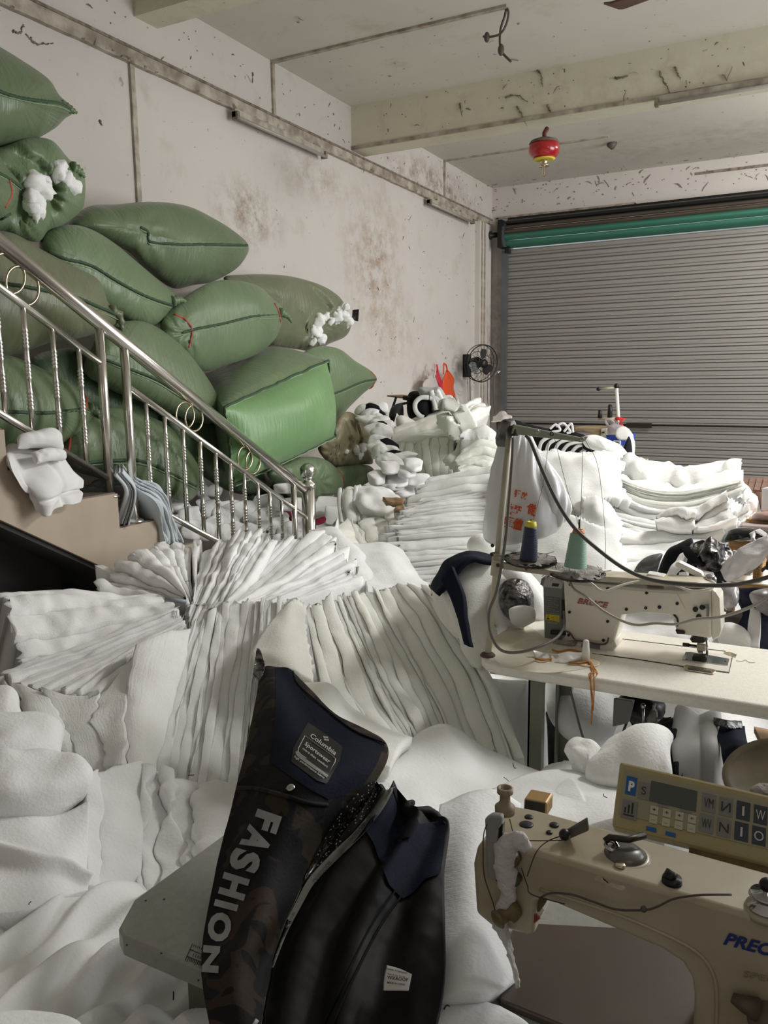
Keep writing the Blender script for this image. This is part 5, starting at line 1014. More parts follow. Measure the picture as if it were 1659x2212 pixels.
c1 = dish(1143, 1218, 2.47, 112, 'cone_tray'); c2 = dish(1240, 1247, 2.52, 122, 'cone_tray')
# hairs of lint hanging off the trays
hv = []
for i in range(70):
    cx, cy, r0, w = ((1143, 1218, 2.46, 112) if i % 2 else (1240, 1247, 2.5, 122)); a = rg_.random()*6.28
    p0 = P(cx+w/2*math.cos(a), cy+w/7*math.sin(a), r0); L_ = .006+.018*rg_.random(); dd = rg_.normal(0, 1, 3); dd[2] *= .6; dd /= np.linalg.norm(dd)
    hv.append(tube(cr([p0, p0+dd*L_*.5, p0+dd*L_+rg_.normal(0, .004, 3)], np.linspace(0, 1, 5)), .0012, 3))
ts.add('lint_hair', join(*hv), M['lint'], kind='stuff', label='tufts of lint on the tray rims')
ts.add('top_arm', quadbar((1114, 923), (1268, 957), (1264, 966), (1108, 944), 2.46, 2.58, .02), M['arm_green'], smooth=False, bevel=.003, label='grey-green top arm with screws')
ts.add('top_arm_end', quadbar((1262, 955), (1275, 953), (1268, 963), (1255, 966), 2.57, 2.58, .018), M['arm_green'], smooth=False, bevel=.003)
ts.add('pole_cap', lathe([(.017, -.03), (.018, -.01), (.012, 0)], P(1112, 926, 2.48), (0, 0, 1), 16), M['dark_metal'])
for x, y, m_ in ((1164, 940, 'chrome'), (1196, 946, 'dark_metal'), (1261, 958, 'chrome')): ts.add('thread_eyelet', torus(P(x, y, 2.46+(x-1114)/154*.12-.012), .005, .0018, (.47, -.88, 0), 14, 5), M[m_])
for x, y, r_ in ((1146, 1150, 2.46), (1250, 1150, 2.5)): ts.add('cone_pin', tube([P(x, y+40 if x < 1200 else y+50, r_), P(x+1, y-20 if x < 1200 else y-18, r_)], .003, 6), M['dark_metal'])
# cones
def cone(nm, label, bx, by, tx, ty, wb, wt, r0, m, cap, caph, capc):
    b = P(bx, by, r0); t_ = P(tx, ty, r0); ax = t_-b; Ln = np.linalg.norm(ax); Rb, Rt = wb/2/1745*r0*.97, wt/2/1745*r0*.97
    t = Thing(nm, label, 'thread cone', 'thread cones on the near stand', loc=b)
    pr = []; nn = 40
    for i in range(nn+1): s = i/nn; pr.append((Rb+(Rt-Rb)*s+.0006*math.sin(i*2.2), Ln*s))
    pr = [(Rb*.6, 0)]+pr+[(Rt*.7, Ln+.002)]
    t.add('thread_winding', lathe(pr, b, ax, 36), m); t.add('spool_collar', lathe([(capc, Ln), (capc*1.02, Ln+caph*.4), (capc*.9, Ln+caph), (capc*.5, Ln+caph), (capc*.4, Ln+caph*.3)], b, ax, 28), cap, label='coloured plastic collar')
    return t
M['navy_thread'] = mat('navy_thread', (28, 36, 74), .45, bump=(60, .3, (.2, .2, 12)), sheen=.3); M['mint_thread'] = mat('mint_thread', (146, 184, 162), .5, bump=(60, .3, (.2, .2, 12)), sheen=.3)
cone('thread_cone', 'navy blue thread cone with a yellow collar', 1139, 1216, 1146, 1147, 40, 30, 2.44, M['navy_thread'], mat('collar_yellow', (226, 212, 60), .4), .018, .0165)
cone('thread_cone', 'mint green thread cone with an orange collar', 1240, 1234, 1248, 1163, 50, 35, 2.48, M['mint_thread'], mat('collar_orange', (206, 120, 60), .4), .014, .018)
# fine threads running up
th = [[(1151, 1132, 2.46), (1175, 1050, 2.47), (1190, 950, 2.48)], [(1251, 1150, 2.5), (1225, 1060, 2.5), (1200, 948, 2.49)], [(1252, 1150, 2.5), (1258, 1060, 2.53), (1262, 962, 2.57)], [(1304, 1240, 2.6), (1306, 1160, 2.58), (1294, 1020, 2.57), (1268, 962, 2.57)]]
for k_, q_ in enumerate(th): single('thread', tube([P(*p) for p in cr(q_, np.linspace(0, 1, 16))], .0007, 4), M['wire'], ['single thread rising from the navy cone to the top arm', 'single thread slanting left from the mint cone to the top arm', 'single thread rising straight from the mint cone to the arm tip', 'single thread from the machine arm up to the arm tip'][k_], 'thread')
# --- hanging carrier bag
M['bag'] = mat('white_bag_plastic', (238, 238, 240), .3, spec=.4, noise=(5, .5, (226, 229, 234)), coat=.15, sss=.5, bump=(18, .35))
M['orange_print'] = mat('orange_print', (214, 88, 34), .5)
def bagfold(S, w, u):
    return .0045*np.sin(u*26+3*np.sin(w*3))*(1-.75*w)+.007*np.sin(u*71+w*6)*(1-w)**3+.010*fbm(S*9, 4)
g = [[(1104, 938, 2.62), (1112, 936, 2.61), (1120, 940, 2.62), (1130, 948, 2.63)], [(1086, 985, 2.63), (1106, 975, 2.59), (1128, 975, 2.59), (1150, 988, 2.63)],
     [(1068, 1050, 2.64), (1098, 1040, 2.58), (1135, 1040, 2.57), (1185, 1045, 2.63)], [(1058, 1100, 2.64), (1095, 1100, 2.56), (1150, 1095, 2.56), (1210, 1090, 2.63)],
     [(1049, 1150, 2.65), (1085, 1160, 2.58), (1150, 1145, 2.57), (1216, 1130, 2.64)], [(1056, 1168, 2.67), (1090, 1172, 2.62), (1150, 1158, 2.62), (1200, 1148, 2.66)]]
bagv = pillow(g, .075, p=6, nu=90, nw=60, amp=.006, fs=10, seed=3, q=.6, wr=lambda S, w, u: bagfold(S, w[:, None], u[None, :]))
bg = Thing('carrier_bag', 'white plastic carrier bag with orange characters hanging on the thread stand', 'bag', loc=P(1115, 935, 2.62))
bg.add('bag_body', bagv, M['bag'])
bg.add('bag_handle', sheet([[(1104, 915, 2.68), (1116, 912, 2.68)], [(1100, 940, 2.64), (1124, 940, 2.62)], [(1092, 965, 2.64), (1134, 968, 2.62)]], .004, 16, 16, .004, 20, 2), M['bag'])
g2 = [[(1132, 960, 2.64), (1146, 985, 2.62), (1160, 1010, 2.63)], [(1150, 1020, 2.63), (1172, 1030, 2.59), (1190, 1045, 2.63)], [(1170, 1080, 2.63), (1195, 1080, 2.58), (1222, 1100, 2.64)], [(1170, 1140, 2.64), (1195, 1150, 2.60), (1219, 1125, 2.65)]]
bg.add('bag_side', pillow(g2, .06, p=4, nu=40, nw=50, amp=.006, fs=12, seed=6, wr=lambda S, w, u: .006*np.sin(u[None, :]*30+w[:, None]*9)), M['bag'])
BT = bvh(bagv)
def otext(s, p0, p1, h, b=.02): bg.add('orange_print', text_on(BT, s, p0, p1, h*.9, bold=b+.02, lift=.006, sub=.1), M['orange_print'], smooth=False)
otext('钜', (1110, 1078), (1124, 1081), 17); otext('献', (1126, 1082), (1138, 1085), 15)
otext('疯狂', (1092, 1112), (1124, 1119), 22, .03); otext('货', (1136, 1118), (1156, 1121), 27, .03)
otext('超值', (1085, 1140), (1126, 1151), 24, .035)
single('clear_wrap', sheet([[(1078, 925, 2.56), (1098, 915, 2.55), (1116, 910, 2.55)], [(1074, 948, 2.54), (1090, 940, 2.52), (1106, 940, 2.5)], [(1078, 970, 2.54), (1088, 975, 2.52), (1098, 985, 2.5)]], .004, 30, 30, .03, 20, 8), mat('dark_shiny_film', (60, 58, 60), .15, noise=(14, .9, (170, 168, 168))), 'crumpled shiny dark plastic film bunched behind the stand top', 'plastic')
# --- small things on the table
pn = Thing('spool_pin', 'cream wooden spool pin standing on the table with orange strands', 'spool pin', loc=on_t(1257, 1441))
pn.add('pin_post', lathe([(.0125, 0), (.0118, .03), (.009, .068), (.006, .072)], on_t(1257, 1441), (0, 0, 1), 20), M['white_plastic'])
pn.add('pin_disc', lathe([(.036, 0), (.036, .002), (.03, .003)], on_t(1262, 1443, .001), (0, 0, 1), 30), mat('cream_disc', (226, 212, 182), .6))
M['orange_cord'] = mat('orange_elastic', (196, 126, 44), .7)
for k_, pts in enumerate([[(1266, 1440), (1268, 1465), (1267, 1500), (1269, 1540), (1266, 1575)], [(1268, 1440), (1275, 1462), (1274, 1500), (1271, 1545)], [(1264, 1440), (1264, 1468), (1270, 1510), (1267, 1552)]]):
    y_e = 2.262
    q = [on_t(pts[0][0], pts[0][1], .004)]+[P(x, y, y=2.255) for x, y in pts[1:]]; q.insert(1, np.array([q[1][0], 2.30, zt1+.004]))
    single('elastic_strand', tube(cr(q, np.linspace(0, 1, 40)), .0018, 5), M['orange_cord'], ['longest orange elastic strand hanging over the table edge', 'rightmost orange elastic strand hanging over the table edge', 'middle orange elastic strand hanging over the table edge'][k_], 'elastic')
def scrap(label, pts, T, m, nm='fabric_scrap', cat='scrap', z=zt1, seed=0, amp=.006, dz=.012, n=24):
    g = [[P(x, y, z=z+dz*h) for x, y, h in row] for row in pts]
    return single(nm, sheet(None, T, n, n, amp, 30, seed, g3=g), M[m] if isinstance(m, str) else m, label, cat)
scrap('white cloth strip with orange edging lying in front of the motor box, left end', [[(1143, 1410, 2), (1165, 1418, 1), (1200, 1424, 1.5)], [(1150, 1430, .2), (1175, 1432, .2), (1200, 1430, .3)]], .003, 'white_plastic', seed=3)
scrap('white cloth strip piled next to the spool pin', [[(1182, 1424, 1), (1215, 1418, 2), (1254, 1420, 2)], [(1182, 1438, .2), (1215, 1440, .4), (1252, 1432, 1)]], .004, 'white_plastic', seed=4)
for k_, q_ in enumerate([[(1148, 1430), (1165, 1434), (1184, 1431)], [(1186, 1412), (1200, 1416), (1225, 1413), (1254, 1420)], [(1222, 1440), (1240, 1442), (1262, 1440), (1266, 1444)]]):
    single('elastic_strip', tube([on_t(x, y, .008) for x, y in cr(q_, np.linspace(0, 1, 16))], .0032, 5), M['orange_cord'], ['orange edging strip at the left end of the white cloth', 'orange strip lying behind the white cloth on the table', 'orange strip curled round the base of the spool pin'][k_], 'elastic')
single('thread_snip', tube([on_t(x, y, .001) for x, y in cr([(1582, 1445), (1595, 1447), (1602, 1444), (1612, 1450), (1623, 1450)], np.linspace(0, 1, 20))], .0006, 4), M['wire'], 'loose dark thread lying on the table right of the throat plate', 'thread')
# under the table: motor parts
um = Thing('machine_motor', 'grey control box and dark linkage hanging under the sewing table', 'motor', loc=(-.45, 2.5, .5))
um.add('control_box', hexa([P(1312, 1582, y=2.42), P(1345, 1575, y=2.42), P(1350, 1570, y=2.54), P(1320, 1570, y=2.54), P(1316, 1519, y=2.42), P(1358, 1527, y=2.42), P(1362, 1524, y=2.54), P(1320, 1518, y=2.54)]), M['grey_box'], smooth=False, bevel=.004)
um.add('linkage', join(tube([P(1379, 1535, y=2.45), P(1378, 1612, y=2.45)], .004, 8), sphere(P(1379, 1538, y=2.45), .008, 10)), M['chrome'])
um.add('linkage', join(tube([P(1344, 1570, y=2.46), P(1332, 1600, y=2.46), P(1322, 1640, y=2.46)], .004, 8)), M['wire'])
um.add('motor_casing', (lambda v: (v[0]+fbm(v[0]*20, 3)[:, None]*.02, v[1]))(sphere(P(1375, 1540, y=2.6), .07, 20, (1.1, 1, .8))), M['dark_metal'])
um.add('lint', (lambda v: (v[0]+fbm(v[0]*60, 3)[:, None]*.02, v[1]))(sphere(P(1400, 1560, y=2.5), .02, 14, (.7, .7, 1.8))), M['lint'])
# ================================================================== NEAR SEWING TABLE AND MACHINE
M['table_grey'] = mat('grey_table_laminate', (160, 160, 152), .38, noise=(80, .5, (146, 146, 138)), bump=(300, .08))
M['aged_cream'] = mat('aged_machine_enamel', (190, 180, 158), .36, noise=(7, .7, (160, 146, 118)), bump=(8, .03), coat=.15)
M['aged_dark'] = mat('grime', (96, 80, 58), .8, noise=(30, .9, (132, 116, 88)))
t2 = Thing('sewing_table', 'near grey sewing table corner with a printed ruler edge', 'table', loc=(-.2, 1.05, 0))
c2t = [(-.967, .897), (-.936, .832), (-.915, .82), (.45, .82), (.45, 1.30), (-.945, 1.30), (-.955, 1.28)]
t2.add('tabletop', rslab(c2t, .735, .77), M['table_grey'], smooth=False, bevel=.004)
for xx in (-.86, .3):
    for yy in (.9, 1.2): t2.add('leg', box((xx, yy, 0), (xx+.05, yy+.04, .735)), M['leg_green'], smooth=False)
def on2(px, py, dz=.0008): return P(px, py, z=.77+dz)
t2.add('ruler_line', join(*[tube([on2(*a), on2(*b)], .0006, 4) for a, b in (((388, 2040), (440, 2064)), ((382, 2055), (440, 2081)), ((394, 2028), (377, 2064)))]), M['print_dark'], kind='stuff', label='printed ruler lines')
t2.add('ruler_tick', join(*[tube([on2(385+i*3.4, 2057+i*1.5), on2(385+i*3.4-(3 if i % 5 else 5), 2057+i*1.5+(7 if i % 5 else 10))], .0005, 4) for i in range(16)]+[tube([on2(398+i*4.0, 2030+i*1.7), on2(398+i*4.0-2, 2030+i*1.7+4)], .0005, 4) for i in range(8)]+[tube([on2(396+i*5.0, 2050+i*2.0), on2(396+i*5.0-2, 2050+i*2.0+5)], .0005, 4) for i in range(6)]), M['print_dark'], kind='stuff', label='printed ruler ticks and figures')
for x, y in ((295, 1933), (335, 1931), (252, 2028), (326, 2048), (405, 2108)): t2.add('staple_hole', lathe([(.0018, 0), (.0018, .0006)], on2(x, y), (0, 0, 1), 8), M['print_dark'])
pm = Thing('sewing_machine', 'near aged cream sewing machine with blue lettering and a control panel', 'sewing machine', loc=(-.15, 1.05, .77))
yf2 = .98
pb = [(-.388, .955), (-.382, .985), (-.365, 1.0), (-.33, 1.002), (.02, .992), (.30, .992), (.30, .77), (-.088, .77), (-.089, .86), (-.093, .885), (-.105, .902), (-.13, .912), (-.285, .934), (-.296, .925), (-.298, .872), (-.36, .868), (-.383, .88)]
pbv = prism([(x, yf2, z) for x, z in pb], (0, .105, 0))
bo = pm.add('machine_body', pbv, M['aged_cream'], angle=50, bevel=.014); bo.modifiers['bevel'].segments = 4
def rnd(pbv_):  # collider with the same faces
    return bvh(pbv_)
PT = rnd(pbv)
pm.add('bed', prism([on2(1052, 2181), on2(1088, 2012), on2(1320, 2030), on2(1560, 2080), on2(1620, 2300), on2(1300, 2290)], (0, 0, .012)), mat('bed_dull_metal', (78, 72, 66), .38, .35, noise=(3, .6, (100, 82, 72))), smooth=False, bevel=.003, label='dull dark machine bed')
# crease line moulding across the front
pm.add('arm_moulding', tube(cr([np.array([x, yf2-.001, z]) for x, z in ((-.29, .948), (-.2, .945), (-.14, .938), (-.09, .925), (-.068, .90), (-.062, .86), (-.062, .80), (-.062, .77))], np.linspace(0, 1, 40)), .0022, 6), M['aged_cream'])
LT = bvh(prism([(-.5, yf2-.0005, .7), (.5, yf2-.0005, .7), (.5, yf2-.0005, 1.1), (-.5, yf2-.0005, 1.1)], (0, .001, 0)))
M['logo_blue'] = mat('logo_blue', (36, 56, 130), .45)
pm.add('lettering', text_on(LT, 'PRECIOUS', (1540, 2056), (1735, 2112), 26, bold=.035, shear=.25), M['logo_blue'], smooth=False, label='dark blue slanted lettering PRECIOUS')
pm.add('embossed_lettering', text_on(LT, 'SPECIAL', (1580, 2128), (1700, 2158), 13, bold=.01), mat('emboss', (150, 138, 112), .5), smooth=False)
# top fittings (on the arm's top face)
def topz(px, py, z=1.0): return P(px, py, z=z)
def cap(px, py, w, m='black', h=.002, z=1.0015, nm='oil_cap', par=None, lab=None):
    c = topz(px, py, z); R_ = w/2/1745*np.linalg.norm(c-CAMP); return pm.add(nm, lathe([(R_, -.004), (R_, h*.5), (R_*.8, h)], c, (0, 0, 1), 22), M[m], parent=par, label=lab)
for x, y, w in ((1127, 1773, 18), (1121, 1789, 28), (1181, 1791, 19), (1170, 1807, 13), (1110, 1818, 7)): cap(x, y, w)
pm.add('cylinder_guard', outline_face([(1030, 1775), (1045, 1766), (1068, 1770), (1068, 1786), (1058, 1800), (1053, 1910), (1034, 1905), (1032, 1830)], dict(y=yf2-.014), (0, .012, 0)), mat('guard_grey', (150, 150, 150), .35), smooth=False, bevel=.003, label='grey take-up guard')
pm.add('guard_slot', outline_face([(1064, 1782), (1070, 1786), (1066, 1850), (1058, 1912), (1052, 1908), (1058, 1800)], dict(y=yf2-.008), (0, .008, 0)), M['black'], smooth=False)
bp_ = P(1075, 1762, y=1.02)
pm.add('thread_post', lathe([(.014, 0), (.0145, .010), (.010, .014), (.0075, .018), (.0075, .028), (.0115, .031), (.0115, .038), (.008, .039), (.006, .03)], bp_, (0, 0, 1), 24), mat('post_tan', (150, 134, 110), .5), label='tan waisted thread post')
pm.add('fin_guard', outline_face([(1200, 1806), (1212, 1800), (1252, 1778), (1255, 1806), (1215, 1822), (1206, 1825)], dict(y=1.03), (0, .006, 0)), mat('fin_grey', (98, 98, 92), .35), smooth=False, bevel=.002)
pm.add('fin_clip', sphere(P(1203, 1812, y=1.02), .008, 12), M['black'])
gbx = Thing('sensor_box', 'small gold-edged black box standing behind the near machine head', 'box', loc=P(1140, 1775, y=1.13))
gf = [(1119, 1734), (1164, 1744), (1162, 1774), (1117, 1762)]
gbx.add('case', outline_face([(1117, 1732), (1166, 1743), (1164, 1776), (1114, 1765)], dict(y=1.13), (0, .035, 0)), mat('case_gold', (184, 150, 100), .35, .3), smooth=False, bevel=.003)
gbx.add('dark_window', outline_face([(1120, 1736), (1162, 1745), (1160, 1773), (1118, 1762)], dict(y=1.128), (0, .003, 0)), M['black'], smooth=False)
# bobbin winder disc
c_ = topz(1333, 1862, .995)
pm.add('winder_base', lathe([(.036, -.004), (.036, .002), (.03, .003)], c_+np.array([-.002, 0, 0]), (0, 0, 1), 30), M['aged_cream'])
pm.add('winder_disc', lathe([(.026, 0), (.028, .004), (.022, .008), (.018, .012), (.006, .013)], c_, (0, 0, 1), 28), mat('winder_grey', (112, 110, 108), .35, .5))
pm.add('winder_arm', tube([topz(1290, 1828, 1.014), topz(1300, 1820, 1.018), topz(1340, 1826, 1.018), topz(1376, 1818, 1.018)], .0045, 8), M['dark_metal'])
pm.add('winder_spring', torus(topz(1304, 1838, 1.008), .008, .003, (.3, -.3, 1), 16, 6), M['chrome'])
pm.add('screw', lathe([(.0075, 0), (.0075, .003), (.005, .004)], topz(1321, 1883, .998), (0, 0, 1), 16), M['brass'])
pm.add('stop_knob', join(lathe([(.013, 0), (.012, .008)], topz(1432, 1922, .995), (0, 0, 1), 16), tube([topz(1424, 1915, 1.0), topz(1434, 1898, 1.008)], .008, 10)), M['black'])
# right tension assembly
c_ = topz(1632, 1990, .99)
pm.add('tension_base', lathe([(.024, -.003), (.024, .005)], c_, (0, 0, 1), 24), M['aged_cream'])
pm.add('tension_disc', lathe([(.02, .004), (.022, .009), (.012, .013), (.012, .02), (.02, .022), (.018, .026), (.007, .028), (.007, .04)], c_, (0, 0, 1), 26), M['chrome'])
pm.add('tension_nut', sphere(c_+np.array([0, 0, .036]), .009, 12), M['black'])
# front knobs and fluff
for (x, y, r_, m_) in ((1094, 1855, .0105, 'brown'), (1098, 1900, .008, 'dark')):
    pm.add('front_knob', lathe([(r_, 0), (r_, .012), (r_*.8, .014)], P(x, y, y=yf2), (0, -1, 0), 18), mat('knob_'+m_, (96, 82, 60) if m_ == 'brown' else (70, 76, 70), .5))
kb = pm.add('lower_knob', lathe([(.014, 0), (.016, .008), (.016, .014), (.010, .018), (.010, .030), (.013, .033), (.009, .036)], P(1092, 1965, y=yf2+.0), (-.5, -1, -.2), 20), mat('knob_olive', (112, 98, 66), .45))
for (pts, col, nm_) in (([(1114, 1990), (1130, 1978), (1144, 1992), (1127, 2006)], (132, 40, 44), 'red_button'), ([(1101, 2003), (1116, 1992), (1130, 2008), (1116, 2024)], (44, 88, 62), 'green_button')):
    pm.add('switch_housing', outline_face([(x*1.0+(x-np.mean([p[0] for p in pts]))*.22, y+(y-np.mean([p[1] for p in pts]))*.22) for x, y in pts], dict(y=yf2+.006), (0, .02, 0)), M['aged_cream'], smooth=False, bevel=.001)
    pm.add(nm_, outline_face(pts, dict(y=yf2+.003), (0, .004, 0)), mat(nm_, col, .4), smooth=False)
pm.add('lower_bracket', outline_face([(1085, 1925), (1150, 1940), (1160, 1958), (1140, 1985), (1100, 2012), (1078, 1990)], dict(y=yf2+.012), (0, .04, 0)), M['aged_dark'], smooth=False, bevel=.004)
fl = np.array([P(x, y, y=yf2-.012) for x, y in cr([(1128, 1842), (1108, 1826), (1090, 1824), (1076, 1840), (1074, 1880), (1078, 1920), (1070, 1960), (1062, 1995), (1072, 2040), (1078, 2075), (1092, 2140)], np.linspace(0, 1, 80))])
w_ = np.interp(np.linspace(0, 1, 80), [0, .08, .2, .35, .5, .62, .72, .85, 1], [.006, .012, .011, .016, .013, .009, .008, .006, .003])
v, f = tube(fl, w_, 14); v = v+np.stack([fbm(v*60, 1), fbm(v*60, 2)*.5, fbm(v*60, 3)], -1)*.008
pm.add('lint_trail', (v, f), M['lint_white'], label='long strand of white lint clinging to the machine head')
M['fine_thread'] = mat('fine_dark_thread', (62, 56, 50), .7)
def pth(nm, pts, r=.0008, n=40, y=None): pm.add(nm, tube(cr([P(a, b, y=(c if c else yf2-.01)) for a, b, c in pts], np.linspace(0, 1, n)), r, 5), M['fine_thread'])
pth('machine_thread', [(1203, 1812, 1.015), (1165, 1826, 1.0), (1140, 1850, .975), (1120, 1900, .965)]); pth('machine_thread', [(1100, 1822, .98), (1150, 1824, .99), (1200, 1824, 1.01)]); pth('machine_thread', [(1085, 1775, 1.0), (1095, 1820, .975)])
pth('machine_thread', [(1050, 1765, .97), (1030, 1800, .965), (1026, 1850, .965), (1028, 1900, .965), (1046, 1960, .965), (1058, 2020, .965)]); pth('machine_thread', [(1108, 1882, .965), (1120, 1920, .965), (1130, 1940, .965), (1200, 1962, .97)])
single('machine_wire', tube(cr([P(x, y, y=c) for x, y, c in [(1145, 1948, .97), (1170, 1938, .968), (1215, 1942, .968), (1260, 1958, .968), (1310, 1976, .968), (1370, 1979, .966), (1400, 1972, .966), (1430, 1958, .966), (1460, 1952, .966), (1500, 1949, .97), (1560, 1950, .99)]], np.linspace(0, 1, 70)), .0014, 6), M['wire'], 'thin knotted wire lying across the arm of the near sewing machine', 'wire')
single('wire_knot', sphere(P(1370, 1977, y=.965), .0042, 10), M['wire'], 'small dark knot in the wire across the near machine', 'knot')
# grime patches
def grime(poly, nm='grime_patch'):
    q = crc(poly, 30); q = q+rng.normal(0, 1.3, q.shape); hs_ = [P(x, y, z=1.0026) if y < 1935 else None for x, y in q]
    c_ = np.mean(hs_, 0); return pm.add(nm, (np.array([c_]+hs_), [(0, 1+i, 1+(i+1) % 30) for i in range(30)]), M['aged_dark'], smooth=False)
grime([(1262, 1908), (1280, 1902), (1290, 1916), (1310, 1920), (1330, 1928), (1322, 1934), (1300, 1926), (1280, 1920)]); 
# control panel
pc = Thing('control_panel', 'beige keypad control panel with grey display above the near machine', 'control panel', loc=P(1500, 1850, y=1.17))
A0, B0 = np.array((1326, 1656.)), np.array((1880, 1796.)); D0, C0 = np.array((1305, 1795.)), np.array((1880, 1949.))
def ppx(u, v): return (A0*(1-u)*(1-v)+B0*u*(1-v)+C0*u*v+D0*(1-u)*v)
ptop, pbot = 1.19, 1.12
def pp(u, v, lift=0):
    x, y = ppx(u, v); q = P(x, y, y=ptop+(pbot-ptop)*v); return q+pn_*lift
q0, q1, q2 = P(*ppx(0, 0), y=ptop), P(*ppx(1, 0), y=ptop), P(*ppx(0, 1), y=pbot); pn_ = np.cross(q1-q0, q2-q0); pn_ /= np.linalg.norm(pn_); pn_ *= np.sign(np.dot(pn_, CAMP-q0))
M['panel'] = mat('panel_beige', (176, 164, 122), .45, noise=(6, .4, (158, 144, 104))); M['panel_face'] = mat('panel_face_film', (160, 154, 130), .4)
pc.add('panel_case', prism([pp(0, 0), pp(1, 0), pp(1, 1), pp(0, 1)], -pn_*.028), M['panel'], smooth=False, bevel=.004)
def prect(nm, u0, v0, u1, v1, m, lift=.001, th=.0012, par=None, lab=None):
    return pc.add(nm, prism([pp(u0, v0, lift), pp(u1, v0, lift), pp(u1, v1, lift), pp(u0, v1, lift)], -pn_*th), m if not isinstance(m, str) else M[m], smooth=False, parent=par, label=lab)
def upx(px): return (px-1316)/564.0
prect('membrane', .02, .11, .99, .80, 'panel_face', .0012)
M['key_grey'] = mat('key_grey', (132, 132, 126), .4); M['key_dark'] = mat('key_slate', (58, 66, 74), .4); M['key_blue'] = mat('key_blue', (36, 98, 160), .4); M['lcd'] = mat('lcd_grey', (84, 90, 88), .25); M['key_pale'] = mat('key_pale', (196, 192, 172), .4); M['sym'] = mat('symbol_pale', (205, 206, 200), .5)
prect('display', .128, .19, .305, .50, 'lcd', .0022, lab='grey display window')
k1 = prect('key', .035, .20, .075, .48, 'key_blue', .0022, lab='blue key with a white letter'); k2 = prect('key', .082, .24, .126, .50, 'key_grey', .0022); k3 = prect('key', .03, .56, .088, .87-.03, 'key_grey', .0022)
def ptext(s, u0, u1, v, h, m, b=.02, par=None):
    vv, f = text_geo(s, b); vv[:, 0] -= vv[:, 0].min(); w = vv[:, 0].max(); hh = max(vv[:, 1].max(), .3)
    pc.add('key_symbol', (np.array([pp(u0+(u1-u0)*x/w, v-h*y/hh, .0032) for x, y in vv]), f), M[m] if isinstance(m, str) else m, smooth=False, parent=par)
ptext('P', .045, .068, .42, .15, 'white_plastic', .05, k1); ptext('S', .095, .113, .43, .12, 'print_dark', .0, k2)
for i_, (h_, u_) in enumerate(((.08, .04), (.13, .053), (.17, .066))): prect('key_symbol', u_, .76-h_, u_+.006, .76, 'print_dark', .003, par=k3)
prect('key_symbol', .038, .78, .078, .80, 'print_dark', .003, par=k3)
for i_ in range(4):
    u0 = .135+i_*.0475
    for v0, s_ in ((.56, '+'), (.70, '-')):
        kk = prect('key', u0, v0, u0+.03, v0+.12, 'key_pale', .0022); ptext(s_, u0+.008, u0+.022, v0+.085, .05 if s_ == '+' else .012, 'print_dark', .01, kk)
prect('print_bar', .16, .505, .20, .55, 'key_grey', .0016); prect('print_bar', .245, .505, .29, .55, 'key_grey', .0016)
for i_, (s_, m_) in enumerate((('VM', 'key_grey'), ('И', 'key_grey'), ('I', 'key_dark'), ('W', 'key_dark'), ('E', 'key_dark'), ('L', 'key_dark'), ('M', 'key_dark'))):
    u0 = .325+i_*.066; k_ = prect('key', u0, .19, u0+.052, .46, m_, .0022); ptext(s_, u0+(.008 if len(s_) > 1 or s_ in 'WИEM' else .022), u0+(.044 if len(s_) > 1 or s_ in 'WИEM' else .030), .40, .14, 'print_dark' if m_ == 'key_grey' else 'sym', .0, k_)
for i_, (s_, m_) in enumerate((('WV', 'key_grey'), ('N', 'key_grey'), ('I', 'key_dark'), ('O', 'key_dark'), ('E', 'key_dark'), ('L', 'key_dark'), ('M', 'key_dark'))):
    u0 = .322+i_*.066; k_ = prect('key', u0, .50, u0+.052, .77, m_, .0022); ptext(s_, u0+(.008 if len(s_) > 1 or s_ in 'NOEM' else .022), u0+(.044 if len(s_) > 1 or s_ in 'NOEM' else .030), .71, .14, 'print_dark' if m_ == 'key_grey' else 'sym', .0, k_)
prect('indicator', .128, .885, .165, .945, 'key_blue', .0022); prect('indicator', .20, .89, .237, .95, 'key_blue', .0022)
pc.add('mount_bracket', box((-.12, 1.13, .93), (.1, 1.16, .99)), M['aged_dark'], smooth=False, label='grimy bracket under the panel')
# thread dish at the top right
dd_ = Thing('thread_dish', 'round dusty metal thread dish at the right edge above the control panel', 'thread stand', loc=P(1650, 1740, 1.55))
c_ = P(1652, 1690, 1.50)
dd_.add('dish', lathe([(.02, -.006), (.075, -.004), (.082, .004), (.080, .006), (.07, .0), (.02, -.002)], c_, (-.28, -.42, 1), 40), mat('dusty_dish', (128, 118, 96), .5, .3, noise=(12, .8, (86, 80, 70))))
dd_.add('dish_lint', (lambda v: (v[0]+fbm(v[0]*60, 3)[:, None]*.008, v[1]))(sphere(P(1640, 1728, 1.46), .018, 14, (1.2, 1, .6))), M['lint'])
dd_.add('pole', tube([c_-np.array([-.03, 0, .01]), c_+np.array([.03, 0, -.7])], .008, 10), M['stand_cream'])
# black knob bottom right
kn = pm.add('stitch_knob', lathe([(.026, 0), (.027, .004), (.024, .012), (.022, .02)], P(1640, 2225, y=yf2), (0, -1, 0), 28), mat('knob_dusty', (120, 108, 88), .6, noise=(30, .7, (92, 80, 64))))
pm.add('reverse_lever', tube([P(1556, 2172, y=yf2-.012), P(1580, 2186, y=yf2-.014), P(1610, 2200, y=yf2-.012)], [.006, .010, .014], 10), mat('lever_brown', (92, 80, 64), .5))
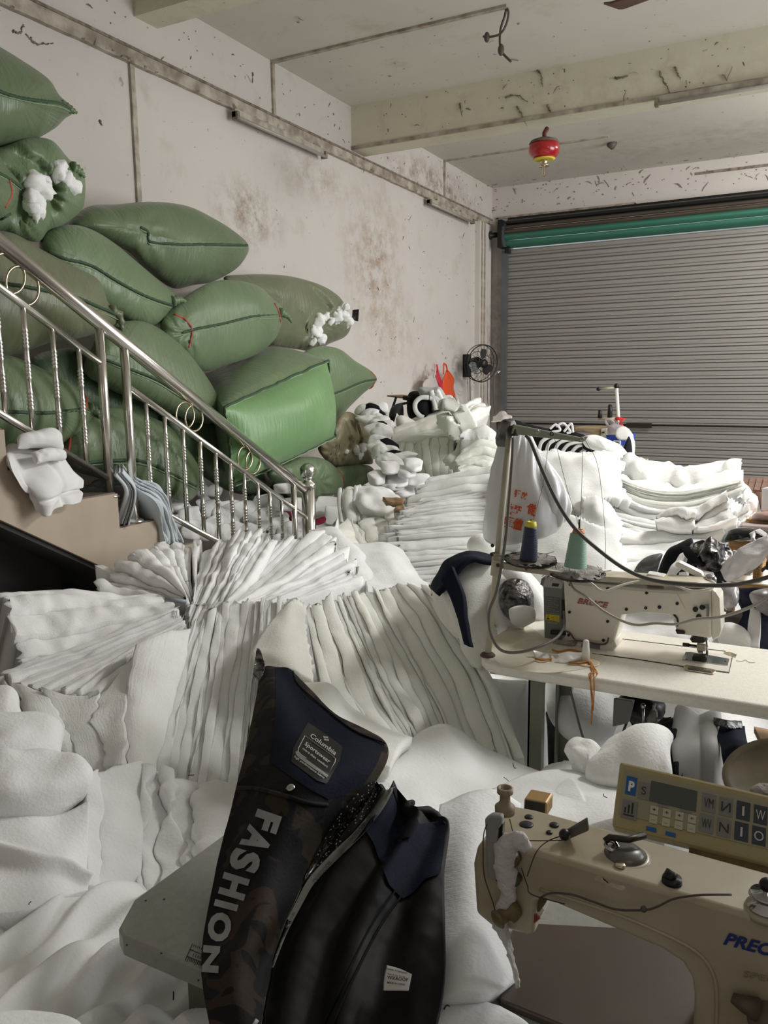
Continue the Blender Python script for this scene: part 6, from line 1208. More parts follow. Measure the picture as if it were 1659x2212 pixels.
# ================================================================== JACKET ON THE NEAR TABLE
def camo(name):
    m = mat(name, (30, 28, 30), .75, bump=(180, .12), spec=.25); nt = m.node_tree; N = nt.nodes; L = nt.links; b = N['Principled BSDF']
    tc = N.new('ShaderNodeTexCoord'); cols = [((24, 24, 28), None, 0), ((52, 44, 36), 7.0, .53), ((56, 43, 36), 5.5, .60), ((20, 20, 22), 9.0, .56)]
    cur = N.new('ShaderNodeRGB'); cur.outputs[0].default_value = (*lin(cols[0][0]), 1); cur = cur.outputs[0]
    for i, (c, sc, th) in enumerate(cols[1:]):
        mp = N.new('ShaderNodeMapping'); mp.inputs['Location'].default_value = (i*3.1, i*1.7, 0); mp.inputs['Scale'].default_value = (1, 1.5, 1); L.new(tc.outputs['Object'], mp.inputs[0])
        t = N.new('ShaderNodeTexNoise'); t.inputs['Scale'].default_value = sc*1.5; t.inputs['Detail'].default_value = 1.5; t.inputs['Distortion'].default_value = .6; L.new(mp.outputs[0], t.inputs['Vector'])
        r = N.new('ShaderNodeMapRange'); r.inputs[1].default_value = th; r.inputs[2].default_value = th+.012; L.new(t.outputs[0], r.inputs[0])
        x = N.new('ShaderNodeMix'); x.data_type = 'RGBA'; L.new(r.outputs[0], x.inputs[0]); L.new(cur, x.inputs[6]); x.inputs[7].default_value = (*lin(c), 1); cur = x.outputs[2]
    L.new(cur, b.inputs['Base Color']); return m
M['camo'] = camo('dark_camouflage_cloth')
M['navy'] = mat('navy_cloth', (17, 23, 40), .8, bump=(200, .1), spec=.2)
M['satin'] = mat('black_satin', (13, 12, 13), .62, bump=(30, .1), spec=.25)
M['black_cloth'] = mat('black_cloth', (22, 22, 26), .85, bump=(120, .12), spec=.2)
M['tape'] = mat('grey_tape', (150, 150, 146), .4, .2)
M['silver'] = mat('silver_print', (178, 180, 182), .38, .3, noise=(30, .35, (120, 120, 122)))
M['label_black'] = mat('label_black', (22, 22, 24), .5); M['label_white'] = mat('label_white', (205, 205, 202), .5)
def sparkle(name, base, dot, scale, th, metal=.8):
    m = mat(name, base, .3, metal); nt = m.node_tree; N = nt.nodes; L = nt.links; b = N['Principled BSDF']
    tc = N.new('ShaderNodeTexCoord'); v = N.new('ShaderNodeTexVoronoi'); v.inputs['Scale'].default_value = scale; L.new(tc.outputs['Object'], v.inputs['Vector'])
    r = N.new('ShaderNodeMapRange'); r.inputs[1].default_value = th; r.inputs[2].default_value = th-.08; L.new(v.outputs['Distance'], r.inputs[0])
    x = N.new('ShaderNodeMix'); x.data_type = 'RGBA'; L.new(r.outputs[0], x.inputs[0]); x.inputs[6].default_value = (*lin(base), 1); x.inputs[7].default_value = (*lin(dot), 1); L.new(x.outputs[2], b.inputs['Base Color'])
    bp = N.new('ShaderNodeBump'); bp.inputs['Strength'].default_value = .8; bp.inputs['Distance'].default_value = .01; L.new(r.outputs[0], bp.inputs['Height']); L.new(bp.outputs[0], b.inputs['Normal']); return m
M['mesh_dots'] = sparkle('dotted_mesh', (20, 20, 20), (150, 148, 142), 170, .30, .2)
M['sequin'] = mat('sequin_foil', (128, 126, 126), .25, .85, noise=(60, 1, (48, 46, 48)), bump=(50, .9))
M['foil'] = mat('crumpled_foil_cloth', (112, 110, 110), .16, .9, noise=(22, 1, (34, 32, 34)), bump=(34, .9))
M['black_film'] = mat('shiny_black_film', (16, 16, 18), .18, bump=(12, .5), coat=.4)
jk = Thing('jacket', 'unfinished dark camouflage jacket with silver FASHION lettering lying on the near table', 'jacket', loc=P(600, 2000, z=.78))
def jf(S, w, u):
    return .006*np.sin(w*16+u*3)*np.sin(u*math.pi)+.004*np.sin(u*9-w*5)+.004*fbm(S*12, 2)
cam_g = [[(554, 1438, -.97), (590, 1436, -.98), (625, 1446, -.98)], [(538, 1520, -.96), (620, 1530, -.99), (712, 1540, -.98)], [(508, 1640, -.93), (650, 1650, -.97), (822, 1608, -.96)], [(486, 1722, -.89), (620, 1738, -.93), (790, 1700, -.92)],
         [(452, 1850, -.84), (560, 1860, -.88), (690, 1820, -.86)], [(424, 1990, -.80), (510, 2000, -.84), (606, 1965, -.82)], [(416, 2080, -.79), (480, 2100, -.82), (562, 2075, -.80)], [(438, 2260, -.79), (490, 2260, -.81), (532, 2260, -.80)]]
camv = sheet(cam_g, .012, 70, 110, .004, 8, 1, folds=jf); jk.add('camouflage_panel', camv, M['camo']); CT = bvh(camv)
lin_g = [[(800, 1700, -.90), (845, 1712, -.90), (882, 1760, -.90)], [(700, 1812, -.845), (830, 1800, -.88), (952, 1776, -.88)], [(625, 1925, -.82), (780, 1900, -.86), (942, 1880, -.86)], [(576, 2040, -.80), (740, 2020, -.83), (938, 2000, -.85)], [(556, 2120, -.79), (720, 2130, -.82), (935, 2120, -.83)], [(528, 2260, -.785), (700, 2260, -.80), (905, 2260, -.81)]]
linv = sheet(lin_g, .010, 80, 90, .006, 7, 5, folds=lambda S, w, u: .022*np.sin(u*17+w*5+2*np.sin(w*3))*np.sin(u*math.pi)**.7*(1-.5*w)+.005*fbm(S*20, 7)); jk.add('lining', linv, M['satin'], label='black satin lining with folds'); LN = bvh(linv)
ALL = bvh(camv, linv)
def fan_on(tree, poly, lift, K=7, n=64, smooth_=False, cen=None):
    q = crc(poly, n) if smooth_ else np.array([np.array(poly[int(i)])*(1-(i-int(i)))+np.array(poly[(int(i)+1) % len(poly)])*(i-int(i)) for i in np.arange(n)*len(poly)/n])
    c = q.mean(0) if cen is None else np.array(cen, float); V = []; last = None
    for k in range(K+1):
        for x, y in c+(q-c)*(k/K):
            h = hit(tree, x, y, lift); h = last if h is None else h; V.append(h); last = h
    Fc = [(k*n+i, k*n+(i+1) % n, (k+1)*n+(i+1) % n, (k+1)*n+i) for k in range(K) for i in range(n)]; return np.array(V), Fc
yoke = [(588, 1437), (606, 1436), (624, 1443), (634, 1473), (660, 1503), (690, 1527), (720, 1552), (752, 1577), (790, 1595), (818, 1608), (806, 1640), (790, 1668), (766, 1700), (732, 1714), (696, 1724), (650, 1698), (600, 1662), (568, 1638), (578, 1580), (586, 1520)]
jk.add('navy_yoke', fan_on(CT, yoke, .003, 10, 100), M['navy'], label='navy blue neck yoke')
jk.add('neck_seam', tube(on(CT, [(624, 1442), (636, 1474), (690, 1525), (752, 1575), (821, 1606)], 40, .006), .0016, 6), M['black_cloth'])
fl = [(488, 1690), (540, 1690), (600, 1706), (650, 1722), (690, 1732), (690, 1740), (640, 1738), (580, 1722), (520, 1706), (486, 1702)]
jk.add('flap_edge', tube(on(CT, [(489, 1694), (540, 1697), (600, 1714), (650, 1730), (692, 1736)], 40, .002), .004, 8), M['camo'])
jk.add('snap_button', lathe([(.008, 0), (.008, .002), (.005, .004), (.002, .0045)], hit(CT, 614, 1697, .002), (0, -.4, 1), 18), M['chrome'])
jk.add('mesh_strip', fan_on(ALL, [(782, 1690), (800, 1687), (818, 1694), (790, 1740), (750, 1790), (700, 1840), (640, 1900), (640, 1890), (676, 1820), (720, 1752), (756, 1715)], .0045, 6, 80, cen=(752, 1765)), M['mesh_dots'], label='dotted mesh strip')
def ribbon_on(tree, path, w, lift, n=70, m='tape'):
    q = cr([p[:2] for p in path], np.linspace(0, 1, n)); ww = np.interp(np.linspace(0, 1, n), np.linspace(0, 1, len(w)), w); d = np.gradient(q, axis=0); d /= np.linalg.norm(d, axis=1, keepdims=True); nn = np.stack([d[:, 1], -d[:, 0]], 1); V = []; last = None
    for i in range(n):
        for s in (-1, 0, 1):
            x, y = q[i]+nn[i]*s*ww[i]; h = hit(tree, x, y, lift)
            if h is None: h = last if last is not None else P(x, y, z=.85)
            V.append(h); last = h
    return np.array(V), quadgrid(n, 3)
tp = ribbon_on(ALL, [(836, 1686), (806, 1740), (760, 1796), (704, 1848), (655, 1898), (624, 1950), (592, 2010), (568, 2070), (560, 2096)], [9, 9, 9, 9, 8, 7, 6, 5, 3], .007)
jk.add('binding_tape', tp, M['tape'], label='grey binding tape'); TT = bvh(tp)
for (p0, p1, h) in (((810, 1745), (836, 1702), 9), ((744, 1818), (778, 1778), 9), ((662, 1904), (700, 1860), 8.5), ((600, 2000), (618, 1966), 6)):
    v, f = text_on(ALL, 'OUTDOOR', p0, p1, h, .01, lift=.0085); jk.add('tape_lettering', (v, f), mat('tape_print', (104, 104, 102), .5) if 'tp' not in M else M['tp'], smooth=False)
# navy facing, pocket and fold over the lining
jk.add('navy_facing', fan_on(ALL, [(836, 1700), (850, 1706), (872, 1740), (890, 1782), (958, 1772), (945, 1800), (940, 1850), (932, 1890), (900, 1900), (872, 1930), (850, 1942), (822, 1912), (806, 1870), (790, 1820), (772, 1790), (800, 1750)], .005, 9, 90), M['navy'], label='navy blue front facing')
jk.add('pocket_cloth', fan_on(ALL, [(834, 1702), (852, 1708), (880, 1752), (889, 1780), (872, 1808), (850, 1812), (838, 1780), (846, 1740)], .008, 6, 60), M['black_cloth'], label='black pocket bag')  # plain black cloth patch laid over the lining as the pocket
jk.add('placket_seam', tube(on(ALL, [(856, 1925), (800, 2000), (740, 2110), (690, 2212), (680, 2240)], 50, .004), .002, 5), M['black_cloth']); jk.add('placket_seam', tube(on(ALL, [(834, 1925), (780, 2000), (722, 2110), (672, 2212)], 50, .004), .0015, 5), M['black_cloth'])
# lettering
for ch, p0, p1, h in (('F', (545, 1741), (531, 1779), 52), ('A', (527, 1774), (503, 1818), 56), ('S', (492, 1822), (478, 1866), 60), ('H', (470, 1876), (455, 1922), 54), ('I', (449, 1934), (445, 1948), 48), ('O', (440, 1958), (425, 2020), 46), ('N', (420, 2032), (414, 2090), 34)):
    v, f = text_on(CT, ch, p0, p1, h, bold=.055, lift=.003, sub=.12); jk.add('silver_letter', (v, f), M['silver'], smooth=False, label='silver letter '+ch)
# neck label
lb = fan_on(CT, [(655, 1556), (700, 1588), (728, 1610), (722, 1640), (692, 1690), (670, 1682), (616, 1640), (622, 1610), (640, 1580)], .0045, 5, 60, cen=(672, 1625)); lo = jk.add('neck_label', lb, M['label_black'], label='black neck label with white print'); NL = bvh(lb)
for s_, p0, p1, h in (('Columbia', (657.5, 1587), (711, 1629), 9.4), ('Sportswear', (645.5, 1604), (698, 1646), 8), ('more than comfort', (641, 1613.5), (693.5, 1655.5), 4.6), ('high performance fabric', (622.5, 1630.5), (686, 1679), 4.6)):
    jk.add('label_print', text_on(NL, s_, p0, p1, h, .012, lift=.0018), M['label_white'], parent=lo, smooth=False)
fr = [(647.3, 1585), (706, 1630), (712, 1636.5), (711, 1643), (696.4, 1668.5), (638, 1626), (631.5, 1619), (632.5, 1612)]
jk.add('label_frame', tube(on(NL, fr+[fr[0]], None, .0014), .0007, 4), M['label_white'], parent=lo)
jk.add('label_band', ribbon_on(NL, [(628.5, 1618), (634, 1628), (662, 1650), (694.5, 1674)], [3.4, 3.6, 3.6, 3.6], .0016, 20), M['tape'], parent=lo); jk.add('label_print', text_on(NL, 'extreme', (670, 1657), (690, 1672), 3, .01, lift=.0026), M['label_white'], parent=lo, smooth=False)
for i in range(4):
    for j in range(2):
        a = np.array((687+i*2.7+j*1.2, 1586.5+i*.5+j*5.6)); d = np.array((.9, 4.2)) if (i < 2) == (j == 0) else np.array((.6, 3.6)); jk.add('label_print', patch_on(NL, [a, a+(1.7, .2), a+d+(1.7, .2), a+d], .0018, 1), M['label_white'], parent=lo, smooth=False)
# care tag
tg = sheet([[(812, 2084, -.852), (838, 2092, -.858), (866, 2106, -.852)], [(806, 2110, -.85), (832, 2116, -.856), (862, 2124, -.85)], [(804, 2139, -.846), (830, 2140, -.85), (858, 2141, -.846)]], .001, 14, 12, .0015, 30, 4)
co = jk.add('care_tag', tg, M['label_white'], label='white care tag'); TG = bvh(tg)
for i, s_ in enumerate(('100% Polyester', 'Wash 30 deg  Do not', 'WXAOOP', 'MADE IN CHINA')): jk.add('tag_print', text_on(TG, s_, (812, 2094+i*10), (857-(i % 2)*6, 2104+i*8.5), [3, 3, 7, 4][i], .01, lift=.001), M['print_dark'], smooth=False, parent=co)
jk.add('collar_foil', sheet([[(549, 1393, -1.0), (556, 1400, -1.0), (562, 1420, -.99)], [(543, 1420, -.99), (552, 1430, -.985), (564, 1438, -.98)], [(540, 1446, -.98), (550, 1462, -.97), (556, 1462, -.97)]], .004, 20, 20, .008, 40, 4), M['sequin'], label='sequin strip at the collar end')
jk.add('zip_end', tube([P(520, 2212, z=.81), P(530, 2196, z=.815)], .003, 6), M['label_white'])
# black specks and thread snips lying on the wadding (too many to count)
sp = []
def speck(x, y, r, L_=.012, seed=0):
    c = PZ(x, y, r); a = rng.random()*6.28; d = np.array([math.cos(a), math.sin(a), .3*math.sin(a*3)])
    return tube(cr([c-d*L_/2, c+rng.normal(0, L_*.15, 3), c+d*L_/2], np.linspace(0, 1, 6)), .0011, 4)
for x, y, r, l in ((905, 1597, 2.26, .02), (1098, 1660, 2.2, .024), (905, 1734, 1.76, .01), (893, 1750, 1.7, .008), (1080, 1690, 2.05, .02), (1056, 1628, 2.3, .012), (1293, 1730, 1.7, .012), (402, 1246, 3.4, .02), (1232, 1103, 3.95, .05), (1345, 1652, 1.96, .03), (1375, 1655, 1.94, .05), (400, 1665, 2.1, .02), (45, 1932, 1.6, .01), (155, 2184, 1.15, .012), (350, 2140, 1.2, .015), (940, 2180, -.83, .01)): sp.append(speck(x, y, r, l))
single('thread_snips', join(*sp), M['black'], 'scattered black thread snips and specks on the white wadding', 'thread snips', kind='stuff')
# ================================================================== ON THE STAIRS
M['cloth_white'] = mat('quilted_white_cloth', (232, 230, 230), .8, bump=(30, .15), sheen=.2)
M['blue_cloth'] = mat('pale_blue_cloth', (214, 221, 226), .85, bump=(60, .2), uvb=(2, 90, .5), sheen=.2)
M['crimson'] = mat('crimson_cloth', (150, 20, 54), .75, bump=(80, .15))
wq = Thing('quilted_jacket_piece', 'white quilted garment piece hanging off the stair edge under the railing', 'garment', loc=PS(90, 1090))
def PX(x, y, dx): return P(x, y, x=XS+dx)
def gx(g): return [[PX(*q) for q in row] for row in g]
wq.add('garment_body', sheet(None, .035, 50, 50, .015, 7, 3, g3=gx([[(12, 950, -.1), (50, 945, -.02), (100, 950, 0), (132, 958, -.02)], [(16, 975, .04), (50, 985, .08), (110, 990, .08), (160, 990, .05)], [(40, 1020, .09), (70, 1030, .12), (130, 1030, .12), (190, 1018, .08)], [(62, 1060, .10), (90, 1070, .13), (130, 1062, .13), (178, 1046, .09)], [(78, 1092, .10), (100, 1095, .12), (130, 1085, .12), (165, 1066, .09)]]), folds=lambda S, w, u: .02*np.sin(u*9+w*5)-.02*np.exp(-((w-.72)/.03)**2)-.015*np.exp(-((u-.62-.2*w)/.03)**2)), M['cloth_white'])
wq.add('collar_roll', pillow(None, .09, g3=gx([[(40, 930, .02), (70, 916, .03), (105, 918, .03), (128, 930, .02)], [(42, 950, .06), (72, 942, .08), (110, 945, .08), (140, 955, .06)]]), amp=.02, fs=14, seed=4), M['cloth_white'])
wq.add('cuff', pillow(None, .06, g3=gx([[(70, 960, .1), (110, 950, .1), (142, 958, .08)], [(80, 985, .12), (115, 978, .12), (138, 980, .1)]]), amp=.02, fs=16, seed=6), M['cloth_white'])
bc = Thing('folded_cloth', 'pale blue ribbed cloth folded over the stair step behind the railing posts', 'cloth', loc=PX(300, 1150, -.1))
for i, l in enumerate(layers([[(246, 1010, 3.95), (270, 1050, 3.95), (248, 1118, 3.98)], [(268, 1006, 3.95), (296, 1050, 3.95), (280, 1118, 3.98)]], 9, .2, off=.008, bulge=.5, nu=60, seed=3, rag=.01, wave=.03)): bc.add('cloth_fold', l, M['blue_cloth'])
for i, l in enumerate(layers([[(285, 1040, 4.0), (330, 1075, 4.02), (345, 1120, 4.1), (352, 1158, 4.1)], [(310, 1020, 4.05), (356, 1046, 4.1), (378, 1110, 4.15), (396, 1160, 4.2)]], 11, .2, off=.010, bulge=.5, nu=60, seed=4, rag=.03, wave=.04)): bc.add('cloth_fold', l, M['blue_cloth'])
single('plastic_wrap', sheet(None, .01, 30, 20, .05, 9, 5, g3=gx([[(180, 1030, -.2), (205, 1018, -.2), (238, 1024, -.15)], [(182, 1046, -.1), (210, 1048, -.1), (240, 1052, -.08)]])), mat('grey_crumpled_plastic', (118, 124, 128), .3, noise=(10, .8, (70, 76, 80))), 'crumpled grey plastic wrap on the step beside the quilted garment', 'plastic')
single('plastic_wrap', sheet(None, .01, 30, 20, .03, 9, 7, g3=gx([[(-10, 948, -.3), (20, 944, -.25), (60, 950, -.2)], [(-10, 970, -.25), (20, 960, -.2), (60, 962, -.15)]])), M['blue_cloth'], 'pale plastic scrap at the far left step edge', 'plastic')
def crimson(label, g, sd): single('crimson_cloth', pillow(None, .07, g3=gx(g), amp=.03, fs=12, seed=sd), M['crimson'], label, 'cloth')
crimson('crimson cloth crumpled among white scraps behind the balusters', [[(566, 1116, -.35), (590, 1098, -.35), (628, 1100, -.35)], [(580, 1145, -.3), (605, 1140, -.3), (634, 1128, -.3)]], 1)
crimson('small crimson cloth corner right of the newel post', [[(676, 1118, -.1), (690, 1116, -.1), (701, 1112, -.1)], [(676, 1130, -.08), (690, 1130, -.08), (700, 1127, -.08)]], 2)
crimson('crimson cloth scrap low between two balusters', [[(560, 1142, -.2), (575, 1138, -.2), (586, 1142, -.2)], [(560, 1158, -.18), (574, 1156, -.18), (580, 1150, -.18)]], 3)
rs = np.random.default_rng(9)
def puff(label, x, y, w, h, dx, sd, m='wad_puff', grp=None, nm='wadding_scrap', pl=True, T=None):
    a = rs.random()*.8-.4; o = [(x+w/2*math.cos(t)*math.cos(a)-h/2*math.sin(t)*math.sin(a), y+w/2*math.cos(t)*math.sin(a)+h/2*math.sin(t)*math.cos(a)) for t in np.linspace(0, 2*math.pi, 9)[:-1]]
    o = [(p+rs.normal(0, w*.06), q+rs.normal(0, h*.06)) for p, q in o]
    Tm = T or h/1745*4.2*.45
    vf = blob(o, 4.2, Tm, n=36, K=7, amp=Tm*.6, fs=14, seed=sd, pl=dict(x=XS+dx) if pl else None) if pl else blob(o, dx, Tm, n=36, K=7, amp=Tm*.6, fs=14, seed=sd)
    single(nm, vf, M[m], label, 'scrap', grp)
# heap of scraps behind the lower balusters: individually stacked puffs over a slumped mass
for i in range(64):
    t = i/63; x = 352+rs.random()*330; lo = 1015+(x-352)*.26; y = lo+rs.random()*(1168-lo)*.95
    if x > 600: y = 1120+rs.random()*50
    puff('white wadding scrap in the heap behind the stair balusters', x, y, 30+rs.random()*42, 22+rs.random()*26, -.16-.25*(1168-y)/150, i, grp='wadding scraps heaped behind the balusters', m=['wad_puff', 'wad_smooth'][i % 2])
for i, (x, y, w, h) in enumerate(((620, 1050, 60, 26), (655, 1046, 62, 34), (690, 1050, 50, 24), (640, 1086, 80, 34), (700, 1090, 70, 40), (665, 1128, 60, 30), (720, 1112, 50, 50), (604, 1110, 40, 26), (700, 1060, 46, 30), (735, 1140, 50, 40))):
    puff('white wadding scrap around the foot of the newel post', x, y, w, h, -.14-.1*(i % 3), i+80, grp='wadding scraps round the newel')
for i, (x, y, w, h) in enumerate(((815, 1035, 40, 22), (845, 1012, 44, 22), (860, 1040, 50, 26), (830, 1055, 46, 20), (880, 1022, 44, 20), (905, 1040, 50, 24), (848, 1048, 60, 20), (895, 1010, 40, 18), (870, 1062, 60, 22))):
    single('wadding_offcut', pillow([[(x-w/2, y-h/3, 5.3), (x, y-h/2, 5.3), (x+w/2, y-h/5, 5.3)], [(x-w/2.4, y+h/3, 5.15), (x, y+h/2, 5.1), (x+w/2.2, y+h/3, 5.15)]], .035, p=8, seed=i, amp=.04, fs=6, nu=24, nw=14), M['cloth_white'], 'flat white offcut on the heap beyond the newel post', 'scrap', 'white offcuts beyond the newel')
M['cardboard'] = mat('brown_cardboard', (150, 122, 90), .8, noise=(20, .5, (120, 96, 70)))
for k_, (q_, lab) in enumerate((([[(828, 1070, 4.55), (876, 1076, 4.55)], [(836, 1082, 4.5), (870, 1086, 4.5)]], 'folded brown cardboard strips lying on the small wadding block'), ([[(856, 1092, 4.45), (870, 1088, 4.45)], [(852, 1100, 4.42), (875, 1101, 4.42)]], 'small crumpled brown card below the cardboard strips'), ([[(810, 1020, 5.4), (850, 1018, 5.4)], [(815, 1028, 5.35), (850, 1026, 5.35)]], 'thin board edge poking out behind the white offcuts'))):
    single('cardboard', sheet(q_, .03, 14, 10, .02, 14, k_), M['cardboard'], lab, 'cardboard')
# slope of white and dark scraps against the wall
for i in range(26):
    t = rs.random(); y = 880+t*150; x = 790+t*50+rs.random()*(30+t*25)
    dark = i % 6 == 5
    puff('dark fabric scrap in the heap along the wall beyond the sacks' if dark else 'pale wadding scrap in the heap along the wall beyond the sacks', x, y, 34+rs.random()*24, 20+rs.random()*20, 6.6-t*.9, i+120, m='black_cloth' if dark else 'wad_smooth', grp='dark scraps along the wall' if dark else 'pale scraps along the wall', nm='fabric_scrap' if dark else 'wadding_scrap', pl=False, T=.05)
# ================================================================== FAR LEFT CORNER: bench with bags and black-and-white pieces
def bl(label, o, r, T, m, nm='fabric_piece', cat='fabric', sp_=None, **k): return single(nm, blob(o, r, T, sp_, n=48, K=8, **k), M[m] if isinstance(m, str) else m, label, cat)
def stroke(pts, r, rad): return tube(cr([PZ(x, y, r) for x, y in pts], np.linspace(0, 1, 24)), rad, 6)
bl('black cloth bulk behind the white-edged pieces on the far bench', [(884, 880), (890, 850), (915, 848), (940, 860), (985, 860), (990, 880), (960, 900), (920, 915), (890, 905)], 7.2, .2, 'black_cloth', amp=.05)
bl('black slab of fabric pointing down-right at the wall', [(815, 905), (818, 896), (836, 893), (860, 925), (858, 935), (840, 915)], 6.9, .08, 'black_cloth')
bl('grey-black bent garment arch on the far bench', [(845, 905), (850, 882), (866, 872), (876, 876), (876, 905), (868, 900), (866, 884), (858, 895), (856, 912)], 7.0, .1, mat('grey_black_cloth', (58, 58, 62), .7), amp=.02)
bl('white padded piece folded at the left of the far bench', [(862, 930), (860, 905), (870, 898), (885, 902), (905, 915), (900, 925), (880, 930), (866, 934)], 6.7, .12, 'wad_smooth')
bl('white-rimmed black hood-like piece on the far bench', [(902, 890), (904, 868), (916, 860), (932, 862), (934, 880), (926, 905), (914, 902)], 6.9, .12, 'black_cloth')
single('padded_edge', stroke([(932, 861), (915, 861), (903, 872), (903, 888), (912, 900), (920, 904)], 6.78, .022), M['cloth_white'], 'curved white rim of the black hood-like piece', 'fabric')
bl('grey-white layered wadding offcuts heaped on the far bench', [(910, 845), (914, 838), (940, 840), (955, 838), (965, 850), (975, 872), (985, 888), (965, 890), (940, 893), (935, 870), (915, 860)], 6.95, .15, mat('grey_white_wadding', (196, 196, 194), .9, noise=(10, .7, (168, 168, 168), (4, 1, 1)), bump=(20, .4)), amp=.06, fs=9)
for k_, pts in enumerate([[(938, 846), (944, 870), (948, 888)], [(950, 845), (960, 866), (968, 884)], [(942, 858), (956, 868), (962, 886)], [(934, 862), (948, 864), (955, 880)]]): single('wadding_strip', stroke(pts, 6.8, .022), M['wad_smooth'], 'pale strip of wadding draped on the far bench heap', 'scrap', 'pale strips on the far bench')
bl('black piece with a white edge right of the far bench heap', [(964, 862), (982, 862), (986, 880), (978, 886), (968, 872)], 6.9, .06, 'black_cloth')
single('padded_edge', stroke([(964, 861), (980, 861), (986, 876)], 6.82, .015), M['cloth_white'], 'short white edge above the black piece at the far bench right', 'fabric')
single('bench_board', prism([P(842, 857, 7.5), P(876, 862, 7.4), P(876, 858, 7.4), P(842, 854, 7.5)], (.0, .3, 0)), M['cardboard'], 'thin wooden board end at the left of the far bench', 'board', smooth=False)
for k_, pts in enumerate([[(876, 862), (904, 868)], [(876, 858), (905, 862)], [(862, 858), (852, 885)], [(868, 874), (884, 872), (902, 868)]]): single('stand_rod', stroke(pts, 7.1, .012), M['dark_metal'], 'thin metal rod of the clutter on the far bench', 'rod', 'metal rods on the far bench')
# carrier bags hung on the wall
def wallbag(label, o, loops, m, T=.08, x=-4.05):
    t = Thing('carrier_bag', label, 'bag', loc=P(o[0][0], o[0][1], x=x)); vf = blob(o, 5, T, n=40, K=7, amp=.03, fs=9, pl=dict(x=x)); t.add('bag_body', vf, m)
    for lp in loops: t.add('bag_handle', tube(cr([P(a, b, x=x+.02) for a, b in lp], np.linspace(0, 1, 12)), .010, 5), m)
wallbag('orange red carrier bag hanging on the left wall by the fan', [(968, 810), (974, 802), (988, 822), (986, 840), (990, 860), (986, 872), (972, 868), (962, 850), (962, 828)], [[(965, 812), (966, 790), (969, 790)], [(974, 806), (971, 792), (968, 790)]], mat('orange_bag', (222, 84, 40), .35))
wallbag('crimson carrier bag hanging between the clear and orange bags', [(950, 802), (955, 808), (962, 830), (968, 850), (964, 858), (956, 840), (950, 820)], [[(950, 806), (950, 790)], [(953, 806), (951, 790)]], mat('red_bag', (206, 44, 66), .35), .04)
wallbag('clear white carrier bag hanging leftmost on the far wall', [(930, 818), (936, 812), (946, 815), (952, 830), (954, 842), (945, 850), (930, 850), (920, 842), (920, 830)], [[(931, 820), (928, 800), (930, 790)], [(944, 818), (948, 800), (947, 790)]], mat('clear_bag', (222, 214, 210), .25, trans=.2), .08)
# wall fan
fn = Thing('wall_fan', 'black wall-mounted oscillating fan with wire cage near the shutter', 'fan', loc=P(1015, 790, x=-4.15))
c_ = P(1048, 790, x=-3.85); ax = np.array([.82, -.52, -.12]); ax /= np.linalg.norm(ax); u_, w_ = frame(ax); R_ = .235
M['fan_black'] = mat('fan_black', (26, 26, 27), .4)
fn.add('cage_ring', torus(c_+ax*.02, R_, .008, ax, 40, 6), M['fan_black']); fn.add('cage_ring', torus(c_-ax*.05, R_*.99, .005, ax, 40, 6), M['fan_black'])
fn.add('cage_ring', torus(c_+ax*.07, R_*.45, .004, ax, 30, 5), M['fan_black']); fn.add('cage_ring', torus(c_-ax*.10, R_*.6, .004, ax, 30, 5), M['fan_black'])
for k_ in range(24):
    a = k_*2*math.pi/24; e = math.cos(a)*u_+math.sin(a)*w_
    fn.add('cage_wire', tube(cr([c_+ax*.075+e*.05, c_+ax*.07+e*R_*.45, c_+ax*.02+e*R_], np.linspace(0, 1, 7)), .0022, 4), M['fan_black'])
    if k_ % 2 == 0: fn.add('cage_wire', tube(cr([c_-ax*.12+e*.06, c_-ax*.10+e*R_*.6, c_-ax*.05+e*R_], np.linspace(0, 1, 7)), .0022, 4), M['fan_black'])
for k_ in range(3):
    a = k_*2*math.pi/3+.4; V = []
    for i in range(6):
        s = i/5; rr_ = .04+s*.15
        for j, q in enumerate((-1, 1)):
            aa = a+q*(.30+.25*math.sin(s*math.pi)); V.append(c_+rr_*(math.cos(aa)*u_+math.sin(aa)*w_)+ax*(q*.022))
    fn.add('blade', (np.array(V), quadgrid(6, 2)), mat('fan_blade_grey', (52, 52, 52), .4) if k_ == 0 else bpy.data.materials['fan_blade_grey'])
fn.add('hub_cap', lathe([(.05, -.02), (.058, 0), (.05, .02), (.02, .03)], c_+ax*.05, ax, 20), M['fan_black']); fn.add('motor', lathe([(.06, 0), (.075, -.05), (.06, -.12), (.03, -.14)], c_-ax*.06, ax, 20), M['fan_black'])
bkt = P(1012, 785, x=-4.19)
fn.add('wall_bracket', box((-4.2, bkt[1]-.06, 1.68), (-4.12, bkt[1]+.06, 1.98)), M['fan_black'], smooth=False, bevel=.01); fn.add('bracket_arm', tube([(-4.12, bkt[1], 1.86), c_-ax*.16], .03, 10), M['fan_black'])
for dy, L_ in ((-.05, .5), (0, .62), (.04, .55)): fn.add('pull_cord', tube([(-4.13, bkt[1]+dy, 1.7), (-4.12, bkt[1]+dy+.01, 1.7-L_)], .004, 5), M['wire'])
fn.add('air_guide', join(tube([P(1078, 815, x=-3.8), P(1088, 806, x=-3.75)], .02, 8)), M['chrome'])
for k_, (x, y0_, y1_, lab) in enumerate(((1061, 812, 905, 'left dangling wire below the wall fan'), (1073, 812, 900, 'right dangling wire below the wall fan'))): single('hanging_wire', tube(cr([P(x, y0_, x=-4.1), P(x-2, (y0_+y1_)/2, x=-4.1), P(x, y1_, x=-4.1)], np.linspace(0, 1, 10)), .005, 5), M['wire'], lab, 'wire')
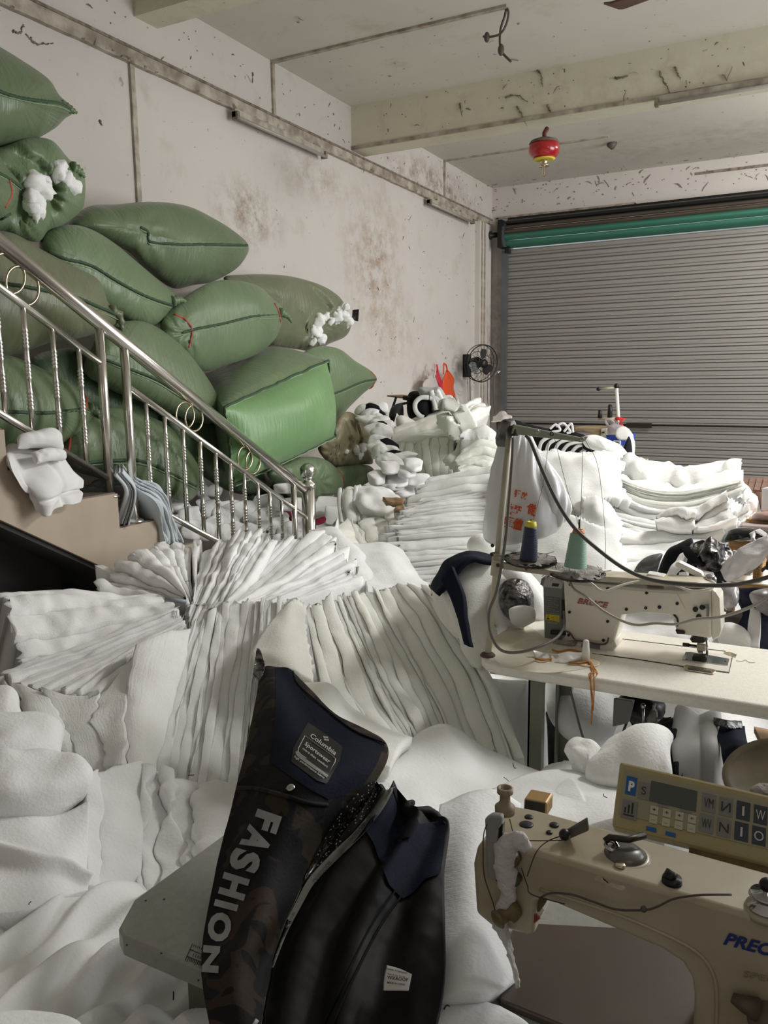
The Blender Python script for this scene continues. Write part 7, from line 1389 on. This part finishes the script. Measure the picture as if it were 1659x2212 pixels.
so = P(1038, 874, x=-4.19); single('wall_socket', box((-4.2, so[1]-.07, so[2]-.06), (-4.16, so[1]+.07, so[2]+.06)), mat('yellowed_socket', (196, 178, 132), .5), 'yellowed wall socket low on the left wall below the fan', 'socket', smooth=False, bevel=.006)
single('clear_film', sheet([[(1070, 905, 6.2), (1090, 895, 6.2), (1108, 905, 6.2)], [(1066, 918, 6.0), (1090, 915, 6.0), (1110, 925, 6.0)]], .006, 20, 20, .04, 10, 3), mat('film_pale', (190, 182, 178), .3), 'pale clear film over the pile by the shutter guide rail', 'plastic')
# ================================================================== REAR BENCH IN FRONT OF THE SHUTTER
rb = Thing('work_bench', 'rear bench under the piles of black and white pieces by the shutter', 'table', loc=(-2.2, 7.6, 0))
rb.add('bench_top', box((-3.2, 6.0, .93), (-1.22, 7.0, .97)), M['stand_cream'], smooth=False)
for xx in (-3.1, -1.3):
    for yy in (6.1, 6.9): rb.add('leg', box((xx, yy, 0), (xx+.05, yy+.05, .93)), M['leg_green'], smooth=False)
bl('heap of dark fabric pieces behind the stand arm, left part', [(1078, 935), (1082, 908), (1112, 912), (1150, 925), (1200, 938), (1210, 955), (1230, 985), (1150, 985), (1100, 975)], 6.4, .2, 'black_cloth', amp=.05)
bl('mound of black fabric pieces under the rear machine', [(1160, 955), (1185, 944), (1240, 942), (1290, 962), (1312, 985), (1240, 998), (1165, 990)], 6.15, .12, 'black_cloth')
for k_, pts in enumerate([[(1165, 985), (1172, 962), (1195, 948)], [(1180, 988), (1190, 965), (1215, 952)], [(1196, 988), (1212, 964), (1250, 956)], [(1212, 990), (1232, 968), (1268, 962)], [(1232, 990), (1252, 972), (1288, 968)], [(1252, 990), (1275, 976), (1300, 975)]]):
    a_ = [(x-1.5, y-1.5, 5.9) for x, y in pts]; b_ = [(x+2.5, y+2, 5.88) for x, y in pts]
    single('white_strip', sheet([a_, b_], .012, 20, 4, .004, 9, k_), M['cloth_white'], 'curved white padded strip between black pieces on the rear heap', 'fabric', 'white strips on the rear heap')
for k_, pts in enumerate([[(1192, 935), (1205, 926), (1214, 938), (1196, 942)], [(1205, 930), (1222, 924), (1236, 942), (1228, 945)], [(1222, 942), (1238, 925), (1242, 944)]]): single('piping_edge', stroke(pts, 6.0, .010), M['cloth_white'], 'thin white piping on the upright black pieces of the rear heap', 'fabric', 'white piping on the rear heap')
bl('upright black pieces with white piping on the rear heap', [(1188, 944), (1196, 930), (1208, 926), (1220, 930), (1234, 926), (1244, 945), (1220, 952)], 6.1, .08, 'black_cloth')
bl('black stitched slab lying at the right of the rear heap', [(1262, 962), (1272, 958), (1284, 975), (1300, 984), (1298, 992), (1280, 990), (1262, 978)], 5.9, .06, 'black_cloth')
bl('soft white wadding ridge right of the rear black heap', [(1262, 955), (1290, 950), (1320, 962), (1345, 975), (1362, 1000), (1345, 1012), (1318, 1000), (1290, 985), (1268, 975)], 5.7, .15, 'wad_puff', amp=.05, fs=7)
bl('grey-white wadding skirt under the blue box', [(1310, 985), (1340, 985), (1375, 1000), (1390, 1015), (1350, 1020), (1325, 1008)], 5.5, .12, 'wad_smooth', amp=.04)
wl = bl('black garment part standing under the blue box', [(1335, 995), (1350, 978), (1362, 955), (1368, 975), (1366, 1000), (1345, 1002)], 5.9, .08, 'black_cloth')
single('padded_piece', sheet([[(1362, 938, 6.0), (1372, 952, 6.0)], [(1364, 965, 5.95), (1374, 975, 5.95)], [(1356, 995, 5.9), (1373, 1005, 5.9)]], .05, 12, 20, .02, 9, 3), M['cloth_white'], 'curved white panel edge right of the blue box', 'fabric')
fm = Thing('sewing_machine', 'dusty rear sewing machine head with a brown stain, in front of the shutter', 'sewing machine', loc=P(1280, 950, 6.8))
fm.add('machine_body', prism([P(x, y, 6.8) for x, y in [(1239, 940), (1246, 931), (1280, 932), (1318, 936), (1316, 955), (1300, 957), (1285, 950), (1262, 942)]], (.05, .18, 0)), mat('stained_cream', (168, 150, 118), .5, noise=(7, .9, (110, 84, 58), (.5, .5, 3))), smooth=False, bevel=.015)
fm.add('head_end', prism([P(x, y, 6.78) for x, y in [(1301, 937), (1316, 936), (1317, 954), (1300, 956)]], (.05, .16, 0)), M['stand_cream'], smooth=False, bevel=.01)
fm.add('switch', prism([P(x, y, 6.76) for x, y in [(1304, 944), (1309, 944), (1309, 947), (1304, 947)]], (0, .02, 0)), M['black'], smooth=False)
fs_ = Thing('thread_stand', 'thin pale rear thread stand with two black cones before the shutter', 'thread stand', loc=P(1340, 960, 6.9))
fs_.add('pole', tube([P(1343, 985, 6.9), P(1338, 850, 6.9)], .014, 8), M['white_plastic']); fs_.add('top_bar', tube([P(1300, 851, 6.9), P(1339, 849, 6.9)], .010, 6), M['stand_cream']); fs_.add('pole_cap', sphere(P(1338, 846, 6.9), .022, 8), M['black']); fs_.add('bar_end', sphere(P(1299, 851, 6.9), .018, 8), M['black'])
fs_.add('cone_tray', tube([P(1297, 915, 6.9), P(1338, 916, 6.9)], .012, 6), M['stand_cream'])
for k_, (x, yb, yt, wb, wt, lab) in enumerate(((1300.5, 914, 899, 10, 8, 'short black thread cone on the rear stand'), (1322, 913, 888, 10.5, 9, 'tall black thread cone on the rear stand'))):
    b = P(x, yb, 6.9); single('thread_cone', lathe([(wb/2/1745*6.9, 0), (wt/2/1745*6.9, (yb-yt)/1745*6.9), (.01, (yb-yt)/1745*6.9+.005)], b, (0, 0, 1), 16), M['fan_black'], lab, 'thread cone')
bl('red cloth tied round the rear thread stand', [(1332, 916), (1338, 912), (1346, 914), (1356, 917), (1350, 922), (1346, 926), (1352, 932), (1354, 940), (1346, 942), (1340, 930), (1336, 922)], 6.6, .04, mat('red_rag', (206, 36, 44), .5), 'red_rag', 'cloth')
bl('red cloth corner peeping out right of the blue box', [(1358, 944), (1362, 944), (1368, 955), (1366, 957), (1360, 950)], 6.4, .02, bpy.data.materials['red_rag'], 'red_rag', 'cloth')
bb = Thing('blue_box', 'blue cardboard box with a white label under the clear bag', 'box', loc=P(1335, 975, 6.2))
bb.add('box_body', prism([P(x, y, 6.2) for x, y in [(1312, 951), (1359, 951), (1357, 975), (1318, 973)]], (.03, .15, 0)), mat('box_blue', (32, 66, 160), .45), smooth=False, bevel=.004)
lbv = prism([P(x, y, 6.18) for x, y in [(1329, 963), (1344, 964), (1344, 973), (1329, 973)]], (0, .01, 0)); bb.add('box_label', lbv, M['white_plastic'], smooth=False)
for i in range(2): bb.add('label_print', tube([P(1331, 967+i*3, 6.17), P(1342, 967.5+i*3, 6.17)], .003, 4), M['print_dark'])
cb = Thing('clear_bag', 'clear plastic bag with looped handles on the blue box', 'bag', loc=P(1335, 950, 6.1))
M['clear'] = mat('clear_plastic', (214, 204, 204), .15, trans=.55, noise=(12, .6, (196, 180, 182)))
cb.add('bag_body', blob([(1316, 945), (1318, 932), (1330, 926), (1350, 932), (1360, 942), (1355, 951), (1320, 951)], 6.1, .08, n=40, K=7, amp=.03, fs=12), M['clear'])
for pts in ([(1320, 934), (1312, 922), (1316, 917), (1326, 920), (1334, 930)], [(1334, 928), (1340, 922), (1338, 932)]): cb.add('bag_handle', stroke(pts, 6.1, .010), M['clear'])
single('roll_end', lathe([(.05, 0), (.05, .04), (.035, .042)], P(1348, 948, 6.0), (.3, -1, 0), 20), M['white_plastic'], 'small white roll inside the clear bag on the blue box', 'roll')
single('white_tag', sheet([[(1395, 1015, 6.0), (1440, 1012, 6.0)], [(1410, 1022, 5.9), (1432, 1020, 5.9)]], .01, 12, 8, .01, 9, 3), M['cloth_white'], 'flat white scrap on top of the right wadding stack before the shutter', 'scrap')
# ================================================================== ROLLED JACKET BY THE STAND POLE
rj = Thing('jacket_roll', 'padded navy jacket rolled inside out with a silver sleeve, behind the stand pole', 'jacket', loc=P(1020, 1420, 2.7))
rj.add('padding', pillow([[(955, 1225, 3.05), (1000, 1205, 3.1), (1060, 1205, 3.1)], [(965, 1290, 2.95), (1010, 1270, 2.92), (1066, 1280, 2.95)], [(985, 1360, 2.85), (1020, 1350, 2.8), (1062, 1350, 2.85)], [(1004, 1440, 2.74), (1030, 1450, 2.70), (1064, 1430, 2.76)]], .12, p=6, amp=.05, fs=5, seed=3, nw=40), M['wad_warm'])
rj.add('padding', pillow([[(925, 1262, 3.05), (950, 1262, 3.05), (975, 1290, 3.0)], [(940, 1300, 2.95), (965, 1310, 2.95), (985, 1330, 2.92)], [(980, 1370, 2.85), (992, 1375, 2.85), (1002, 1385, 2.85)]], .15, seed=5, amp=.02), M['wad_warm'])
rj.add('padding', pillow([[(1060, 1215, 3.1), (1110, 1235, 3.1), (1168, 1300, 3.1)], [(1066, 1300, 2.95), (1090, 1330, 2.9), (1150, 1345, 2.95)], [(1064, 1380, 2.85), (1090, 1380, 2.85), (1120, 1350, 2.9)]], .2, seed=6, amp=.02), M['wad'])
rj.add('shell', sheet([[(926, 1272, 2.96), (940, 1245, 2.96), (960, 1212, 2.96), (1010, 1193, 2.98), (1066, 1203, 3.0)], [(936, 1284, 2.86), (958, 1264, 2.84), (980, 1236, 2.84), (1014, 1212, 2.86), (1064, 1216, 2.9)]], .02, 60, 14, .01, 9, 3), M['navy'], label='navy outer cloth folded over the rim')
rj.add('shell', sheet([[(948, 1256, 2.80), (972, 1226, 2.80)], [(968, 1300, 2.76), (990, 1285, 2.74)], [(984, 1345, 2.70), (997, 1340, 2.68)], [(996, 1396, 2.64), (1007, 1402, 2.62)]], .02, 14, 40, .01, 9, 4), M['navy'])
rj.add('shell', sheet([[(922, 1268, 3.08), (948, 1248, 3.08)], [(930, 1282, 3.05), (940, 1290, 3.04)]], .02, 12, 10, .01, 9, 4), mat('sage_cloth', (120, 134, 118), .8), label='sage green lining corner')
rj.add('dark_cuff', sheet([[(1080, 1248, 2.95), (1096, 1236, 2.98)], [(1086, 1266, 2.88), (1112, 1260, 2.88)], [(1096, 1290, 2.84), (1126, 1280, 2.84)]], .02, 14, 14, .01, 9, 6), mat('slate_cloth', (74, 72, 80), .7))
rj.add('silver_sleeve', pillow([[(1086, 1270, 2.86), (1104, 1260, 2.84), (1120, 1270, 2.86)], [(1088, 1300, 2.84), (1110, 1300, 2.78), (1134, 1300, 2.84)], [(1100, 1348, 2.82), (1122, 1348, 2.78), (1146, 1336, 2.82)]], .10, seed=9, amp=.012, fs=20), M['sequin'], label='silver sequin sleeve')
rj.add('white_sleeve', tube(cr([P(1088, 1236, 2.9), P(1116, 1260, 2.88), P(1142, 1300, 2.9), P(1160, 1335, 2.92)], np.linspace(0, 1, 24)), np.interp(np.linspace(0, 1, 24), [0, .3, 1], [.02, .035, .045]), 14), M['wad_puff'])
rj.add('white_cuff', pillow([[(1106, 1336, 2.76), (1124, 1325, 2.76), (1146, 1332, 2.76)], [(1098, 1352, 2.74), (1124, 1356, 2.72), (1150, 1350, 2.74)]], .12, seed=10), M['wad_puff'])
wpillow('loose white wadding end poking up left of the stand pole', [[(1012, 1198, 3.2), (1030, 1172, 3.22), (1062, 1186, 3.2)], [(1024, 1206, 3.15), (1045, 1200, 3.12), (1066, 1208, 3.15)]], .12, 'wad', seed=12, amp=.02)
# ================================================================== UNDER THE SEWING TABLE
single('black_garment', sheet([[(1172, 1540, 3.1), (1220, 1560, 3.1), (1270, 1600, 3.1)], [(1172, 1610, 2.9), (1215, 1620, 2.9), (1260, 1640, 2.9)], [(1172, 1680, 2.7), (1210, 1690, 2.7), (1260, 1690, 2.7)]], .03, 30, 30, .04, 8, 3), M['black_cloth'], 'dark garment in the shadow behind the table leg', 'garment')
hb = Thing('black_garment', 'crumpled black garment hanging below the table motor', 'garment', loc=P(1420, 1700, 2.6))
hb.add('garment_body', sheet([[(1330, 1530, 2.9), (1380, 1535, 2.9), (1440, 1560, 2.9)], [(1370, 1590, 2.75), (1400, 1590, 2.7), (1446, 1600, 2.75)], [(1380, 1640, 2.65), (1420, 1640, 2.62), (1452, 1660, 2.65)], [(1400, 1700, 2.5), (1440, 1700, 2.5), (1462, 1700, 2.5)]], .02, 50, 60, .04, 12, 4, folds=lambda S, w, u: .02*np.sin(u*12+w*7)), M['black_cloth'])
hb.add('grey_hem', sheet([[(1386, 1592, 2.55), (1420, 1584, 2.55), (1432, 1590, 2.55)], [(1392, 1602, 2.52), (1420, 1600, 2.5), (1430, 1606, 2.52)]], .01, 20, 10, .01, 20, 5), M['grey_box'])
single('grey_cloth', sheet([[(1448, 1545, 2.9), (1500, 1550, 2.85), (1545, 1560, 2.9)], [(1444, 1610, 2.75), (1500, 1610, 2.68), (1552, 1615, 2.75)], [(1450, 1670, 2.6), (1505, 1672, 2.55), (1556, 1672, 2.6)], [(1456, 1740, 2.45), (1510, 1740, 2.42), (1562, 1740, 2.45)]], .03, 50, 50, .02, 5, 6, folds=lambda S, w, u: .02*np.sin(u*9+w*2)), mat('grey_white_lining', (196, 194, 190), .8), 'grey-white padded lining hanging under the table at right', 'fabric')
nt_ = Thing('navy_trousers', 'navy cloth with a sequin waistband hanging under the table at right', 'garment', loc=P(1580, 1720, 2.4))
nt_.add('cloth_panel', sheet([[(1530, 1580, 2.8), (1570, 1585, 2.76), (1596, 1590, 2.8)], [(1545, 1640, 2.6), (1580, 1640, 2.56), (1610, 1640, 2.6)], [(1560, 1720, 2.4), (1600, 1720, 2.36), (1640, 1720, 2.4)]], .02, 30, 40, .015, 6, 3), M['navy'])
nt_.add('waistband', sheet([[(1530, 1566, 2.8), (1560, 1572, 2.75), (1590, 1576, 2.8)], [(1532, 1582, 2.77), (1562, 1588, 2.72), (1592, 1592, 2.77)]], .012, 30, 8, .006, 30, 3), M['sequin'])
single('wooden_board', prism([P(1618, 1588, 2.7), P(1700, 1606, 2.7), P(1700, 1650, 2.4), P(1642, 1640, 2.4)], (0, 0, -.02)), mat('plain_wood', (186, 152, 112), .6, noise=(3, .6, (160, 124, 86), (1, 12, 1))), 'plain wooden board under the right end of the sewing table', 'board', smooth=False)
# ================================================================== RIGHT SIDE: DARK BUNDLES AND NEXT TABLE
M['wood_edge'] = mat('raw_plywood_edge', (190, 148, 92), .7, noise=(4, .8, (140, 98, 56), (1, 1, 30)))
t3 = Thing('sewing_table', 'third sewing table with a raw plywood edge at the right edge', 'table', loc=(.2, 3.6, 0))
e0 = P(1559, 1270, z=.77); e1 = P(1658, 1284, z=.77); d3 = (e1-e0)/np.linalg.norm(e1-e0); n3 = np.array([-d3[1], d3[0], 0])
tb = [e0, e0+d3*1.2, e0+d3*1.2+n3*.55, e0+n3*.55-d3*0]
t3.add('tabletop', prism([q-np.array([0, 0, .004]) for q in tb], (0, 0, .006)), M['table'], smooth=False); t3.add('plywood_core', prism([q-np.array([0, 0, .035]) for q in tb], (0, 0, .031)), M['wood_edge'], smooth=False, label='raw plywood edge')
for q in ((.1, .08), (1.0, .08), (.1, .45), (1.0, .45)):
    b = e0+d3*q[0]+n3*q[1]; t3.add('leg', box(b-np.array([.02, .02, .77]), b+np.array([.02, .02, -.035])), M['leg_green'], smooth=False)
t3.add('metal_plate', prism([P(x, y, z=.778) for x, y in [(1606, 1249), (1630, 1246), (1634, 1252), (1618, 1260), (1602, 1256)]], (0, 0, .004)), M['chrome'], smooth=False)
m3 = Thing('sewing_machine', 'cream end of another sewing machine cut off by the right edge', 'sewing machine', loc=P(1670, 1280, 3.2))
m3.add('machine_head', prism([P(x, y, 3.2) for x, y in [(1651, 1174), (1740, 1150), (1740, 1230), (1658, 1234), (1650, 1232)]], (.05, .14, 0)), M['stand_cream'], smooth=False, bevel=.01)
m3.add('needle_unit', prism([P(x, y, 3.2) for x, y in [(1652, 1234), (1659, 1234), (1659, 1252), (1650, 1250), (1644, 1256), (1640, 1252), (1650, 1246)]], (0, .04, 0)), M['black'], smooth=False)
m3.add('machine_column', prism([P(x, y, 3.25) for x, y in [(1720, 1200), (1780, 1200), (1780, 1290), (1720, 1285)]], (.05, .14, 0)), M['stand_cream'], smooth=False)
M['film'] = mat('clear_white_film', (226, 224, 224), .18, noise=(9, .6, (200, 198, 200)), bump=(24, .7), coat=.4)
single('plastic_film', sheet([[(1654, 1172, 3.05), (1600, 1205, 3.05), (1556, 1250, 3.05)], [(1658, 1200, 3.0), (1612, 1232, 3.0), (1565, 1272, 3.0)], [(1660, 1215, 3.0), (1630, 1240, 3.02), (1580, 1262, 3.04)]], .008, 50, 30, .03, 10, 3), M['film'], 'crinkled white plastic film sweeping down over the plywood-edged table', 'plastic')
single('clear_bag', pillow([[(1556, 1272, 3.1), (1570, 1280, 3.1), (1584, 1284, 3.1)], [(1555, 1305, 3.1), (1570, 1310, 3.05), (1585, 1310, 3.1)], [(1560, 1325, 3.1), (1572, 1334, 3.1), (1582, 1320, 3.1)]], .06, amp=.02, fs=20, seed=3), mat('clear_grey_bag', (150, 146, 146), .2, noise=(16, .8, (210, 206, 206)), coat=.4), 'clear plastic bag hanging under the plywood table edge', 'plastic')
bl('big black cloth piece at the left of the shiny dark bundle', [(1416, 1262), (1424, 1232), (1440, 1202), (1462, 1190), (1490, 1178), (1496, 1186), (1500, 1196), (1560, 1210), (1600, 1240), (1590, 1262), (1540, 1285), (1480, 1290), (1430, 1280)], 3.4, .12, 'black_cloth', amp=.05, fs=7)
single('foil_cloth', sheet([[(1482, 1196, 3.2), (1505, 1188, 3.2), (1545, 1190, 3.2), (1572, 1206, 3.22)], [(1490, 1215, 3.12), (1515, 1212, 3.08), (1548, 1212, 3.08), (1580, 1222, 3.15)], [(1506, 1234, 3.08), (1530, 1234, 3.05), (1560, 1232, 3.05), (1582, 1240, 3.12)], [(1502, 1248, 3.06), (1530, 1252, 3.05), (1556, 1248, 3.05), (1576, 1246, 3.1)]], .012, 50, 40, .05, 16, 4), M['foil'], 'crumpled silver foil-faced cloth on top of the dark bundle', 'fabric')
single('white_lining', sheet([[(1466, 1212, 3.2), (1480, 1204, 3.18)], [(1450, 1235, 3.14), (1470, 1235, 3.1)], [(1436, 1258, 3.1), (1452, 1262, 3.08)]], .012, 20, 30, .012, 12, 3), M['cloth_white'], 'white lining strip slanting down the dark bundle', 'fabric')
single('white_lining', sheet([[(1464, 1252, 3.02), (1478, 1250, 3.0)], [(1462, 1266, 3.0), (1482, 1270, 2.98)], [(1470, 1282, 2.98), (1486, 1284, 2.96)]], .012, 16, 20, .02, 16, 5), M['cloth_white'], 'small frilled white lining below the dark bundle', 'fabric')
single('white_lining', sheet([[(1508, 1248, 3.04), (1536, 1252, 3.02)], [(1520, 1262, 3.0), (1542, 1268, 3.0)], [(1530, 1272, 3.0), (1544, 1276, 3.0)]], .012, 16, 20, .012, 12, 7), M['cloth_white'], 'white lining flap behind the work lamp', 'fabric')
single('black_piece', sheet([[(1472, 1196, 3.14), (1488, 1198, 3.12)], [(1476, 1214, 3.1), (1505, 1220, 3.06)], [(1490, 1232, 3.06), (1518, 1236, 3.04)]], .012, 20, 24, .01, 9, 8), M['black_cloth'], 'black panel folded over in front of the foil cloth', 'fabric')
bl('grey striped gauzy cloth at the left foot of the dark bundle', [(1362, 1262), (1366, 1246), (1380, 1226), (1400, 1214), (1428, 1210), (1422, 1230), (1412, 1258), (1390, 1262)], 3.3, .06, mat('grey_striped_gauze', (112, 110, 110), .5, noise=(3, 1, (66, 64, 66), (6, 6, 30)), bump=(20, .3)), amp=.03)
single('piece_tail', sheet([[(1583, 1204, 3.3), (1600, 1210, 3.3)], [(1598, 1220, 3.2), (1612, 1225, 3.2)], [(1590, 1232, 3.15), (1602, 1240, 3.15)]], .012, 16, 20, .012, 12, 9), M['cloth_white'], 'pale lilac white cloth corner right of the foil cloth', 'fabric')
# stool with black film bundle, slatted crate, box and sack
so_ = Thing('wooden_stool', 'yellowish wooden stool under the black film bundle', 'stool', loc=P(1600, 1260, 3.9))
q0 = P(1572, 1188, 3.75); s0 = [P(1572, 1186, 3.75), P(1640, 1192, 3.7), P(1650, 1180, 4.0), P(1585, 1176, 4.05)]
so_.add('seat', prism([q-np.array([0, 0, .05]) for q in s0], (0, 0, .05)), M['wood_edge'], smooth=False, bevel=.006)
for q in s0: so_.add('leg', tube([q-np.array([0, 0, .05]), np.array([q[0], q[1], 0])], .02, 8), M['wood_edge'])
bl('glossy black film bundle on the wooden stool', [(1555, 1190), (1565, 1170), (1582, 1160), (1610, 1158), (1660, 1165), (1700, 1175), (1700, 1192), (1640, 1190), (1600, 1190), (1575, 1188)], 3.65, .10, 'black_film', amp=.03, fs=12, nm='film_bundle')
single('white_strip', sheet([[(1616, 1170, 3.5), (1628, 1164, 3.5)], [(1618, 1182, 3.48), (1624, 1180, 3.46)], [(1620, 1192, 3.46), (1632, 1190, 3.46)]], .01, 12, 18, .01, 12, 9), M['cloth_white'], 'white strip hanging from the glossy black bundle, left one', 'fabric')
single('white_strip', sheet([[(1628, 1163, 3.5), (1640, 1160, 3.5)], [(1645, 1176, 3.46), (1655, 1172, 3.46)], [(1652, 1182, 3.44), (1660, 1178, 3.44)]], .01, 12, 18, .01, 12, 10), M['cloth_white'], 'white strip across the glossy black bundle, right one', 'fabric')
bn = Thing('slatted_bench', 'brown slatted wooden bench beyond the right end of the wadding stack', 'bench', loc=P(1650, 1150, 4.9))
M['brown_wood'] = mat('weathered_brown_wood', (118, 84, 68), .7, noise=(3, .7, (84, 58, 46), (1, 10, 1)))
for k_ in range(6):
    x = 1600+k_*15; a, b, c, d = P(x+8, 1050, 5.1), P(x+20, 1052, 5.1), P(x+12, 1078, 4.7), P(x, 1076, 4.7)
    bn.add('slat', prism([a, b, c, d], (0, 0, -.02)), M['brown_wood'], smooth=False)
for x, x2 in ((1616, 1632), (1646, 1640)): bn.add('leg', tube([P(x, 1082, 4.7), P(x2, 1130, 4.7)], .03, 6), M['brown_wood'])
bn.add('leg', tube([P(1690, 1080, 4.7), P(1690, 1130, 4.7)], .03, 6), M['brown_wood']); bn.add('rail', tube([P(1612, 1095, 4.72), P(1690, 1098, 4.72)], .02, 6), M['brown_wood'])
single('storage_box', prism([P(x, y, 4.5) for x, y in [(1646, 1074), (1700, 1070), (1700, 1126), (1643, 1124)]], (.06, .2, 0)), mat('pale_grey_box', (190, 192, 196), .5), 'pale grey box at the right edge before the slatted bench', 'box', smooth=False, bevel=.006)
bl('pinkish brown wrapped bundle on the board at the right edge', [(1624, 1140), (1630, 1128), (1650, 1124), (1700, 1126), (1700, 1146), (1650, 1146)], 4.3, .08, mat('pinkish_wrap', (158, 132, 122), .4, noise=(12, .7, (120, 98, 90))), amp=.02, nm='wrapped_bundle')
single('wooden_board', prism([P(1612, 1140, 4.3), P(1720, 1148, 4.3), P(1720, 1142, 4.6), P(1612, 1134, 4.6)], (0, 0, -.03)), M['wood_edge'], 'yellow board under the pinkish wrapped bundle', 'board', smooth=False)
single('flat_bundle', prism([P(1598, 1152, 4.1), P(1720, 1162, 4.1), P(1720, 1152, 4.4), P(1600, 1144, 4.4)], (0, 0, -.06)), mat('mauve_grey_bundle', (142, 130, 128), .6), 'flat mauve grey bundle below the yellow board at the right', 'bundle', smooth=False, bevel=.01)
# dark garments below the third table
single('navy_garment', sheet([[(1585, 1285, 3.25), (1630, 1292, 3.25), (1700, 1300, 3.25)], [(1600, 1340, 3.15), (1640, 1345, 3.15), (1700, 1350, 3.15)], [(1580, 1400, 3.05), (1640, 1410, 3.0), (1700, 1420, 3.0)], [(1600, 1440, 2.95), (1640, 1445, 2.92), (1700, 1450, 2.9)]], .03, 40, 40, .03, 7, 3), M['navy'], 'navy garment hanging under the plywood-edged table', 'garment')
single('white_stripe', sheet([[(1616, 1330, 3.0), (1638, 1334, 3.0)], [(1610, 1370, 2.95), (1636, 1374, 2.93)], [(1606, 1415, 2.88), (1632, 1420, 2.86)]], .01, 12, 24, .01, 8, 3), M['cloth_white'], 'wide white stripe over the navy garment at the right', 'fabric')
bl('crumpled grey clear bag in front of the navy garment at the right edge', [(1618, 1298), (1660, 1290), (1710, 1300), (1710, 1350), (1660, 1352), (1636, 1340), (1618, 1318)], 2.98, .05, mat('smoky_bag', (120, 116, 114), .3, noise=(14, .8, (168, 164, 160))), amp=.03, fs=14, nm='plastic_bag', cat='bag')
single('dark_shelf', box(P(1552, 1372, 3.1)-np.array([0, 0, .02]), P(1552, 1372, 3.1)+np.array([.16, .2, .01])), M['black'], 'short dark bar behind the sewing machine head end', 'bar', smooth=False)
wpillow('white padded sleeve lying on the table behind the machine head', [[(1548, 1382, 2.98), (1570, 1372, 2.98), (1600, 1395, 2.95), (1618, 1418, 2.9)], [(1548, 1410, 2.93), (1570, 1412, 2.9), (1595, 1418, 2.88), (1612, 1424, 2.86)]], .10, 'wad', seed=13)

single('grey_stick', tube([P(352, 1283, 3.22), P(398, 1290, 3.2)], .009, 8), mat('grey_blue_tube', (150, 158, 166), .4), 'short grey plastic stick poking out where the wadding fans meet', 'stick')

# loose wadding covering the floor under all the piles
gx_ = np.linspace(-3.95, .1, 60); gy_ = np.linspace(1.25, 7.6, 90); V = []
def sm(a, b, x): t = np.clip((x-a)/(b-a), 0, 1); return t*t*(3-2*t)
for y in gy_:
    for x in gx_:
        h = .40+.30*sm(4.6, 6.2, y); h *= 1-.45*sm(-1.3, -.9, x)*(1-sm(3.0, 3.6, y)); h *= sm(1.25, 1.7, y)*(1-sm(7.0, 7.6, y))*(1-sm(-.3, .1, x))*sm(-3.95, -3.6, x)
        if y < 4.7: h *= sm(-2.86, -2.6, x)+(1-sm(-2.86, -2.6, x))*sm(4.45, 4.7, y)
        V.append((x, y, h))
V = np.array(V); V[:, 2] *= 1+.15*fbm(V*3, 5); V[:, 2] = np.maximum(V[:, 2], .002); n = len(V); B_ = V.copy(); B_[:, 2] = 0
single('wadding_heap', (V, quadgrid(90, 60)), M['wad_puff'], 'low heap of loose wadding covering the floor beneath all the stacks', 'wadding', kind='stuff')
